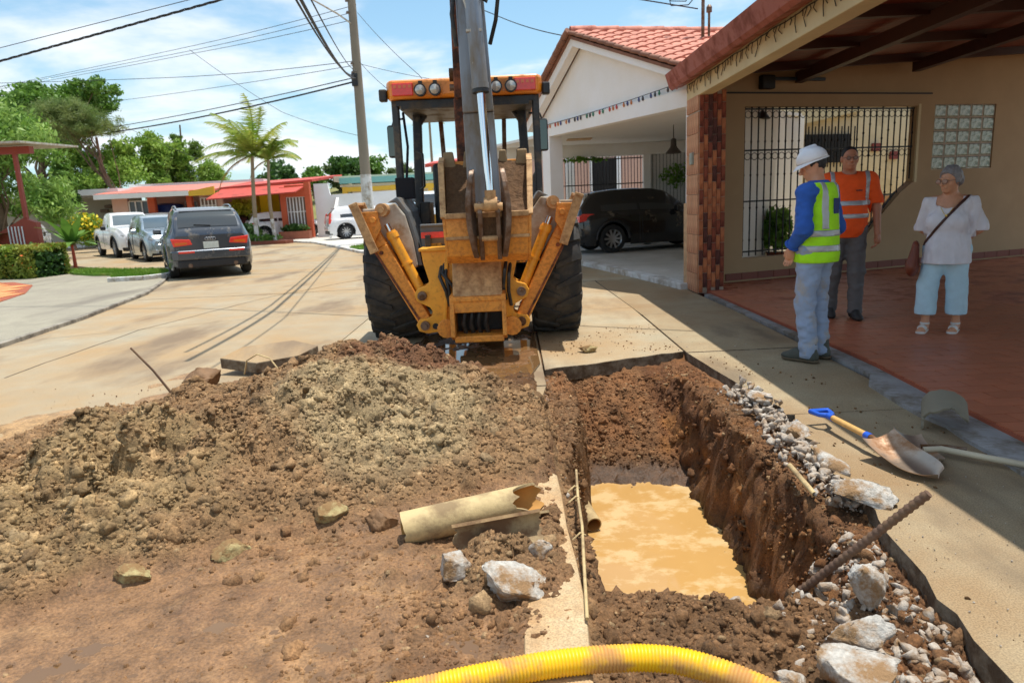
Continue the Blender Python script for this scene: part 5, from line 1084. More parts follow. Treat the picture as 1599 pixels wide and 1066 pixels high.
# service mast on the roof
ma_ = thing('roof_mast', (4.0, 13.4, 3.6), 0, 'dark steel service mast with looping cables above the clay tile roof', 'mast')
mp_ = Vector((3.55, 12.6, 0))
q = MB(); q.tube([mp_ + Vector((0, 0, 3.4)), mp_ + Vector((0, 0, 5.4))], .03, 8); q.build('mast_pole', m_bsteel, ma_)
q = MB(); q.tube([mp_ + Vector((.12, .05, 3.4)), mp_ + Vector((.12, .05, 4.55))], .022, 8); q.lathe([(.05, 4.5), (.05, 4.58), (.02, 4.62)], 10, mp_ + Vector((.12, .05, 0))); q.build('vent_pipe', m_bsteel, ma_)
for k in range(3):
    q = MB(); q.tube([mp_ + Vector((0, 0, 4.9 + k * .1)), mp_ + Vector((-.25 - .05 * k, 0, 4.62 + k * .06)), mp_ + Vector((-.55, .02 * k, 4.62 + k * .08)), mp_ + Vector((-.62, 0, 4.85 + k * .06)), mp_ + Vector((-.3, 0, 5.15)), mp_ + Vector((0, 0, 5.25 + .03 * k))], .009, 5); q.build('loop_cable', m_black, ma_)
# green climber on the carport grille and a plant behind the courtyard grille
def leaf_cloud(n, centre, rad, size, seed, squash=1.0, hang=0.0):
    r = np.random.default_rng(seed); d = r.normal(size=(n, 3)); d /= np.linalg.norm(d, axis=1)[:, None]; P = np.array(centre) + d * np.array(rad) * (r.random((n, 1)) ** .45)
    return leaves(P, size, r, squash, hang)
def leaves(P, size, r, asp=.5, hang=0.0):
    n = len(P); a = r.normal(size=(n, 3)); a[:, 2] -= hang; a /= np.linalg.norm(a, axis=1)[:, None]; b = np.cross(a, r.normal(size=(n, 3))); b /= np.maximum(np.linalg.norm(b, axis=1)[:, None], 1e-6)
    s = (size * (.6 + .8 * r.random(n)))[:, None]; c = np.cross(a, b)
    V = np.stack([P - a * s * .5, P + b * s * asp * .5 + c * s * .08, P + a * s * .5, P - b * s * asp * .5 + c * s * .08], 1).reshape(-1, 3)
    return V, np.arange(n * 4).reshape(-1, 4)
def leafmat(name, c, c2, tr=.35):
    m = M(name, c, .55, var=.35, scale=3, rand=.1); t = m.node_tree; n = t.nodes; l = t.links; b = n['Principled BSDF']
    col = b.inputs['Base Color'].links[0].from_socket
    nz = n.new('ShaderNodeTexNoise'); nz.inputs['Scale'].default_value = 1.1; nz.inputs['Detail'].default_value = 4; tcn = n.new('ShaderNodeTexCoord'); l.new(tcn.outputs['Object'], nz.inputs['Vector'])
    mr = n.new('ShaderNodeMapRange'); mr.inputs[1].default_value = .4; mr.inputs[2].default_value = .62; l.new(nz.outputs['Fac'], mr.inputs[0])
    mx = n.new('ShaderNodeMix'); mx.data_type = 'RGBA'; l.new(mr.outputs[0], mx.inputs[0]); l.new(col, mx.inputs[6]); mx.inputs[7].default_value = (*c2, 1); l.new(mx.outputs[2], b.inputs['Base Color'])
    ts = n.new('ShaderNodeBsdfTranslucent'); l.new(mx.outputs[2], ts.inputs['Color']); ad = n.new('ShaderNodeMixShader'); ad.inputs[0].default_value = tr
    l.new(b.outputs[0], ad.inputs[1]); l.new(ts.outputs[0], ad.inputs[2]); l.new(ad.outputs[0], n['Material Output'].inputs['Surface']); return m
lm_mid = leafmat('leaf_mid_green', lin(84, 122, 44), lin(112, 150, 60)); lm_dark = leafmat('leaf_dark_green', lin(58, 92, 38), lin(80, 116, 48))
lm_lite = leafmat('leaf_light_green', lin(120, 156, 56), lin(150, 176, 74)); lm_olive = leafmat('leaf_olive', lin(84, 104, 58), lin(108, 124, 74))
vn = thing('climbing_vine', (3.0, 19.9, 1.5), 0, 'green climbing vine on the grille behind the black car', 'vine')
V = []; rv = np.random.default_rng(4)
cl = [((4.9, 19.85, 2.0), (.55, .08, .35), 260), ((1.35, 19.9, 1.2), (.25, .1, .7), 220), ((2.3, 19.85, 2.55), (.75, .06, .08), 160)]
for i, (c, r_, n_) in enumerate(cl):
    v, f = leaf_cloud(n_, c, r_, .09, i + 3); o = link('foliage', npmesh('foliage', v, f, lm_mid), vn, True)
cp_ = thing('courtyard_plant', wp(2.15, .05, -1.5), 0, 'leafy green potted plant behind the black window grille', 'plant')
v, f = leaf_cloud(420, tuple(wp(2.15, .75, -1.5)), (.3, .25, .42), .13, 31); link('foliage', npmesh('foliage', v, f, lm_mid), cp_, True)
q = MB(); q.lathe([(.12, .03), (.17, .3), (.18, .32)], 14, wp(2.15, 0, -1.5)); q.build('pot', m_skirt, cp_, smooth=40)
# ------------------------------------------------------------------ row of houses at the bend
m_ghouse = M('grey_house_wall', lin(168, 164, 148), .85, var=.05); m_pkwall = M('pink_house_wall', lin(216, 180, 164), .85, var=.05)
m_pkroof = M('pink_roof', lin(206, 120, 104), .7, var=.12, scale=3); m_redroof = M('red_roof', lin(190, 72, 56), .6, var=.12, scale=3, dirt=lin(150, 70, 58), damt=.3, dscale=2)
m_terra = M('terracotta_paint', lin(196, 92, 58), .8, var=.08); m_yelw = M('yellow_paint', lin(222, 178, 60), .8, var=.06); m_brighty = M('bright_yellow_paint', lin(236, 200, 20), .8, var=.05)
m_win = M('dark_window_glass', lin(60, 70, 74), .08, var=.2, scale=2); m_teal = M('teal_roof', lin(128, 186, 178), .6, var=.08); m_creamw = M('cream_wall', lin(224, 212, 184), .85, var=.05)
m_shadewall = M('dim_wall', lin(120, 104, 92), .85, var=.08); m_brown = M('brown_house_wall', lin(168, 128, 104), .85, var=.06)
def B(mb, x0, x1, y0, y1, z0, z1): return mb.box2((x0, y0, z0), (x1, y1, z1))
def hpart(h, name, mat, *boxes, bevel=0):
    mb = MB()
    for b_ in boxes: B(mb, *b_)
    return mb.build(name, mat, h, bevel=bevel)
def grid_window(h, x0, x1, z0, z1, y, nx, nz, mat=None, frame=None):
    w = hpart(h, 'window', mat or m_win, (x0, x1, y, y + .08, z0, z1))
    for i in range(nx + 1):
        x = x0 + (x1 - x0) * i / nx; hpart(w, 'window_bar', frame or m_white, (x - .03, x + .03, y - .06, y - .003, z0, z1))
    for i in range(nz + 1):
        z = z0 + (z1 - z0) * i / nz; hpart(w, 'window_rail', frame or m_white, (x0 + .03, x1 - .03, y - .055, y - .002, z - .025, z + .025))
    return w
# grey house
hA = thing('grey_house', (-27, 42, 0), 0, 'grey flat roofed house with white fascia behind the pickup', 'house')
hpart(hA, 'wall', m_ghouse, (-32, -22.9, 44, 44.2, 0, 3.05)); hpart(hA, 'roof', m_white, (-32.5, -22.7, 41.2, 48, 3.08, 3.42)); hpart(hA, 'door', m_black, (-24.1, -23.1, 43.9, 43.98, 0, 2.5))
cA = MB()
for s_ in (-1, 1): cA.bar((-26.1 + s_ * .45, 42, .06), (-26.1 + s_ * .28, 42, 2.75), .12, .12)
cA.box((-26.1, 42, 2.85), (1.3, .5, .22)); cA.box((-26.1, 42, .4), (1.0, .3, .12)); cA.box((-26.1, 42.1, 1.4), (.5, .05, 2.7)); cA.build('porch_column', m_white, hA)
for x, z in ((-25.2, 2.2), (-24.6, 1.8), (-24.9, 2.45)):
    q = MB(); q.box((x, 43.9, z), (.5, .12, .2)); q.build('wall_planter', m_shadewall, hA, bevel=.05)
q = MB(); q.lathe([(.35, 3.42), (.33, 3.6), (.22, 3.7), (.2, 4.6), (.28, 4.65), (.28, 4.75)], 12, (-28.0, 44, 0)); q.build('chimney', m_white, hA)
# pink house
hB = thing('pink_house', (-19.5, 40, 0), 0, 'pale pink house with faded pink roof behind the silver car', 'house')
for b_ in ((-22.8, -21.9, 40.6, 40.8, 0, 2.9), (-17.7, -16.4, 40.6, 40.8, 0, 2.9), (-22.8, -16.4, 45, 45.2, 0, 3)): hpart(hB, 'wall', m_pkwall, b_)
q = MB(); q.add([(-23.2, 39.6, 2.93), (-16.4, 39.6, 2.93), (-16.2, 45, 3.5), (-23.6, 45, 3.5), (-23.2, 39.6, 3.05), (-16.4, 39.6, 3.05), (-16.2, 45, 3.62), (-23.6, 45, 3.62)], [(3, 2, 1, 0), (4, 5, 6, 7), (0, 1, 5, 4), (1, 2, 6, 5), (2, 3, 7, 6), (3, 0, 4, 7)]); q.build('roof', m_pkroof, hB)
hpart(hB, 'fascia', m_white, (-23.15, -17.8, 39.45, 39.59, 2.75, 3.02)); hpart(hB, 'parapet', m_white, (-24.2, -15.5, 45.3, 46.2, 3.3, 3.78))
q = MB(); q.prism([(-17.8, 2.72), (-16.35, 2.72), (-16.35, 3.2), (-17.8, 2.98)], 'y', 39.46, 39.6); q.build('gable_piece', m_yelw, hB)
grid_window(hB, -21.8, -20.7, .9, 2.6, 40.6, 3, 1); grid_window(hB, -17.6, -16.75, .9, 2.6, 40.5, 4, 4, m_shadewall)
hpart(hB, 'porch_post', m_terra, (-20.65, -20.25, 40.4, 40.7, 0, 2.8)); hpart(hB, 'porch_post', m_terra, (-18.4, -18.1, 40.4, 40.7, 0, 2.8)); hpart(hB, 'inner_wall', m_pkwall, (-20.2, -18.4, 43, 43.1, 0, 2.9))
grid_window(hB, -19.6, -18.9, 1.2, 2.5, 42.9, 2, 1)
q = MB(); q.lathe([(.9, 1.7), (.92, 2.0), (.8, 2.35), (.4, 2.45)], 16, (-20.4, 42.3, 0)); q.build('water_tank', M('blue_tank', lin(28, 60, 130), .5), hB, smooth=40)
# red awning house
hC = thing('red_awning_house', (-13.5, 41, 0), 0, 'house with red awning, terracotta window bay and two palms in front', 'house')
q = MB(); q.add([(-16.3, 40.2, 3.0), (-11.0, 40.2, 3.22), (-10.6, 46, 3.7), (-16.6, 46, 3.5), (-16.3, 40.2, 3.14), (-11.0, 40.2, 3.36), (-10.6, 46, 3.84), (-16.6, 46, 3.64)], [(3, 2, 1, 0), (4, 5, 6, 7), (0, 1, 5, 4), (1, 2, 6, 5), (2, 3, 7, 6), (3, 0, 4, 7)]); q.build('roof', m_redroof, hC)
q = MB(); q.add([(-16.5, 38.6, 2.42), (-11.55, 38.6, 2.60), (-11.2, 40.2, 3.1), (-16.2, 40.2, 2.98), (-16.5, 38.6, 2.48), (-11.55, 38.6, 2.66), (-11.2, 40.2, 3.16), (-16.2, 40.2, 3.04)], [(3, 2, 1, 0), (4, 5, 6, 7), (0, 1, 5, 4), (1, 2, 6, 5), (2, 3, 7, 6), (3, 0, 4, 7)]); q.build('awning', m_redroof, hC)
hpart(hC, 'window_bay', m_terra, (-12.75, -12.45, 39.6, 40, .1, 2.95), (-11.35, -11.05, 39.6, 40, .1, 3.2), (-12.45, -11.35, 39.62, 39.98, .1, .75), (-12.45, -11.35, 39.62, 39.98, 2.4, 3.05))
grid_window(hC, -12.45, -11.35, .75, 2.4, 39.85, 6, 2, m_shadewall, m_white)
hpart(hC, 'planter', M('planter_brick', lin(150, 88, 66), .8, var=.2), (-12.8, -11.1, 38.9, 39.5, .05, .5)); hpart(hC, 'back_wall', m_brighty, (-16.2, -13.0, 44.5, 44.6, 0, 3.2)); hpart(hC, 'yellow_pillar', m_brighty, (-14.75, -14.2, 42, 42.3, 0, 3.0)); hpart(hC, 'dark_door', m_black, (-15.3, -14.8, 43.5, 43.6, 0, 2.6)); hpart(hC, 'inner_wall', m_shadewall, (-13.9, -12.6, 43, 43.1, 0, 3.0))
pb = thing('planter_bush', (-11.95, 39.2, .5), 0, 'low green shrub in the brick planter under the barred window', 'shrub'); v, f = leaf_cloud(500, (-11.95, 39.2, .65), (.85, .25, .28), .14, 71); link('foliage', npmesh('foliage', v, f, lm_dark), pb, True)
# white wall and teal fascia house
hD = thing('teal_fascia_house', (-6, 42, 0), 0, 'cream house with teal fascia and yellow trim behind a white wall', 'house')
q = MB(); q.prism([(-11.0, .05), (-5.6, .05), (-5.6, 2.55), (-10.1, 2.45), (-10.2, 3.1), (-11.0, 3.1)], 'y', 40.4, 40.6); q.build('boundary_wall', m_white, hD)
q = MB(); q.prism([(38, .05), (40.4, .05), (40.4, 2.3), (38, .3)], 'x', -9.75, -9.6); q.build('side_wall', m_white, hD)
hpart(hD, 'wall', m_creamw, (-9.8, 3, 45, 45.2, 0, 3.3)); hpart(hD, 'teal_fascia', m_teal, (-10.2, 1.5, 43.4, 43.6, 3.15, 3.5)); hpart(hD, 'roof', m_creamw, (-10.6, 1.5, 43.65, 49, 3.3, 3.62)); hpart(hD, 'soffit', m_creamw, (-10.2, 1.4, 43.5, 45, 2.95, 3.1))
for x in (-9.9, -6.9, -4.6, -1.2): hpart(hD, 'yellow_post', m_yelw, (x - .14, x + .14, 43.3, 43.58, 0, 2.95))
hpart(hD, 'yellow_lintel', m_yelw, (-9.9, -1.1, 43.32, 43.5, 2.65, 2.92))
grid_window(hD, -4.2, -2.2, .9, 2.4, 44.9, 8, 2, m_shadewall)
hE = thing('red_fascia_house', (-1.5, 30, 0), 0, 'brown walled house with red roof edge seen beyond the backhoe cab', 'house')
hpart(hE, 'wall', m_brown, (-1.3, 4.5, 33, 33.2, 0, 3.0)); hpart(hE, 'fascia', m_white, (-2.8, 4.5, 32.3, 32.5, 3.05, 3.5))
q = MB(); q.add([(-3.6, 32.2, 3.25), (4.5, 32.2, 3.75), (4.5, 36, 4.2), (-3.6, 36, 3.6), (-3.6, 32.2, 3.4), (4.5, 32.2, 3.95), (4.5, 36, 4.35), (-3.6, 36, 3.75)], [(3, 2, 1, 0), (4, 5, 6, 7), (0, 1, 5, 4), (1, 2, 6, 5), (2, 3, 7, 6), (3, 0, 4, 7)]); q.build('roof', m_redroof, hE)
hpart(hE, 'door', m_shadewall, (.2, 1.2, 32.9, 32.98, 0, 2.3))
# distant tower blocks
def tower(x, y, w, h, floors, lab, mat):
    t = thing('tower_block', (x, y, 0), 0, lab, 'tower'); hpart(t, 'wall', mat, (x - w / 2, x + w / 2, y, y + w * .7, 0, h)); hpart(t, 'roof_block', mat, (x - w / 5, x + w / 5, y + 1, y + w * .5, h, h + 3))
    for k in range(floors):
        z = h * (k + .6) / (floors + .5)
        for i in range(4):
            xx = x - w / 2 + w * (i + .5) / 4; hpart(t, 'window', m_twin, (xx - w / 14, xx + w / 14, y - .1, y - .02, z - .8, z + .8))
m_twin = M('tower_window', lin(150, 166, 180), .2)
m_tow = M('hazed_pale_tower', lin(196, 200, 206), .8, var=.05); m_tow2 = M('hazed_blue_tower', lin(168, 186, 204), .5, var=.08)  # distance haze is put into these pale tower colours
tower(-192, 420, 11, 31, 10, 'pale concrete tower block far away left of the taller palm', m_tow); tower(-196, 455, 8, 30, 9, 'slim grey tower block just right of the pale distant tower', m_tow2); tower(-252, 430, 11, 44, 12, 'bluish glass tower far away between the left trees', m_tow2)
# left: porch post, gate wall with grille, paving
gp = thing('porch_gate', (-14, 19, 0), 0, 'red porch post and terracotta gate wall behind the clipped hedge', 'gate')
m_rust = M('red_brown_post', lin(150, 62, 44), .5, var=.12)
GY_ = 22.5
q = MB(); q.bar((-15.45, GY_, .1), (-15.45, GY_, 3.72), .11, .11); q.build('porch_post', m_rust, gp)
q = MB(); q.bar((-20.5, GY_, 3.84), (-14.9, GY_, 3.80), .22, .22); q.build('porch_beam', m_rust, gp)
q = MB(); q.add([(-21, GY_ - .9, 3.97), (-14.6, GY_ - .9, 3.93), (-14.6, GY_ + 2, 4.02), (-21, GY_ + 2, 4.06), (-21, GY_ - .9, 4.03), (-14.6, GY_ - .9, 3.99), (-14.6, GY_ + 2, 4.08), (-21, GY_ + 2, 4.12)], [(3, 2, 1, 0), (4, 5, 6, 7), (0, 1, 5, 4), (1, 2, 6, 5), (2, 3, 7, 6), (3, 0, 4, 7)]); q.build('metal_roof', m_fend, gp)
q = MB(); q.prism([(-16.6, .05), (-15.1, .05), (-15.1, 1.55), (-15.5, 1.7), (-16.1, 1.4), (-16.6, 1.15)], 'y', GY_ - .1, GY_ + .12); q.build('gate_wall', m_rust, gp)
q = MB(); q.prism([(-16.95, .05), (-16.5, .05), (-16.5, 1.5), (-16.65, 1.8), (-16.85, 1.8), (-16.95, 1.5)], 'y', GY_ - .25, GY_ - .11); q.build('white_pier', m_white, gp)
for i in range(5):
    q = MB(); q.box((-16.0 + i * .11, GY_ - .13, 1.05), (.03, .03, .8)); q.build('gate_bar', m_white, gp)
# orange paving on the left
pv_ = thing('paved_court', (-14, 15, 0)); kind(pv_, 'structure')
q = MB(); OP = [(-9.6, 12.7), (-10.2, 14.4), (-11.4, 16.4), (-12.7, 17.6), (-24, 18.6), (-24, 10)]; q.prism(OP, 'z', -.05, .045); q.build('paving_bed', m_grout, pv_)
ptm = M('orange_paver', lin(206, 138, 84), .75, var=.14, scale=8, rand=.12); q = MB(); q.box((0, 0, 0), (.38, .38, .02)); pme2 = q.mesh('paver', ptm)
def inpoly(x, y, P):
    c = False; j = len(P) - 1
    for i in range(len(P)):
        if ((P[i][1] > y) != (P[j][1] > y)) and (x < (P[j][0] - P[i][0]) * (y - P[i][1]) / (P[j][1] - P[i][1]) + P[i][0]): c = not c
        j = i
    return c
cnt = 0
for i in range(24):
    for j in range(22):
        x = -17.6 + i * .4; y = 10.6 + j * .4
        if inpoly(x, y, OP) and inpoly(x + .2, y - .2, OP) and inpoly(x + .2, y + .2, OP) and x / y > -1.02 and cnt < 300:
            o = link('paver', pme2, pv_); o.location = Vector((x, y, .047)) - ORG[pv_.name]; cnt += 1
# lawn bulb with white kerb, grass
GB = [(-9.55, 16.5), (-8.75, 16.6), (-8.6, 17.4), (-8.95, 18.3), (-9.6, 19.05), (-10.9, 19.6), (-12.6, 20.6), (-13.2, 20.4), (-12.2, 19.3), (-11.2, 18.5), (-10.6, 18.3), (-10.1, 17.4)]
q = MB(); q.prism(GB, 'z', 0, .10); kind(q.build('lawn', m_grass), 'structure')
q = MB(); K = [(-9.6, 16.42), (-8.8, 16.48), (-8.52, 16.95), (-8.52, 17.5), (-8.85, 18.35), (-9.5, 19.15)]
for a, b_ in zip(K[:-1], K[1:]): q.bar((*a, .06), (*b_, .06), .12, .16)
kind(q.build('lawn_kerb', m_whitekerb, bevel=.02), 'structure')
LB2 = [(-6.0, 26.2), (-5.4, 25.0), (-4.2, 25.4), (-4.0, 28), (-5.2, 28.6)]
q = MB(); q.prism(LB2, 'z', .02, .12); kind(q.build('far_lawn', m_grass), 'structure')
pbd = MB(); pbd.prism([(-14.2, 35.6), (-11.2, 34.9), (-11.0, 35.6), (-12.2, 37.2), (-14.2, 37.4)], 'z', .0, .16); kind(pbd.build('planting_bed', M('red_bed', lin(130, 74, 56), .9, var=.3, scale=3)), 'structure')
rg_ = np.random.default_rng(8)
gxs = []; 
for P_, n_, zz_ in ((GB, 9000, .10), (LB2, 2500, .12)):
    xs = rg_.uniform(min(p[0] for p in P_), max(p[0] for p in P_), n_ * 2); ys = rg_.uniform(min(p[1] for p in P_), max(p[1] for p in P_), n_ * 2)
    kk = np.array([inpoly(a, b_, P_) for a, b_ in zip(xs, ys)]); gxs.append(np.stack([xs[kk], ys[kk], np.full(kk.sum(), zz_)], -1)[:n_])
PG = np.concatenate(gxs); n_ = len(PG); an = rg_.uniform(0, 6.28, n_); hh = rg_.uniform(.03, .09, n_); dx = np.stack([np.cos(an), np.sin(an), np.zeros(n_)], -1) * .012; tip = PG + np.stack([rg_.normal(0, .02, n_), rg_.normal(0, .02, n_), hh], -1)
o = link('grass_blades', npmesh('grass_blades', np.stack([PG - dx, PG + dx, tip], 1).reshape(-1, 3), np.arange(n_ * 3).reshape(-1, 3), leafmat('grass_blade', lin(104, 142, 40), lin(130, 158, 60)))); kind(o, 'stuff'); tag(o, 'short green grass blades on the kerbed lawn beside the parked cars', 'grass')
# ------------------------------------------------------------------ cars
m_glass = M('car_glass', lin(40, 46, 50), .04, var=.1, scale=2, coat=.6, spec=.8)
m_wind = M('car_windscreen', lin(70, 84, 92), .03, var=.2, scale=1.5, coat=.8, spec=.9)
m_ctrim = M('car_black_trim', lin(34, 34, 36), .6, var=.15); m_alloy = M('alloy_rim', lin(176, 178, 180), .28, .8, var=.08)
m_plate = M('number_plate', lin(206, 212, 204), .4, var=.2, scale=60, stretch=(1, 1, .2)); m_head = M('headlamp', lin(200, 206, 210), .08, .3, var=.2, scale=14, coat=.6)
m_ctyre = M('car_tyre', lin(38, 38, 38), .85, var=.15)
def paint(name, c, dust=.2, rough=.28, metal=.3): return M(name, c, rough, metal, var=.05, scale=3, coat=.7, dirt=lin(150, 134, 112), damt=dust, dscale=2.5)
_wheelcache = {}
def wheel_meshes(r, w=.23):
    if r in _wheelcache: return _wheelcache[r]
    t_ = MB(); t_.lathe([(r * .66, -w / 2 * .9), (r * .85, -w / 2), (r * .97, -w / 2 * .8), (r, 0), (r * .97, w / 2 * .8), (r * .85, w / 2), (r * .66, w / 2 * .9)], 28, axis='y', caps=False)
    rm_ = MB(); rm_.lathe([(r * .68, -w / 2 * .85), (r * .62, -w / 2 * .6), (r * .62, w / 2 * .6), (r * .68, w / 2 * .85)], 28, axis='y', caps=False)
    for i in range(10):
        a = i * math.pi / 5; rm_.bar((math.cos(a) * r * .1, -w / 2 * .62, math.sin(a) * r * .1), (math.cos(a) * r * .65, -w / 2 * .8, math.sin(a) * r * .65), r * .13, .03, up=(0, 1, 0))
        rm_.bar((math.cos(a) * r * .1, w / 2 * .62, math.sin(a) * r * .1), (math.cos(a) * r * .65, w / 2 * .8, math.sin(a) * r * .65), r * .13, .03, up=(0, 1, 0))
    rm_.lathe([(r * .16, -w / 2 * .75), (r * .16, w / 2 * .75)], 12, axis='y')
    br_ = MB(); br_.lathe([(r * .6, -.04), (r * .6, .04)], 20, axis='y')
    _wheelcache[r] = (t_.mesh('tyre', m_ctyre, 40), rm_.mesh('rim', m_alloy, 30), br_.mesh('brake_disc', m_ctrim)); return _wheelcache[r]
SUVT = [(0, .60), (.006, .66), (.018, .72), (.052, .85), (.085, .935), (.13, .965), (.22, .99), (.36, 1.0), (.48, .985), (.555, .945), (.62, .83), (.685, .70), (.70, .685), (.80, .66), (.90, .62), (.96, .56), (.985, .50), (1, .44)]
SUVB = [(0, .58), (.06, .605), (.3, .61), (.65, .595), (.8, .575), (.92, .53), (1, .42)]
PUT = [(0, .62), (.012, .64), (.30, .645), (.335, .66), (.355, .80), (.375, .93), (.40, .985), (.48, 1.0), (.56, .985), (.60, .945), (.655, .80), (.695, .70), (.71, .69), (.83, .67), (.93, .645), (.97, .60), (.99, .52), (1, .46)]
PUB = [(0, .60), (.3, .615), (.7, .61), (.9, .59), (1, .44)]
PLAN = [(0, .83), (.02, .90), (.06, .965), (.15, .995), (.3, 1.0), (.75, 1.0), (.88, .965), (.95, .90), (.985, .80), (1, .70)]
def make_car(name, label, loc, rz, pm, L_, W_, H_, r=.36, fx=(.18, .80), gr_=.2, top=SUVT, belt=SUVB, pickup=False, side=((.13, .36), (.375, .64)), rearwin=(.016, .084), roofw=.72, emblem=None, lights='wide', trimlow=True, rails=False):
    t = thing(name, loc, rz, label, 'pickup' if pickup else 'car', 'parked cars')
    tx, tz = zip(*top); bx_, bz = zip(*belt); px_, pw = zip(*PLAN); ra = r * 1.22
    def ztop(f): return float(np.interp(f, tx, tz)) * H_
    def zbelt(f): return min(float(np.interp(f, bx_, bz)) * H_, ztop(f) - .015)
    def hw(f): return float(np.interp(f, px_, pw)) * W_ / 2
    def zlow(f):
        z = gr_ + (.10 if f < .03 or f > .97 else 0); x = f * L_
        for c in fx:
            d = abs(x - c * L_)
            if d < ra: z = max(z, r + math.sqrt(ra * ra - d * d) * 1.0)
        return z
    def sec(f):
        w = hw(f); zl, zb, zt = zlow(f), zbelt(f), ztop(f); k = min(1, max(0, (zt - zb) / (.30 * H_)))
        wr = w * .90 * (1 - k) + min(w * .9, W_ / 2 * roofw) * k; zb = max(zb, zl + .02); zt = max(zt, zb + .012); d = zb - zl
        P = [(w * .955, zl), (w * .99, zl + d * .12), (w * 1.0, zl + d * .45), (w * .995, zl + d * .72), (w * .975, zl + d * .93), (w * .945, zb)]
        for q in (.08, .36, .64, .90): P.append((w * .94 + (wr - w * .94) * q, zb + (zt - .035 * k - zb) * q))
        P += [(wr * .95, zt - .022 * k), (wr * .86, zt - .008), (wr * .45, zt), (0, zt + .002)]
        return P
    xs = sorted(set([i / 110 for i in range(111)] + [a for a, _ in top] + [c + s_ * ra / L_ * q for c in fx for s_ in (-1, 1) for q in (.999, .97, .9, .75)]))
    V = []; F = []; n = 14; m = 2 * n - 1
    for f in xs:
        P = sec(f); row = [(f * L_ - L_ / 2, y, z) for y, z in P] + [(f * L_ - L_ / 2, -y, z) for y, z in P[-2::-1]]; V += row
    for i in range(len(xs) - 1):
        for j in range(m - 1): F.append((i * m + j, i * m + j + 1, (i + 1) * m + j + 1, (i + 1) * m + j))
    F.append(tuple(range(m))); F.append(tuple(range(len(xs) * m - 1, (len(xs) - 1) * m - 1, -1)))
    mb = MB(); mb.add(V, F); body = mb.build('body', pm, t, smooth=38, world=False)
    def patch(f0, f1, q0, q1, s_, nx=10, ny=4, off=.008):
        mb = MB(); vs = []
        for i in range(nx + 1):
            f = f0 + (f1 - f0) * i / nx; P = sec(f); a = Vector(P[5]); b_ = Vector(P[10]); nn = Vector((b_.y - a.y, -(b_.x - a.x))).normalized()
            for j in range(ny + 1):
                p = a.lerp(b_, q0 + (q1 - q0) * j / ny) + nn * off; vs.append((f * L_ - L_ / 2, s_ * p.x, p.y))
        k = ny + 1; mb.add(vs, [(i * k + j, (i + 1) * k + j, (i + 1) * k + j + 1, i * k + j + 1) for i in range(nx) for j in range(ny)]); return mb
    for s_ in (-1, 1):
        for f0, f1 in side: patch(f0, f1, .12, .86, s_).build('side_window', m_glass, t, smooth=50, world=False)
        for f in (side[0][0] - .01, side[0][1] + .007, side[-1][1] - .09):
            q = MB(); 
        for f in ((side[0][1] + .0075),) + ((.385,) if not pickup else ()):
            P = sec(f); q = MB(); pts = [(f * L_ - L_ / 2, s_ * (y + .003), z) for y, z in P[1:6]]; q.tube(pts, .005, 4); q.build('door_seam', m_ctrim, t, world=False)
        for f in (side[0][0] + .09, side[-1][0] + .07):
            P = sec(f); q = MB(); q.box((f * L_ - L_ / 2, s_ * (P[4][0] + .012), P[4][1] - .08), (.2, .03, .03)); q.build('door_handle', pm, t, bevel=.008, world=False)
        f = side[-1][1] - .035; P = sec(f); q = MB(); q.box((f * L_ - L_ / 2, s_ * (P[5][0] + .12), P[5][1] + .08), (.12, .2, .16)); q.build('door_mirror', pm if not pickup else m_ctrim, t, bevel=.04, world=False, segs=3)
        for c in fx:
            ar = MB(); pts = []
            for k in range(17):
                a = math.pi * (k / 16); x = c * L_ + math.cos(a) * ra; P = sec(min(max(x / L_, .005), .995)); pts.append((x - L_ / 2, s_ * (hw(min(max(x / L_, .01), .99)) * .985), max(r + math.sin(a) * ra, gr_)))
            ar.tube(pts, .035 if trimlow else .022, 6); ar.build('arch_trim', m_ctrim if trimlow else pm, t, smooth=60, world=False)
            tm_, rm_, bd = wheel_meshes(r); w_ = link('wheel', tm_, t); w_.location = (c * L_ - L_ / 2, s_ * (W_ / 2 - .145), r); link('rim', rm_, w_); link('brake_disc', bd, w_)
    def across(f0, f1, wfrac, off, nx=8, ny=8):
        mb = MB(); vs = []
        for i in range(nx + 1):
            f = f0 + (f1 - f0) * i / nx; P = sec(f); w = P[10][0] * wfrac
            for j in range(ny + 1):
                y = -w + 2 * w * j / ny; z = float(np.interp(abs(y), [P[13][0], P[12][0], P[11][0], P[10][0]], [P[13][1], P[12][1], P[11][1], P[10][1]])); vs.append((f * L_ - L_ / 2, y, z))
        e = (ztop(f1) - ztop(f0)) / ((f1 - f0) * L_); nn = Vector((-e, 0, 1)).normalized() * off; vs = [(a + nn.x, b_, c + nn.z) for a, b_, c in vs]
        k = ny + 1; mb.add(vs, [(i * k + j, (i + 1) * k + j, (i + 1) * k + j + 1, i * k + j + 1) for i in range(nx) for j in range(ny)]); return mb
    wsr = (.565, .683) if not pickup else (.605, .692)
    across(*wsr, .93, .010).build('windscreen', m_wind, t, smooth=60, world=False)
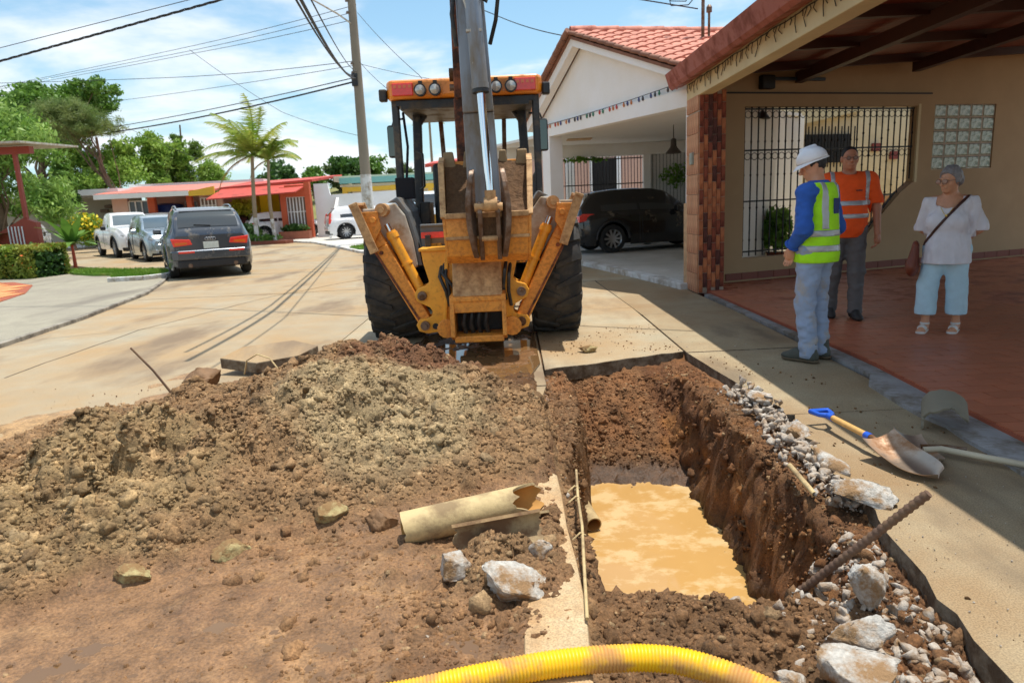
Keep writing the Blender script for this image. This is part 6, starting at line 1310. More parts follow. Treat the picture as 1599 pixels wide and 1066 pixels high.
    if not pickup:
        across(*rearwin, .93, .012).build('rear_window', m_glass, t, smooth=60, world=False)
        f = rearwin[1] + .004; q = MB(); q.prism([(-W_ * .30, -.06), (W_ * .30, -.06), (W_ * .27, .10), (-W_ * .27, .10)], 'z', 0, .025); o = q.build('spoiler', pm, t, bevel=.01, world=False)
        for v_ in o.data.vertices: x, y = v_.co.x, v_.co.y; v_.co.x = f * L_ - L_ / 2 + y; v_.co.y = x; v_.co.z += ztop(f) - .02
        q = MB(); q.bar((rearwin[0] * L_ - L_ / 2 - .0, -.05, ztop(rearwin[0]) + .03), (rearwin[0] * L_ - L_ / 2 + .02, .32, ztop(rearwin[0]) + .06), .025, .02); q.build('rear_wiper', m_ctrim, t, world=False)
    else:
        across(.337, .372, .85, .010).build('rear_window', m_glass, t, smooth=60, world=False)
        q = MB(); q.box((.17 * L_ - L_ / 2, 0, .648 * H_), (.29 * L_, W_ * .78, .02)); q.build('bed_cover', m_ctrim, t, bevel=.005, world=False)
    # rear: bumper, lamps, plate.  front: bumper, grille, lamps
    x0 = -L_ / 2; x1 = L_ / 2; w0 = hw(0); w1 = hw(1); zb0 = .58 * H_
    def pl(pts, z0, z1, nm, mat, bev=.03):
        q = MB(); q.prism(pts, 'z', z0, z1); return q.build(nm, mat, t, bevel=bev, world=False, segs=3)
    pl([(x0 - .07, -w0 * .92), (x0 - .07, w0 * .92), (x0 + .03, w0 * 1.07), (x0 + .42, hw(.08) * 1.005), (x0 + .42, -hw(.08) * 1.005), (x0 + .03, -w0 * 1.07)], .26 * H_, .40 * H_, 'rear_bumper', pm, .04)
    pl([(x0 - .05, -w0 * .88), (x0 - .05, w0 * .88), (x0 + .05, w0 * 1.0), (x0 + .45, w0 * 1.0), (x0 + .45, -w0 * 1.0), (x0 + .05, -w0 * 1.0)], .155 * H_, .262 * H_, 'rear_valance', m_ctrim, .03)
    for s_ in (-1, 1):
        if lights == 'wide':
            q = MB(); q.prism([(s_ * w0 * .50, .475 * H_), (s_ * w0 * 1.0, .455 * H_), (s_ * w0 * 1.06, .565 * H_), (s_ * w0 * .55, .545 * H_)], 'x', x0 - .018, x0 + .10); q.build('tail_lamp', m_redl, t, bevel=.012, world=False)
            q = MB(); q.prism([(s_ * w0 * .62, .485 * H_), (s_ * w0 * .95, .47 * H_), (s_ * w0 * .97, .51 * H_), (s_ * w0 * .66, .512 * H_)], 'x', x0 - .026, x0 - .01); q.build('indicator', m_orl, t, world=False)
            q = MB(); q.box((x0 - .075, s_ * w0 * .68, .375 * H_), (.02, w0 * .42, .028 * H_)); q.build('bumper_reflector', m_redl, t, world=False)
            q = MB(); q.tube([(x0 - .06, s_ * w0 * .62, .19 * H_), (x0 + .1, s_ * w0 * .62, .19 * H_)], .05, 12); q.build('exhaust', m_bsteel, t, smooth=40, world=False)
        elif lights == 'tall':
            q = MB(); q.prism([(x0 - .02, .47 * H_), (x0 + .30, .52 * H_), (x0 + .26, .57 * H_), (x0 + .10, .60 * H_), (x0 + .16, .78 * H_), (x0 + .08, .77 * H_), (x0 + .0, .60 * H_)], 'y', s_ * (w0 * .84), s_ * (w0 * 1.065)); q.build('tail_lamp', m_redl, t, bevel=.01, world=False)
        else:
            q = MB(); q.prism([(x0 - .02, .50 * H_), (x0 + .30, .535 * H_), (x0 + .52, .60 * H_), (x0 + .34, .625 * H_), (x0 + .10, .63 * H_), (x0 - .02, .59 * H_)], 'y', s_ * (w0 * .72), s_ * (w0 * 1.10)); q.build('tail_lamp', m_redl, t, bevel=.01, world=False)
        q = MB(); q.prism([(x1 - .34, s_ * hw(.93) * .985), (x1 - .06, s_ * w1 * 1.06), (x1 - .005, s_ * w1 * .55), (x1 - .1, s_ * w1 * .55)], 'z', .40 * H_, .50 * H_); q.build('head_lamp', m_head, t, bevel=.012, world=False)
        q = MB(); q.box((x1 - .0, s_ * w1 * .80, .24 * H_), (.05, .22, .06)); q.build('fog_lamp', m_head, t, bevel=.015, world=False)
    q = MB(); q.box((x0 - .022, 0, .46 * H_), (.012, .34, .16)); q.build('number_plate', m_plate, t, bevel=.004, world=False)
    pl([(x1 + .05, -w1 * .80), (x1 + .05, w1 * .80), (x1 - .06, w1 * 1.06), (x1 - .36, hw(.93) * 1.0), (x1 - .36, -hw(.93) * 1.0), (x1 - .06, -w1 * 1.06)], .22 * H_, .375 * H_, 'front_bumper', pm, .05)
    pl([(x1 + .035, -w1 * .75), (x1 + .035, w1 * .75), (x1 - .08, w1 * .98), (x1 - .36, w1 * 1.1), (x1 - .36, -w1 * 1.1), (x1 - .08, -w1 * .98)], .14 * H_, .225 * H_, 'front_valance', m_ctrim, .03)
    q = MB(); q.box((x1 + .002, 0, .435 * H_), (.05, w1 * 1.05, .105 * H_)); g_ = q.build('grille', m_ctrim, t, bevel=.015, world=False)
    for k in range(3):
        q = MB(); q.box((x1 + .03, 0, (.405 + .03 * k) * H_), (.012, w1 * .98, .018)); q.build('grille_bar', m_alloy if not pickup else m_ctrim, g_, world=False)
    q = MB(); q.box((0, 0, gr_ + .12), (L_ * .9, W_ * .72, .2)); q.build('underbody', m_ctrim, t, world=False)
    if rails:
        for s_ in (-1, 1):
            q = MB(); q.tube([(f * L_ - L_ / 2, s_ * W_ / 2 * roofw * .88, ztop(f) + (.045 if 0 < k < 5 else -.005)) for k, f in enumerate((.14, .17, .25, .38, .48, .52))], .018, 6); q.build('roof_rail', m_alloy, t, smooth=60, world=False)
    if emblem == 'rings':
        for k in range(4):
            q = MB(); q.lathe([(.034, -.006), (.042, 0), (.034, .006), (.03, 0), (.034, -.006)], 20, (x0 - .018, -.0825 + k * .055, .545 * H_), 'x', caps=False); q.build('emblem_ring', m_alloy, t, smooth=60, world=False)
    return t
p_grey = paint('paint_dark_grey', lin(78, 84, 92), .15, .25, .55); p_silver = paint('paint_silver_blue', lin(160, 174, 182), .15, .25, .55); p_white = paint('paint_white', (.78, .78, .78), .1, .25, 0); p_black = paint('paint_black', lin(22, 22, 25), .1, .2, 0); p_lblue = paint('paint_light_blue', lin(168, 188, 204), .15)
HD = 90 + 28
make_car('parked_car', 'dark grey estate car with red tail lamps parked nearest on the street', (-8.35, 18.95, 0), R(HD), p_grey, 5.05, 1.98, 1.72, .38, emblem='rings', rails=True, gr_=.22, trimlow=False)
make_car('parked_car', 'silver blue car facing the camera between pickup and grey car', (-13.2, 26.4, 0), R(-53), p_silver, 4.35, 1.75, 1.66, .34, trimlow=True)
make_car('pickup_truck', 'white double cab pickup facing the camera beside the curved lawn', (-16.7, 30.6, 0), R(-50), p_white, 5.35, 1.92, 1.86, .40, fx=(.21, .82), top=PUT, belt=PUB, pickup=True, side=((.385, .49), (.50, .645)), gr_=.32)
make_car('parked_car', 'white car with blue windscreen half hidden by the garden plants', (-22.6, 32.6, 0), R(-62), p_white, 4.3, 1.78, 1.55, .33)
make_car('parked_car', 'black crossover in the white house carport', (3.7, 18.5, .085), R(15), p_black, 4.3, 1.76, 1.6, .36, lights='boom', fx=(.20, .815))
make_car('parked_car', 'white car with tall red tail lamps by the white wall', (-7.2, 36.9, .06), R(22), p_white, 4.55, 1.85, 1.7, .37, lights='tall')
make_car('parked_car', 'white crossover behind the two palm trunks', (-13.1, 41.2, .06), R(30), p_white, 4.35, 1.8, 1.6, .36, lights='boom')
make_car('parked_car', 'dark car in the shade under the red awning', (-15.4, 42.6, .06), R(60), p_black, 4.4, 1.8, 1.5, .34)
make_car('parked_car', 'cream white wagon in the pink house porch above the silver car', (-19.3, 40.8, .06), R(5), p_white, 4.7, 1.85, 1.85, .37, lights='boom')
make_car('parked_car', 'light blue car half hidden behind the left stabiliser', (-3.35, 21.6, 0), R(100), p_lblue, 4.0, 1.72, 1.62, .37, lights='tall')
make_car('parked_car', 'white van seen through the backhoe cab', (-2.3, 25.4, .06), R(80), p_white, 4.6, 1.8, 1.95, .36, lights='tall')
# ------------------------------------------------------------------ trees and plants
m_bark = M('bark', lin(112, 92, 72), .9, var=.25, scale=6, bump=.5, bscale=20); m_pbark = M('palm_bark', lin(146, 128, 104), .9, var=.2, scale=8, stretch=(1, 1, 4), bump=.4)
def limb(mb, a, b_, r0, r1, rd, n=5, wob=.12):
    a, b_ = Vector(a), Vector(b_); L_ = (b_ - a).length; pts = [a.lerp(b_, i / n) + (Vector((rd.uniform(-1, 1), rd.uniform(-1, 1), rd.uniform(-.5, .5))) * L_ * wob * .4 if 0 < i < n else Vector()) for i in range(n + 1)]
    mb.tube(pts, [r0 + (r1 - r0) * i / n for i in range(n + 1)], 7); return pts
def tree(name, label, base, top, clumps, leaf, nleaf, mat, r0=.2, seed=1, asp=.5, hang=0.0, cat='tree', group=None):
    rd = random.Random(seed); r = np.random.default_rng(seed); t = thing(name, base, 0, label, cat, group); q = MB(); tr = limb(q, base, top, r0, r0 * .45, rd)
    vol = [c[1][0] * c[1][1] * c[1][2] for c in clumps]; tot = sum(v ** .67 for v in vol); VS, FS, o_ = [], [], 0
    for (c, rad), v in zip(clumps, vol):
        limb(q, tr[rd.choice((2, 3, 4))], Vector(c), r0 * .22, .015, rd)
        n = int(nleaf * v ** .67 / tot); sub = max(6, n // 55); d = r.normal(size=(sub, 3)); d /= np.linalg.norm(d, axis=1)[:, None]; cc = np.array(c) + d * np.array(rad) * (r.random((sub, 1)) ** .4); cs = min(rad) * .34
        k = r.integers(0, sub, n); P = cc[k] + r.normal(size=(n, 3)) * cs * np.array([.8, .8, .55]); V, F = leaves(P, leaf, r, asp, hang); VS.append(V); FS.append(F + o_); o_ += len(V)
    q.build('trunk', m_bark, t, smooth=60); link('crown', npmesh('crown', np.concatenate(VS), np.concatenate(FS), mat), t, True); return t
def blobs(c, rad, n, s, seed):
    rd = random.Random(seed); out = []
    for i in range(n):
        a = rd.uniform(0, 6.28); k = math.sqrt(rd.random()); out.append(((c[0] + math.cos(a) * rad[0] * k, c[1] + math.sin(a) * rad[1] * k, c[2] + rd.uniform(-1, 1) * rad[2]), (s[0] * rd.uniform(.7, 1.2), s[0] * rd.uniform(.7, 1.2), s[1] * rd.uniform(.7, 1.2)))); 
    return out
tree('spreading_tree', 'broad feathery green tree highest at the upper left', (-31, 47, 0), (-30.5, 47, 7), blobs((-30.6, 47, 8.7), (4.8, 3, 1.5), 20, (1.9, .75), 1), .28, 34000, lm_mid, .35, 11)
tree('mango_tree', 'dense mango tree with drooping leaves behind the red porch', (-22, 30.5, 0), (-22, 30.5, 2.5), blobs((-22.0, 30.5, 4.1), (2.5, 1.6, 1.7), 16, (1.25, 1.0), 2), .26, 30000, leafmat('mango_leaf', lin(108, 150, 52), lin(156, 186, 92)), .25, 12, .3, .9)
tree('pine_tree', 'flat topped dark pine with bare leaning trunk', (-22.6, 42, 0), (-23.9, 42, 6.4), blobs((-24.8, 42, 7.4), (2.0, 1.2, .75), 18, (.9, .55), 3), .26, 28000, leafmat('pine_needles', lin(104, 128, 62), lin(140, 152, 90), .5), .16, 13, .10)
tree('young_conifer', 'narrow pointed young tree left of the bare pine trunk', (-24.6, 39.5, 0), (-24.9, 39.5, 5.6), [((-24.7, 39.5, 3 + k * .62), (.85 - k * .15, .8 - k * .14, .45)) for k in range(5)], .32, 5000, lm_mid, .07, 14, .35, .5)
tree('leafy_tree', 'loose light green tree behind the grey house', (-28, 48, 0), (-27.8, 48, 4.5), blobs((-27.6, 48, 5.3), (2.6, 1.5, 1.2), 12, (1.1, .8), 5), .24, 14000, lm_lite, .15, 15)
tree('leafy_tree', 'light green tree right behind the pine trunk', (-24.2, 50, 0), (-24.4, 50, 5), blobs((-24.2, 50, 5.4), (1.3, 1, 1.5), 8, (.8, .8), 6), .23, 9000, lm_lite, .12, 16)
tree('columnar_tree', 'tall narrow tree with a bent tip right of the pine', (-23.9, 52, 0), (-23.4, 52, 8.2), [((-24.3 + .1 * k, 52, 3.4 + k * .75), (1.35 - k * .2, .9 - k * .1, .6)) for k in range(6)] + [((-22.6, 52, 6.3), (.6, .5, .7))], .24, 13000, leafmat('columnar_leaf', lin(96, 124, 48), lin(124, 148, 62)), .12, 17, .3, .5)
tree('columnar_tree', 'rounded bright tree next to the tall narrow one', (-22, 51, 0), (-22, 51, 5), blobs((-21.9, 51, 4.6), (1.5, .8, 1.1), 8, (.8, .75), 8), .23, 11000, lm_lite, .1, 18, .35, .4)
tree('columnar_tree', 'dark narrow tree between the pine trunk and the tall narrow tree', (-26.3, 54, 0), (-26.4, 54, 7.0), [((-26.4, 54, 3.5 + k * .8), (1.0 - k * .12, .9 - k * .1, .7)) for k in range(5)], .24, 9000, lm_lite, .12, 19, .35, .5)
# far wooded hill
hx, hy = np.meshgrid(np.linspace(-75, 40, 60), np.linspace(95, 190, 30)); hz_ = np.maximum(0, 7.5 * np.exp(-((hx + 20) / 30) ** 2 - ((hy - 135) / 28) ** 2) + .8 * fbm(hx / 9, hy / 9, octv=3, seed=3)) - .15
hi = np.arange(1800).reshape(30, 60); HF = np.stack([hi[:-1, :-1], hi[:-1, 1:], hi[1:, 1:], hi[1:, :-1]], -1).reshape(-1, 4); kind(link('hill', npmesh('hill', np.stack([hx, hy, hz_], -1).reshape(-1, 3), HF, M('hill_scrub', lin(120, 118, 66), .95, var=.3, scale=.3), True)), 'structure')
far = [(-35.5, 112, 3.6, 'dark round tree on the hill just right of the palms', lm_dark), (-32.5, 120, 2.4, 'small dry brownish tree on the hill beside the dark round one', leafmat('dry_leaf', lin(140, 128, 72), lin(150, 140, 90))), (-30, 110, 2.6, 'mid green bush like tree low on the hill', lm_mid), (-27.5, 118, 2.8, 'olive tree on the hill left of the utility pole', lm_olive), (-24.5, 112, 3.4, 'dense green tree on the hill behind the utility pole', lm_dark), (-21.5, 116, 3.2, 'green tree on the hill right of the utility pole', lm_mid),
       (-42, 118, 2.2, 'sparse small tree on the hill behind the palm trunks', lm_olive), (-39, 122, 1.8, 'tiny bush on the hill between the palms and dark round tree', lm_mid), (-16, 114, 2.6, 'green tree seen through the backhoe cab', lm_olive)]
for i, (x, y, r_, lab, mt_) in enumerate(far):
    zb = float(np.interp(x, [-75, -45, -20, 10], [0, 3.2, 5.6, 3])) * .8
    tree('hill_tree', lab, (x, y, zb), (x, y, zb + r_ * .8), blobs((x, y, zb + r_ * 1.15), (r_ * .6, r_ * .6, r_ * .35), 7, (r_ * .55, r_ * .5), 30 + i), r_ * .2, 2200, mt_, .2, 40 + i, .6, group='trees on the far hill')
# palms -------------------------------------------------------------------------
lm_palm = leafmat('palm_frond', lin(120, 148, 50), lin(164, 168, 74), .4); lm_dryp = leafmat('dry_frond', lin(170, 140, 80), lin(150, 110, 64))
def frond(mb, base, az, el, L_, droop, rd, wind=(-.5, 0, 0), w=.42, nl=44):
    d0 = Vector((math.cos(az) * math.cos(el), math.sin(az) * math.cos(el), math.sin(el))); pts = []; p = Vector(base); d = d0.copy(); seg = L_ / 12
    for i in range(13):
        pts.append(p.copy()); p += d * seg; d = (d + Vector((wind[0] * .05, wind[1] * .05, -droop * (.04 + i * .012)))).normalized()
    mb.tube(pts, [.022 * (1 - i / 14) + .004 for i in range(13)], 4)
    for i in range(nl):
        t = .12 + .88 * i / nl; k = min(int(t * 12), 11); q = pts[k].lerp(pts[k + 1], t * 12 - k); dd = (pts[k + 1] - pts[k]).normalized(); sd = dd.cross(Vector((0, 0, 1))).normalized(); ll = w * (math.sin(math.pi * min(1, t * .85 + .12)) ** .7) * rd.uniform(.8, 1.15)
        for s_ in (-1, 1):
            e = q + (sd * s_ * .7 + dd * .55 + Vector((wind[0] * .35, 0, -.55 * rd.uniform(.5, 1.1)))).normalized() * ll; wv = dd * .03; mb.add([q - wv, q + wv, e], [(0, 1, 2)])
def palm(label, base, top, lean, n, L_, seed, white, wind, r=.13, dry=1, spread=(.1, 1.1)):
    rd = random.Random(seed); t = thing('palm_tree', base, 0, label, 'palm', None); b_, tp = Vector(base), Vector(top); q = MB(); P = [b_.lerp(tp, i / 14) + Vector((math.sin(i / 14 * 3.1) * lean, 0, 0)) for i in range(15)]
    q.tube(P, [r * (1.25 - .45 * i / 14) * (1.05 if i % 2 else 1) for i in range(15)], 10); q.build('trunk', m_pbark, t, smooth=60)
    k = white / (tp.z - b_.z); q = MB(); q.tube([P[0], P[0].lerp(P[-1], k * .5) + Vector((math.sin(k * .5 * 3.1) * lean, 0, 0)), b_.lerp(tp, k) + Vector((math.sin(k * 3.1) * lean, 0, 0))], [r * 1.35, r * 1.22, r * 1.15], 12); q.build('painted_base', m_whitekerb, t, smooth=60)
    for i in range(n):
        q = MB(); frond(q, tp, i * 2.4 + rd.uniform(-.2, .2), rd.uniform(*spread), L_ * rd.uniform(.8, 1.1), rd.uniform(.7, 1.3), rd, wind, L_ * .24); q.build('frond', lm_palm, t)
    for i in range(dry):
        q = MB(); frond(q, tp, math.pi + .3 * i, -.25, L_ * .95, 1.5, rd, (0, 0, 0), L_ * .1); q.build('frond', lm_dryp, t)
palm('taller palm with wind swept fronds in front of the red awning house', (-13.0, 36, .1), (-12.75, 36, 4.45), -.05, 24, 2.9, 3, 1.25, (-.9, 0, .1), .095, 1, (.15, 1.4))
palm('shorter slimmer palm right beside the wind swept palm', (-12.05, 36, .1), (-11.95, 36, 4.2), -.12, 14, 1.6, 5, 1.15, (-.2, 0, 0), .08, 1, (.3, 1.3))
palm('tiny distant palm seen through the cab window', (-7.6, 75, .0), (-7.6, 75, 10.5), 0, 9, 1.9, 9, .5, (-.2, 0, 0), .14, 0)
# hedge, shrubs ---------------------------------------------------------------------
def hedge(name, label, a, b_, depth, h, n, leaf, mat, seed, flowers=None, cat='hedge'):
    r = np.random.default_rng(seed); a, b_ = np.array(a), np.array(b_); d = (b_ - a) / np.linalg.norm(b_ - a); nr = np.array([-d[1], d[0], 0]); t = thing(name, tuple((a + b_) / 2), 0, label, cat)
    u = r.random(n); v = r.uniform(-.5, .5, n); w = r.random(n); side = r.integers(0, 4, n); u = np.where(r.random(n) < .1, 1 - .04 * r.random(n), u); v = np.where(side == 0, -.5 + .12 * r.random(n), np.where(side == 1, .5 - .1 * r.random(n), v)); w = np.where(side >= 2, 1 - .14 * r.random(n), w)
    P = a + np.outer(u * np.linalg.norm(b_ - a), d) + np.outer(v * depth, nr); bump_ = .1 * fbm(P[:, 0] * 2.5, P[:, 1] * 2.5, w * 2, octv=3, seed=seed); P = P + np.outer(bump_, -nr); P[:, 2] += .03 + w * h * (1 + bump_)
    V, F = leaves(P, leaf, r, .55); link('foliage', npmesh('foliage', V, F, mat), t, True)
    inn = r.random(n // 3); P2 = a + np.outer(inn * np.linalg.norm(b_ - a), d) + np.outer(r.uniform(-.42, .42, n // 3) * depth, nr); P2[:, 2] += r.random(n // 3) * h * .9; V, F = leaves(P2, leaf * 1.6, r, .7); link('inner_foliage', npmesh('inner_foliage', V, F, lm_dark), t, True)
    if flowers:
        k = r.integers(0, n, flowers); V, F = leaves(P[k] - nr * .02 + np.array([0, 0, .03]), .07, r, .9); link('flowers', npmesh('flowers', V, F, M('orange_flower', lin(220, 100, 40), .6)), t, True)
    return t
hedge('clipped_hedge', 'clipped green hedge with orange flowers beside the orange paving', (-19.5, 20.7, 0), (-12.75, 19.2, 0), 1.3, .88, 24000, .10, leafmat('hedge_leaf', lin(124, 148, 52), lin(156, 156, 66)), 5, 220)
def rosette(name, label, loc, n, L_, mat, seed, w=.07, cat='plant', stem=None, up=.9):
    rd = random.Random(seed); t = thing(name, loc, 0, label, cat)
    for i in range(n):
        az = i * 2.4 + rd.uniform(-.3, .3); el = rd.uniform(.25, up + .5); d = Vector((math.cos(az) * math.cos(el), math.sin(az) * math.cos(el), math.sin(el))); p = Vector(loc) + Vector((0, 0, stem or .05)); q = MB(); vs = []; ll = L_ * rd.uniform(.7, 1.1); sd = d.cross(Vector((0, 0, 1))).normalized()
        for k in range(7):
            s_ = k / 6; ww = w * math.sin(math.pi * min(.98, s_ * .8 + .15)); vs += [p - sd * ww, p + Vector((0, 0, -.01)), p + sd * ww]; p = p + d * ll / 6; d = (d + Vector((0, 0, -.16))).normalized()
        q.add(vs, [(k * 3 + j, k * 3 + j + 1, k * 3 + j + 4, k * 3 + j + 3) for k in range(6) for j in (0, 1)]); q.build('leaf', mat, t, smooth=60)
    if stem: q = MB(); q.tube([loc, Vector(loc) + Vector((0, 0, stem))], [.06, .04], 8); q.build('stem', M('red_stem', lin(170, 66, 40), .6), t)
rosette('red_stem_palm', 'small red stemmed palm at the end of the hedge by the pickup', (-14.2, 22.6, .03), 14, 1.1, lm_mid, 4, .16, stem=.75)
rosette('red_stem_palm', 'small red stemmed palm in front of the terracotta gate wall', (-16.6, 21.6, .03), 12, 1.5, lm_lite, 6, .16, stem=.9)
rosette('broad_leaf_plant', 'broad leaved green plant behind the right end of the hedge', (-14.9, 21.5, .03), 16, .9, lm_dark, 8, .13, stem=.25)
rosette('broad_leaf_plant', 'low green plant between the white pier and the hedge', (-18.0, 22.0, .03), 14, .9, lm_mid, 9, .12, stem=.4)
rosette('spiky_plant', 'grey green spiky plant at the left picture edge', (-18.9, 22.2, 1.0), 34, 1.5, leafmat('agave_leaf', lin(140, 152, 112), lin(120, 130, 84)), 10, .05, stem=.5)
tb = thing('yellow_bush', (-21.5, 35.8, 0), 0, 'yellow flowering bush behind the pickup bed', 'bush'); v, f = leaf_cloud(1200, (-21.6, 35.8, 1.15), (1.0, .7, .85), .16, 15); link('foliage', npmesh('foliage', v, f, lm_lite), tb, True)
v, f = leaf_cloud(500, (-21.6, 35.6, 1.35), (1.0, .7, .75), .15, 16, .8); link('flowers', npmesh('flowers', v, f, M('yellow_flower', lin(232, 206, 40), .6)), tb, True)
yb_ = thing('yellow_palm_bush', (-15.7, 43.2, 0), 0, 'yellow green bush glowing in the porch of the red awning house', 'bush'); v, f = leaf_cloud(700, (-15.7, 41.6, 1.9), (.9, .5, .6), .3, 17, .3); link('foliage', npmesh('foliage', v, f, leafmat('lime_leaf', lin(190, 196, 50), lin(210, 206, 80))), yb_, True)
bb = thing('bed_plants', (-13, 35.6, .1), 0, 'low green plants in the red bed under the palms', 'plant'); v, f = leaf_cloud(500, (-12.9, 36.1, .3), (1.2, .6, .22), .13, 18); link('foliage', npmesh('foliage', v, f, lm_mid), bb, True)
bl = thing('round_bush', (-13.9, 37.5, .1), 0, 'dark green bush behind the taller palm trunk', 'bush'); v, f = leaf_cloud(600, (-13.9, 37.6, .6), (.6, .5, .5), .16, 19); link('foliage', npmesh('foliage', v, f, lm_dark), bl, True)
# ------------------------------------------------------------------ utility pole and cables
up_ = thing('utility_pole', (-5.9, 30, 0), 0, 'grey concrete utility pole with white painted foot and lamp arm', 'utility pole')
m_pole = M('pole_concrete', lin(132, 122, 106), .85, var=.12, scale=3, stretch=(1, 1, .3))
q = MB(); q.tube([(-5.92, 30, 0), (-5.86, 30, 11.5)], [.24, .15], 14); q.build('pole_shaft', m_pole, up_, smooth=60)
q = MB(); q.tube([(-5.92, 30, 0), (-5.905, 30, 2.95)], [.255, .232], 14); q.build('painted_foot', m_whitekerb, up_, smooth=60)
q = MB(); q.tube([(-5.9, 29.9, 8.9), (-6.4, 29.6, 9.25), (-7.2, 29.0, 9.65), (-7.6, 28.8, 9.7)], .035, 8); q.build('lamp_arm', m_fend, up_, smooth=60)
q = MB(); q.box((-7.9, 28.6, 9.7), (.6, .25, .14), rz=.5); q.build('lamp_head', m_fend, up_, bevel=.05)
for z in (7.0, 7.35, 9.3, 9.75):
    q = MB(); q.lathe([(.05, 0), (.06, .05), (.03, .1)], 10, (-6.05, 29.85, z)); q.build('insulator', m_shadewall, up_, smooth=40)
q = MB(); q.box((-5.98, 29.86, 6.75), (.26, .2, .5)); q.build('junction_box', m_blk, up_, bevel=.03)
CB = [
(0.016, [(-9.6, 13.0, 4.18), (-4.28, 11.5, 4.73), (-3.35, 11.0, 4.82)], 0.0) ,
(0.007, [(-11.76, 16.0, 5.11), (-5.75, 14.0, 5.49)], 0.0) ,
(0.03, [(-5.98, 30.0, 6.85), (-2.9, 11.0, 4.53)], 0.3) ,
(0.02, [(-6.03, 30.0, 6.95), (-3.11, 11.5, 4.68)], 0.3) ,
(0.012, [(-5.91, 30.0, 7.1), (-2.5, 10.0, 4.24)], 0.2) ,
(0.035, [(-37.1, 50.0, 6.88), (-22.73, 42.0, 6.67), (-6.08, 30.0, 6.7)], 0.15) ,
(0.02, [(-37.01, 50.0, 7.31), (-22.68, 42.0, 6.96), (-6.06, 30.0, 6.86)], 0.1) ,
(0.014, [(-31.85, 44.0, 10.2), (-17.8, 38.0, 8.76), (-5.89, 30.0, 7.52)], 0.1) ,
(0.012, [(-26.93, 48.0, 9.48), (-5.91, 30.0, 7.35)], 0.2) ,
(0.012, [(-32.67, 50.0, 11.33), (-16.74, 40.0, 10.72), (-5.7, 30.0, 9.66)], 0.05) ,
(0.012, [(-31.77, 50.0, 11.37), (-16.78, 40.0, 10.49), (-5.72, 30.0, 9.41)], 0.05) ,
(0.012, [(-30.9, 50.0, 11.33), (-16.8, 40.0, 10.33), (-5.75, 30.0, 9.12)], 0.05) ,
(0.012, [(-16.91, 40.0, 10.53), (-11.63, 38.0, 6.78), (-6.95, 36.0, 5.1)], 0.1) ,
(0.011, [(-24.08, 44.0, 7.73), (-17.71, 42.0, 4.76)], 0.1) ,
(0.01, [(-2.37, 18.0, 7.0), (-0.01, 16.0, 5.46), (1.31, 13.2, 4.33)], 0.05) ,
(0.01, [(1.94, 12.0, 4.67), (3.46, 12.6, 4.55)], 0.02) ,
(0.01, [(-5.67, 30.0, 9.36), (-2.66, 24.0, 5.75), (-1.25, 22.0, 3.98)], 0.1) ,
(0.01, [(-5.79, 30.0, 7.52), (-3.74, 26.0, 5.45)], 0.1) ,
(0.01, [(-5.75, 30.0, 7.39), (1.6, 26.0, 5.43)], 0.2) ,
]
clab = ['thick twisted cable crossing the upper left sky', 'thin cable above the twisted cable at upper left', 'thick black cable bundle dropping steeply to the utility pole', 'second cable beside the steep black bundle', 'thin cable right of the steep black bundle',
        'heavy cable bundle sagging from the pole behind the palms to the left', 'cable just above the sagging heavy bundle', 'long cable from the pole to the tree top at left', 'thin cable under the long cable', 'highest of three thin parallel cables left of the pole', 'middle of three thin parallel cables left of the pole', 'lowest of three thin parallel cables left of the pole',
        'slanting cable crossing behind the palm crown', 'slanting cable above the grey house roof', 'cable running down to the white gable apex', 'short cable reaching the roof mast', 'thin cable from the pole top towards the backhoe cab', 'thin drop cable right of the pole', 'thin cable from the pole passing behind the cab roof']
m_cable = M('black_cable', lin(44, 44, 46), .7)
RUN_ON = {0: 'both', 1: 'both', 2: 'last', 3: 'last', 4: 'last', 5: 'first', 6: 'first', 7: 'first', 8: 'first', 9: 'first', 10: 'first', 11: 'first', 14: 'first', 15: 'first'}   # spans that go on past the frame
for ci, ((r_, K, sag), lab) in enumerate(zip(CB, clab)):
    K = [Vector(k) for k in K]; P = []; e_ = RUN_ON.get(ci, '')
    if e_ in ('first', 'both'): K[0] = K[0] + (K[0] - K[1]).normalized() * 14
    if e_ == 'both': K[-1] = K[-1] + (K[-1] - K[-2]).normalized() * 14
    if e_ == 'last': K.append(K[-1] + Vector((.45, -3.6, .9)))
    for i in range(len(K) - 1):
        L_ = (K[i + 1] - K[i]).length
        for j in range(13): t = j / 12; P.append(K[i].lerp(K[i + 1], t) + Vector((0, 0, -sag * 4 * t * (1 - t))))
    if r_ == .016:
        q = MB(); Q = [K[0].lerp(K[1], i / 200) if i < 200 else K[1].lerp(K[2], (i - 200) / 140) for i in range(341)]
        for ph in (0, 2.1, 4.2): q.tube([p + Vector((0, math.cos(i * .9 + ph), math.sin(i * .9 + ph))) * .013 for i, p in enumerate(Q)], .009, 5)
    else:
        q = MB(); Q = []
        for p in P:
            if not Q or (p - Q[-1]).length > .01: Q.append(p)
        q.tube(Q, r_, 6)
    tag(q.build('overhead_cable', m_cable, smooth=60), lab, 'cable', 'overhead cables')
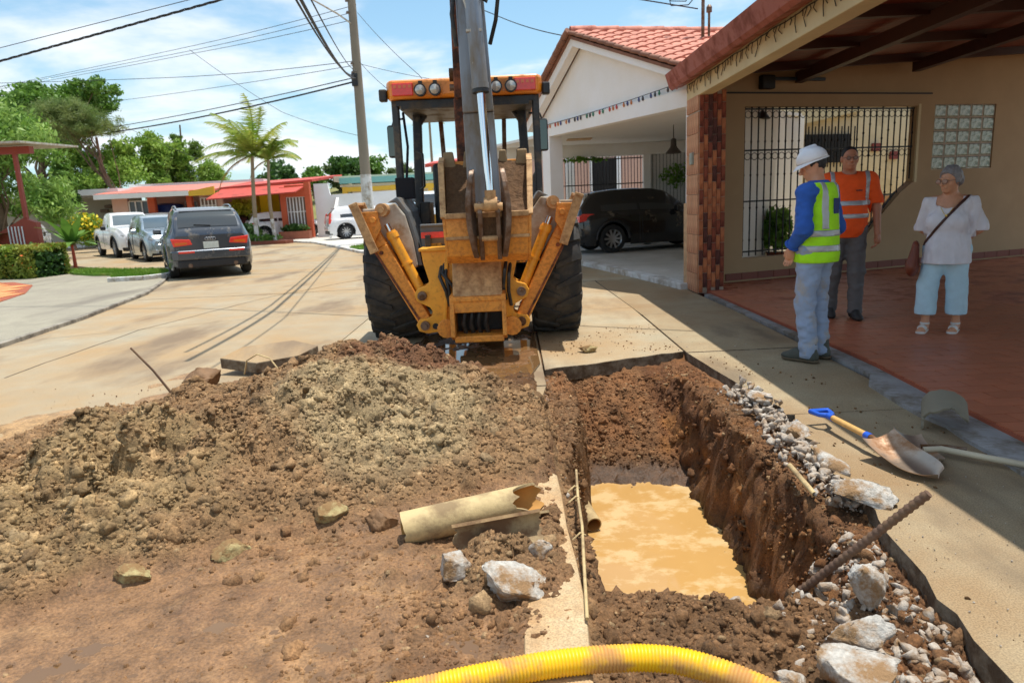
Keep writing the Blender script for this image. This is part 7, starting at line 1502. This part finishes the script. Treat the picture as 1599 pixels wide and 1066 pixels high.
# ------------------------------------------------------------------ people: bodies and clothes from smooth blended volumes
class Vol:
    def __init__(s, lo, hi, h):
        s.h = h; s.lo = np.array(lo, float); n = np.ceil((np.array(hi) - s.lo) / h).astype(int) + 1; s.n = n
        s.ax = [s.lo[i] + h * np.arange(n[i]) for i in range(3)]; s.d = np.full(n, .5, dtype=np.float32)
    def _sub(s, lo, hi):
        sl = []
        for i in range(3):
            a = max(0, int((lo[i] - s.lo[i]) / s.h)); b = min(s.n[i], int((hi[i] - s.lo[i]) / s.h) + 2)
            if b <= a: return None
            sl.append(slice(a, b))
        g = np.meshgrid(*[s.ax[i][sl[i]] for i in range(3)], indexing='ij'); return tuple(sl), g
    def _mix(s, sl, d, k, op):
        a = s.d[sl]
        if op == 'sub': d = -d; h = np.clip(.5 + .5 * (d - a) / k, 0, 1); s.d[sl] = a + (d - a) * h + k * h * (1 - h)
        else: h = np.clip(.5 + .5 * (a - d) / k, 0, 1); s.d[sl] = a + (d - a) * h - k * h * (1 - h)
    def cap(s, a, b, ra, rb, k=.03, op='add', flat=None):
        a, b = np.array(a, float), np.array(b, float); m = max(ra, rb) * (1 if flat is None else max(1, max(flat))) + .08; q = s._sub(np.minimum(a, b) - m, np.maximum(a, b) + m)
        if q is None: return s
        sl, g = q; d = b - a; L2 = max(d @ d, 1e-9); p = [g[i] - a[i] for i in range(3)]; t = np.clip((p[0] * d[0] + p[1] * d[1] + p[2] * d[2]) / L2, 0, 1)
        e = [p[i] - t * d[i] for i in range(3)]
        if flat is not None: e = [e[i] / flat[i] for i in range(3)]
        s._mix(sl, np.sqrt(e[0] ** 2 + e[1] ** 2 + e[2] ** 2) - (ra + (rb - ra) * t), k, op); return s
    def ell(s, c, r, k=.03, op='add', rx=0.0):
        c, r = np.array(c, float), np.array(r, float); m = r.max() + .08; q = s._sub(c - m, c + m)
        if q is None: return s
        sl, g = q; x, y, z = [g[i] - c[i] for i in range(3)]
        if rx: y, z = y * math.cos(rx) + z * math.sin(rx), -y * math.sin(rx) + z * math.cos(rx)
        l = np.sqrt((x / r[0]) ** 2 + (y / r[1]) ** 2 + (z / r[2]) ** 2); s._mix(sl, (l - 1) * r.min() * (1 + .3 * (l < 1)), k, op); return s
    def clip(s, fn):
        g = np.meshgrid(*s.ax, indexing='ij'); s.d = np.maximum(s.d, fn(*g)).astype(np.float32); return s
    def wrinkle(s, amp, fx, fy, fz, seed):
        g = np.meshgrid(*s.ax, indexing='ij'); band = np.abs(s.d) < .06; x, y, z = [q[band] for q in g]; s.d[band] += (amp * fbm(x * fx, y * fy, z * fz, octv=3, seed=seed)).astype(np.float32); return s
    def copy(s, off=0.0):
        c = object.__new__(Vol); c.h, c.lo, c.n, c.ax = s.h, s.lo, s.n, s.ax; c.d = s.d - off; return c
    def mesh(s):
        d = s.d; I = d < 0; c = I[:-1, :-1, :-1].astype(np.int8)
        for ox, oy, oz in ((1, 0, 0), (0, 1, 0), (0, 0, 1), (1, 1, 0), (1, 0, 1), (0, 1, 1), (1, 1, 1)):
            c = c + I[ox or None if ox else 0:d.shape[0] - 1 + ox, oy:d.shape[1] - 1 + oy, oz:d.shape[2] - 1 + oz]
        act = (c > 0) & (c < 8); idx = np.full(c.shape, -1, dtype=np.int64); A = np.argwhere(act); idx[act] = np.arange(len(A)); acc = np.zeros((len(A), 3)); cnt = np.zeros(len(A))
        C = [(0, 0, 0), (1, 0, 0), (0, 1, 0), (1, 1, 0), (0, 0, 1), (1, 0, 1), (0, 1, 1), (1, 1, 1)]
        for a, b in ((0, 1), (2, 3), (4, 5), (6, 7), (0, 2), (1, 3), (4, 6), (5, 7), (0, 4), (1, 5), (2, 6), (3, 7)):
            pa, pb = A + C[a], A + C[b]; va = d[pa[:, 0], pa[:, 1], pa[:, 2]]; vb = d[pb[:, 0], pb[:, 1], pb[:, 2]]; m = (va < 0) != (vb < 0); t = (va / (va - vb + 1e-12))[m][:, None]
            acc[m] += np.array(C[a]) + t * (np.array(C[b]) - np.array(C[a])); cnt[m] += 1
        V = s.lo + (A + acc / cnt[:, None]) * s.h; F = []
        for ax in range(3):
            u, v = [(1, 2), (2, 0), (0, 1)][ax]; sh = [slice(None)] * 3; s2 = [slice(None)] * 3; sh[ax] = slice(0, -1); s2[ax] = slice(1, None); a, b = I[tuple(sh)], I[tuple(s2)]
            E = np.argwhere(a != b); E = E[(E[:, u] > 0) & (E[:, v] > 0)]; du = np.zeros(3, int); du[u] = 1; dv = np.zeros(3, int); dv[v] = 1
            ok = np.all(E < np.array(c.shape), axis=1); E = E[ok]
            q = [idx[tuple((E - k).T)] for k in (0 * du, du, du + dv, dv)]; Q = np.stack(q, -1); f = b[tuple(E.T)]; Q[f] = Q[f][:, ::-1]; F.append(Q[(Q >= 0).all(1)])
        return V, np.concatenate(F)
    def build(s, name, mat, parent, smooth=True):
        V, F = s.mesh(); return link(name, npmesh(name, V, F[:, ::-1], mat, smooth), parent)
def skin(name, c): 
    m = M(name, c, .5, var=.08, scale=30); m.node_tree.nodes['Principled BSDF'].inputs['Subsurface Weight'].default_value = .08; m.node_tree.nodes['Principled BSDF'].inputs['Subsurface Radius'].default_value = (.02, .008, .004); return m
def cloth(name, c, bump_=.25, sc=60): return M(name, c, .85, var=.10, scale=9, bump=bump_, bscale=sc, bdist=.004, detail=4)
def hand(B, w, d, side, sc=1.0, curl=.6, fwd=(0, -1, 0)):
    """palm, four curled fingers and a thumb hanging along d from wrist w; side = +-1 thumb direction sign, fwd = where the thumb points"""
    w, d, f = np.array(w, float), np.array(d, float) / np.linalg.norm(d), np.array(fwd, float); f = f - d * (f @ d); f /= np.linalg.norm(f); n = np.cross(d, f) * side
    B.cap(w, w + d * .085 * sc, .026 * sc, .030 * sc, .015, flat=(1, 1, 1)); B.ell(w + d * .06 * sc, (.026 * sc,) * 3, .02)
    for i, (o, l) in enumerate(((.030, .072), (.011, .082), (-.009, .076), (-.028, .060))):
        k = w + d * (.088 * sc) + f * o * sc; m_ = k + (d * math.cos(curl * .5) + n * math.sin(curl * .5)) * l * .5 * sc; t = m_ + (d * math.cos(curl * 1.5) + n * math.sin(curl * 1.5)) * l * .5 * sc
        B.cap(k - d * .02, m_, .0095 * sc, .0088 * sc, .006); B.cap(m_, t, .0088 * sc, .0072 * sc, .004)
    t0 = w + d * .03 * sc + f * .024 * sc; t1 = t0 + (d * .75 + f * .55) * .04 * sc; t2 = t1 + (d * .95 + n * .25) * .035 * sc; B.cap(t0, t1, .013 * sc, .0105 * sc, .008); B.cap(t1, t2, .0105 * sc, .0085 * sc, .005)
def head(B, c, r=1.0, pit=0.0, yaw=0.0):
    """head centred at c, facing -y; pit = nod (radians)"""
    c = np.array(c, float); cp, sp_ = math.cos(pit), math.sin(pit)
    cw, sw_ = math.cos(yaw), math.sin(yaw)
    def T(x, y, z):
        y, z = y * cp - z * sp_, z * cp + y * sp_
        return c + np.array([x * cw - y * sw_, x * sw_ + y * cw, z]) * r
    def inv(x, y, z):
        x, y, z = (x - c[0]) / r, (y - c[1]) / r, (z - c[2]) / r; x, y = x * cw + y * sw_, -x * sw_ + y * cw
        return x, y * cp + z * sp_, -y * sp_ + z * cp
    T.inv = inv
    B.ell(T(0, .012, .028), (.074 * r, .094 * r, .088 * r), .02, rx=0); B.ell(T(0, -.020, -.035), (.058 * r, .068 * r, .078 * r), .03); B.ell(T(0, -.052, -.088), (.026 * r, .022 * r, .018 * r), .02)
    for s_ in (-1, 1):
        B.ell(T(s_ * .036, -.056, -.018), (.022 * r, .018 * r, .018 * r), .015); B.ell(T(s_ * .031, -.088, .010), (.017 * r, .012 * r, .010 * r), .012, 'sub'); B.cap(T(s_ * .014, -.083, .030), T(s_ * .046, -.072, .028), .009 * r, .008 * r, .012)
        B.ell(T(s_ * .077, .010, -.004), (.010 * r, .019 * r, .032 * r), .008); B.ell(T(s_ * .031, -.073, .010), (.0125 * r,) * 3, .003)
    B.cap(T(0, -.086, .018), T(0, -.108, -.022), .008 * r, .013 * r, .010); B.ell(T(0, -.098, -.028), (.019 * r, .012 * r, .009 * r), .008)
    B.cap(T(-.020, -.080, -.056), T(.020, -.080, -.056), .009 * r, .009 * r, .010); B.cap(T(-.022, -.090, -.0535), T(.022, -.090, -.0535), .003, .003, .004, 'sub')
    return T
def eyes(t, T, r=1.0):
    for s_ in (-1, 1):
        q = MB(); p = T(s_ * .031, -.0785, .010); q.lathe([(.001, -.006), (.005, -.0045), (.0068, 0), (.005, .0045), (.001, .006)], 10, p, 'y'); q.build('eye', m_eye, t, smooth=60, world=False)
m_eye = M('dark_eye', lin(34, 24, 20), .15); m_specs = M('spectacle_frame', lin(120, 104, 96), .3, .5); m_lens = M('tinted_lens', lin(128, 92, 76), .3, 0); m_refl = M('reflective_tape', lin(176, 178, 180), .35, .3, var=.08)
def glasses(t, T, frame, lens, w=.022):
    for s_ in (-1, 1):
        q = MB(); c = Vector(T(s_ * .033, -.104, .006)); q.lathe([(.0015, -.002), (w * .9, -.0015), (w * .9, .0015), (.0015, .002)], 16, c, 'y'); q.build('lens', lens, t, world=False)
        q = MB(); q.lathe([(w, -.0015), (w + .0018, 0), (w, .0015), (w - .0018, 0), (w, -.0015)], 16, c, 'y', caps=False); q.tube([Vector(T(s_ * .056, -.10, .010)), Vector(T(s_ * .076, -.05, .010)), Vector(T(s_ * .080, .01, .008))], .002, 5); q.build('spectacle_frame', frame, t, smooth=60, world=False)
    q = MB(); q.tube([Vector(T(-.012, -.106, .010)), Vector(T(.012, -.106, .010))], .002, 5); q.build('bridge', frame, t, world=False)
def shoe(V_, a, side, L_=.27):
    x, y = a; V_.cap((x, y + .05, .045), (x, y - .10, .035), .042, .038, .03, flat=(1, 1, .95)); V_.ell((x + side * .006, y - .15, .034), (.046, .075, .034), .03); V_.cap((x, y + .04, .05), (x, y + .02, .15), .046, .056, .03); V_.ell((x, y - .07, .065), (.046, .08, .045), .03)
def sole(V_, a, side):
    x, y = a; V_.cap((x, y + .06, .012), (x + side * .005, y - .17, .012), .047, .050, .02, flat=(1, 1, .30))
    return V_

# --- man in hard hat: faces the pit (to the left), hand on hip
def hat_man():
    t = thing('person', (2.52, 5.62, .004), R(-142), 'man in white hard hat and yellow vest standing at the tile edge', 'person')
    sk = skin('skin_tan', lin(204, 146, 112)); B = Vol((-.36, -.42, 0), (.36, .32, 1.76), .0065)
    T = head(B, (0, -.045, 1.585), .98, .32, .62)
    B.cap((0, .01, 1.42), (0, -.02, 1.54), .056, .054, .03); B.cap((-.14, .02, 1.40), (.14, .02, 1.40), .06, .06, .05); B.cap((0, .0, 1.30), (0, .0, 1.0), .12, .11, .05, flat=(1.2, .85, 1)); B.cap((-.08, 0, .92), (.08, 0, .92), .10, .10, .05)
    for s_ in (-1, 1): B.cap((s_ * .09, 0, .90), (s_ * .10, -.01, .49), .075, .052, .03); B.cap((s_ * .10, -.01, .49), (s_ * .10, .03, .09), .05, .036, .02); B.ell((s_ * .10, -.03, .05), (.04, .1, .04), .02)
    SH = {1: ((.175, -.015, 1.375), (.245, .035, 1.11), (.185, -.10, .955)), -1: ((-.175, .0, 1.375), (-.25, .05, 1.10), (-.205, -.10, .93))}
    for s_ in (1, -1):
        a, e, w = SH[s_]; B.cap(a, e, .048, .040, .03); B.cap(e, w, .038, .027, .02); dd = np.array(w) - np.array(e)
        hand(B, w, (dd / np.linalg.norm(dd) * .25 + np.array([-s_ * .15, -.10, -.9])), -s_, 1.0, .5, fwd=(0, -1, .3))
    B.build('body', sk, t)
    hr = Vol((-.16, -.2, 1.42), (.16, .14, 1.72), .006); hr.ell(T(0, .018, .028), (.079, .096, .088)); hr.clip(lambda x, y, z: (lambda l: np.maximum(-l[1] - .03, -l[2] - .035 + .5 * np.minimum(0, -l[1] + .02)))(T.inv(x, y, z))); hr.wrinkle(.006, 60, 60, 60, 3); hr.build('hair', M('dark_grey_hair', lin(44, 42, 42), .6, var=.3, scale=80, stretch=(1, 1, .2)), t)
    eyes(t, T)
    # jeans
    J = Vol((-.3, -.25, .03), (.3, .28, 1.04), .0075); J.cap((-.075, .005, .93), (.075, .005, .93), .118, .118, .05, flat=(1.0, .95, 1))
    for s_ in (-1, 1): J.cap((s_ * .085, .01, .90), (s_ * .10, -.015, .50), .102, .078, .04); J.cap((s_ * .10, -.015, .50), (s_ * .10, .03, .06), .078, .072, .03); J.ell((s_ * .07, .075, .88), (.075, .06, .09), .04)
    J.wrinkle(.016, 7, 9, 16, 11); J.wrinkle(.012, 14, 14, 22, 12); J.clip(lambda x, y, z: np.maximum(z - 1.0, .035 - z)); J.build('jeans', M('faded_jeans', lin(150, 166, 192), .85, var=.12, scale=5, dirt=lin(170, 158, 140), damt=.3, dscale=6, bump=.3, bscale=90), t)
    # blue long sleeved shirt
    S = Vol((-.40, -.36, .86), (.40, .28, 1.52), .0075); S.cap((0, .005, 1.34), (0, -.005, 1.0), .125, .122, .05, flat=(1.2, .95, 1)); S.cap((-.15, .02, 1.385), (.15, .02, 1.385), .078, .078, .05); S.cap((0, .015, 1.40), (0, .0, 1.475), .085, .072, .02)
    for s_ in (1, -1):
        a, e, w = SH[s_]; S.cap(a, e, .066, .062, .04); ww = np.array(w) * .85 + np.array(e) * .15; S.cap(e, ww, .064, .052, .03)
    S.wrinkle(.014, 13, 13, 18, 21); S.clip(lambda x, y, z: z - 1.475 - .2 * np.minimum(0, 0 * y)); nk = S.copy(); S.build('shirt', cloth('blue_work_shirt', lin(44, 92, 176)), t)
    cf = MB(); e, w = Vector(SH[1][1]), Vector(SH[1][2]); p = e.lerp(w, .86); cf.tube([p, e.lerp(w, .93)], [.058, .066], 16); cf.build('cuff', cloth('blue_cuff', lin(40, 82, 164)), t, smooth=50, world=False)
    # vest over the shirt with armholes, open front
    Vt = Vol((-.30, -.28, .78), (.30, .26, 1.5), .0075); Vt.cap((0, .005, 1.33), (0, .01, .88), .148, .176, .05, flat=(1.12, 1.0, 1)); Vt.cap((-.13, .02, 1.40), (.13, .02, 1.40), .082, .082, .05)
    Vt.wrinkle(.010, 9, 9, 12, 31); solid = Vt.copy()
    arm = Vol((-.30, -.28, .84), (.30, .26, 1.5), .0075)
    cut = lambda x, y, z: np.maximum(np.maximum(z - 1.455, .825 - z), .085 - np.sqrt(((np.abs(x) - .20) / .9) ** 2 + (y + .035) ** 2 + np.maximum(0, np.abs(z - 1.30) - .10) ** 2))
    Vt.clip(cut); Vt.clip(lambda x, y, z: .075 - np.sqrt(x ** 2 + (y + .09) ** 2 + np.maximum(0, 1.40 - z) ** 2 * 2.5)); mv = cloth('lime_vest', lin(176, 246, 30), .15); mv.node_tree.nodes['Principled BSDF'].inputs['Emission Strength'].default_value = 0; Vt.build('safety_vest', mv, t)
    for z0, nm in ((1.06, 'tape'), (.94, 'tape')):
        b_ = Vt.copy(.004); b_.clip(lambda x, y, z, z0=z0: np.abs(z - z0) - .026); b_.build('reflective_tape', m_refl, t)
    for s_ in (-1, 1):
        b_ = Vt.copy(.004); b_.clip(lambda x, y, z, s_=s_: np.maximum(np.abs(x - s_ * .105) - .024, 1.09 - z)); b_.build('reflective_tape', m_refl, t)
    q = MB(); q.box((0.0, .162, 1.27), (.07, .01, .12)); q.build('back_print', M('navy_print', lin(30, 50, 110), .7), t, world=False)
    # boots
    for s_ in (-1, 1):
        b_ = Vol((-.2, -.28, 0), (.2, .16, .2), .006); shoe(b_, (s_ * .10, .02), s_); b_.clip(lambda x, y, z: .012 - z); b_.build('boot', M('grey_work_boot', lin(72, 74, 66), .75, var=.2, scale=12), t)
        b_ = Vol((-.2, -.3, 0), (.2, .16, .06), .006); sole(b_, (s_ * .10, .02), s_); b_.build('boot_sole', M('boot_sole', lin(96, 82, 62), .8), t)
    # hard hat
    hh = Vol((-.24, -.30, 1.5), (.24, .24, 1.82), .006); hh.ell(T(0, .008, .060), (.110, .122, .100), rx=.26); hh.cap(T(0, .06, .158), T(0, -.05, .160), .012, .012, .02)
    hh.clip(lambda x, y, z: .046 - T.inv(x, y, z)[2]); hh.build('hard_hat', M('white_helmet', (.78, .79, .82), .3, var=.03, coat=.3), t)
    bq = MB(); vs = []; n = 40
    for k in range(n):
        a = 2 * math.pi * k / n; fr_ = max(0, -math.sin(a)) ** 1.5
        for s_, r_ in ((0, 1.0), (1, 1.0 + .05 + .26 * fr_)): x, y = .106 * math.cos(a) * r_, .126 * math.sin(a) * r_ + .008; vs.append(tuple(T(x, y, .046 - (.008 if s_ else 0) - .02 * fr_ * s_)))
    bq.add(vs + [(a, b_, c - .006) for a, b_, c in vs], [(2 * k, 2 * k + 1, (2 * k + 3) % (2 * n), (2 * k + 2) % (2 * n)) for k in range(n)] + [(2 * n + 2 * k, 2 * n + (2 * k + 2) % (2 * n), 2 * n + (2 * k + 3) % (2 * n), 2 * n + 2 * k + 1) for k in range(n)] + [(2 * k + 1, 2 * n + 2 * k + 1, 2 * n + (2 * k + 3) % (2 * n), (2 * k + 3) % (2 * n)) for k in range(n)])
    bq.build('hat_brim', bpy.data.materials['white_helmet'], t, smooth=60, world=False)
# --- man in the orange shirt, facing the camera
def orange_man():
    t = thing('person', (3.55, 7.2, .046), R(-14), 'man in orange safety shirt and grey trousers behind the hard hat man', 'person')
    sk = skin('skin_brown', lin(182, 122, 92)); B = Vol((-.42, -.36, 0), (.42, .3, 1.82), .0065); T = head(B, (-.005, -.02, 1.655), 1.0, .02)
    B.cap((0, .01, 1.47), (0, .0, 1.60), .062, .060, .03); B.cap((-.15, .02, 1.45), (.15, .02, 1.45), .06, .06, .05); B.cap((0, .0, 1.34), (0, .0, 1.02), .13, .12, .05, flat=(1.2, .85, 1)); B.cap((-.08, 0, .94), (.08, 0, .94), .10, .10, .05)
    for s_, y in ((-1, .10), (1, -.06)): B.cap((s_ * .09, 0, .92), (s_ * .11, y * .4, .50), .075, .052, .03); B.cap((s_ * .11, y * .4, .50), (s_ * .11, y + .03, .09), .05, .036, .02); B.ell((s_ * .11, y - .04, .05), (.04, .1, .04), .02)
    SH = {1: ((.20, .02, 1.44), (.285, .03, 1.15), (.285, -.05, .90)), -1: ((-.20, .02, 1.44), (-.29, .03, 1.15), (-.29, -.05, .90))}
    for s_ in (1, -1): a, e, w = SH[s_]; B.cap(a, e, .052, .044, .03); B.cap(e, w, .043, .030, .02); hand(B, w, (0, -.12, -1), s_, 1.05, .7, fwd=(-s_ * .3, -1, 0))
    B.build('body', sk, t)
    hr = Vol((-.12, -.16, 1.6), (.12, .14, 1.79), .006); hr.ell(T(0, .018, .036), (.078, .096, .088)); hr.clip(lambda x, y, z: np.maximum(-(y + .055) - (z - 1.70) * .4, 1.665 - z)); hr.build('hair', M('black_short_hair', lin(26, 24, 24), .7, var=.3, scale=90), t); eyes(t, T); glasses(t, T, m_bar, m_lens, .018)
    J = Vol((-.3, -.25, .03), (.3, .3, 1.04), .0075); J.cap((-.08, .0, .95), (.08, .0, .95), .125, .125, .05)
    for s_, y in ((-1, .10), (1, -.06)): J.cap((s_ * .09, .0, .90), (s_ * .11, y * .4, .50), .105, .08, .04); J.cap((s_ * .11, y * .4, .50), (s_ * .11, y + .03, .09), .08, .072, .03)
    J.wrinkle(.015, 9, 9, 18, 13); J.clip(lambda x, y, z: np.maximum(z - 1.0, .06 - z)); J.build('trousers', cloth('grey_trousers', lin(98, 94, 94)), t)
    S = Vol((-.40, -.24, .82), (.40, .26, 1.56), .0075); S.cap((0, .005, 1.38), (0, -.015, .96), .145, .150, .05, flat=(1.25, .98, 1)); S.cap((-.16, .02, 1.44), (.16, .02, 1.44), .082, .082, .05); S.ell((0, -.06, 1.08), (.16, .11, .16), .06)
    for s_ in (1, -1): a, e, w = SH[s_]; S.cap(a, e, .082, .080, .04)
    S.wrinkle(.012, 10, 10, 14, 23); S.clip(lambda x, y, z: np.maximum(np.maximum(.86 - z, z - 1.54), .072 - np.sqrt(x ** 2 + (y + .01) ** 2 + np.minimum(0, z - 1.50) ** 2 * 6))); S.clip(lambda x, y, z: np.where(np.abs(x) > .225, 1.20 - z, -1)); S.build('shirt', cloth('orange_shirt', lin(246, 88, 22), .15), t)
    for z0 in (1.21, 1.08):
        b_ = S.copy(.004); b_.clip(lambda x, y, z, z0=z0: np.maximum(np.abs(z - z0) - .024, np.abs(x) - .205)); b_.build('reflective_tape', m_refl, t)
    for s_ in (-1, 1):
        b_ = S.copy(.004); b_.clip(lambda x, y, z, s_=s_: np.maximum(np.abs(x - s_ * .165) - .020, 1.22 - z)); b_.build('reflective_tape', m_refl, t)
    q = MB(); q.box((.07, -.153, 1.335), (.055, .006, .012)); q.build('chest_print', M('dark_print', lin(60, 40, 40), .7), t, world=False)
    for s_, y in ((-1, .13), (1, -.03)):
        b_ = Vol((-.2, -.3, 0), (.2, .3, .2), .006); shoe(b_, (s_ * .11, y), s_); b_.clip(lambda x, y, z: .004 - z); b_.build('boot', M('dark_boot', lin(46, 42, 40), .7, var=.2), t)
# --- elderly woman, hands behind her back, bag across the shoulder
def woman():
    t = thing('person', (4.03, 6.28, .046), R(-42), 'grey haired woman in white blouse with brown shoulder bag', 'person')
    sk = skin('skin_light_tan', lin(206, 150, 116)); k = .895; B = Vol((-.36, -.34, 0), (.36, .34, 1.56), .0065); T = head(B, (-.01, -.05, 1.385), .95, .14, -.5)
    B.cap((0, .02, 1.21), (0, -.02, 1.34), .055, .052, .03); B.cap((-.12, .03, 1.20), (.12, .03, 1.20), .055, .055, .05); B.cap((0, .01, 1.14), (0, .0, .86), .12, .12, .05, flat=(1.15, .9, 1)); B.cap((-.08, .01, .78), (.08, .01, .78), .11, .11, .05)
    FT = {-1: (-.13, -.05), 1: (.10, .06)}
    for s_ in (-1, 1):
        fx_, fy_ = FT[s_]; B.cap((s_ * .08, 0, .76), (fx_ * .95, fy_ * .5, .42), .075, .052, .03); B.cap((fx_ * .95, fy_ * .5, .42), (fx_, fy_ + .03, .07), .046, .032, .02); B.ell((fx_, fy_ - .045, .040), (.036, .095, .026), .02); B.cap((fx_, fy_ + .03, .04), (fx_, fy_ + .03, .08), .034, .034, .02)
        for j in range(5): B.cap((fx_ + (j - 2) * .015, fy_ - .11, .028), (fx_ + (j - 2) * .017, fy_ - .145 + abs(j - 1.5) * .006, .024), .011, .009, .006)
    SH = {1: ((.150, .03, 1.19), (.225, .09, .95), (.06, .19, .80)), -1: ((-.150, .03, 1.19), (-.215, .10, .95), (-.03, .20, .80))}
    for s_ in (1, -1): a, e, w = SH[s_]; B.cap(a, e, .048, .040, .03); B.cap(e, w, .038, .027, .02); hand(B, w, (-s_, .05, -.35), s_, .9, .5, fwd=(0, .1, 1))
    B.build('body', sk, t)
    hr = Vol((-.13, -.18, 1.30), (.13, .12, 1.54), .006); hr.ell(T(0, .022, .040), (.089, .102, .097)); hr.ell(T(0, .075, .0), (.068, .055, .07), .03); hr.clip(lambda x, y, z: (lambda l: np.maximum(-(l[1] + .05) - (l[2] - .055) * .55, -.075 - l[2]))(T.inv(x, y, z))); hr.wrinkle(.016, 26, 26, 22, 5); hr.build('hair', M('grey_hair', lin(132, 128, 128), .55, var=.3, scale=60, stretch=(1, 1, .25)), t); eyes(t, T); glasses(t, T, m_specs, M('clear_lens', lin(168, 128, 108), .15, 0), .020)
    P_ = Vol((-.3, -.28, .12), (.3, .3, .92), .0075); P_.cap((-.075, .01, .78), (.075, .01, .78), .115, .115, .05)
    for s_ in (-1, 1): fx_, fy_ = FT[s_]; P_.cap((s_ * .085, .005, .76), (fx_ * .98, fy_ * .5, .44), .10, .086, .04); P_.cap((fx_ * .98, fy_ * .5, .44), (fx_, fy_ + .02, .15), .088, .088, .02)
    P_.wrinkle(.012, 8, 8, 9, 14); P_.clip(lambda x, y, z: np.maximum(z - .88, .165 - z)); P_.build('trousers', cloth('pale_blue_trousers', lin(190, 222, 236), .15), t)
    S = Vol((-.42, -.3, .58), (.42, .32, 1.28), .0075); S.cap((0, .0, 1.13), (0, -.01, .78), .135, .160, .05, flat=(1.05, .92, 1)); S.cap((-.14, .03, 1.185), (.14, .03, 1.185), .072, .072, .05); S.ell((-.075, -.095, 1.02), (.085, .07, .08), .05); S.ell((.075, -.095, 1.02), (.085, .07, .08), .05); S.cap((0, 0, .80), (0, -.005, .66), .172, .188, .04, flat=(1.06, .92, 1))
    for s_ in (1, -1): a, e, w = SH[s_]; S.cap(a, np.array(e) * .95 + np.array(a) * .05, .068, .080, .05)
    S.wrinkle(.016, 16, 12, 5, 24); S.wrinkle(.008, 34, 34, 9, 25); S.clip(lambda x, y, z: np.maximum(np.maximum(.645 - z, z - 1.245), .088 - np.sqrt((x * .85) ** 2 + (y + .05) ** 2 * .8 + np.minimum(0, z - 1.20) ** 2 * 1.3))); S.clip(lambda x, y, z: np.where(np.abs(x) > .205, .935 - z, -1)); S.build('blouse', cloth('white_blouse', (.74, .72, .76), .2), t)
    st_ = S.copy(.010); nrm = np.array([.62, 0, .78]); st_.clip(lambda x, y, z: np.maximum(np.abs((x + .0) * -.80 + (z - 1.0) * .60 - .035) - .012, y - .09)); st_.clip(lambda x, y, z: np.maximum(.72 - z, np.abs(x) - .23)); st_.build('bag_strap', M('brown_strap', lin(70, 36, 26), .5), t)
    bgv = Vol((-.42, -.24, .50), (-.1, .14, .95), .0075); bgv.cap((-.235, -.09, .80), (-.255, -.08, .62), .055, .10, .03, flat=(.55, 1, 1)); bgv.cap((-.255, -.10, .62), (-.255, -.04, .61), .075, .075, .03, flat=(.6, 1, 1)); bgv.build('shoulder_bag', M('brown_leather_bag', lin(120, 58, 36), .45, var=.15, scale=9), t)
    q = MB(); q.tube([(-.05, -.125, 1.15), (-.02, -.15, 1.10), (.0, -.158, 1.085), (.02, -.15, 1.10), (.05, -.125, 1.15)], .003, 5); q.lathe([(.001, -.163), (.010, -.160), (.001, -.156)], 10, (0, 0, 1.08), 'y'); q.build('necklace', M('gold', lin(214, 180, 90), .3, 1), t, smooth=60, world=False)
    for s_ in (-1, 1):
        fx_, fy_ = FT[s_]; so = Vol((-.25, -.26, 0), (.25, .2, .06), .005); so.cap((fx_, fy_ + .045, .010), (fx_, fy_ - .13, .010), .038, .044, .02, flat=(1, 1, .3)); so.build('sandal_sole', M('white_sandal', (.68, .66, .62), .6), t)
        sb = Vol((-.25, -.26, 0), (.25, .2, .14), .005); sb.ell((fx_, fy_ - .045, .040), (.043, .10, .033), .02); sb.cap((fx_, fy_ + .03, .04), (fx_, fy_ + .03, .10), .041, .040, .02)
        sb.clip(lambda x, y, z: np.minimum(np.minimum(np.abs(y - (fy_ - .095)) - .012, np.abs(y - (fy_ - .055) + (x - fx_) * .5) - .010), np.maximum(np.abs(z - .078) - .010, fy_ - .02 - y))); sb.clip(lambda x, y, z: .012 - z); sb.build('sandal_straps', bpy.data.materials['white_sandal'], t)
hat_man(); orange_man(); woman()
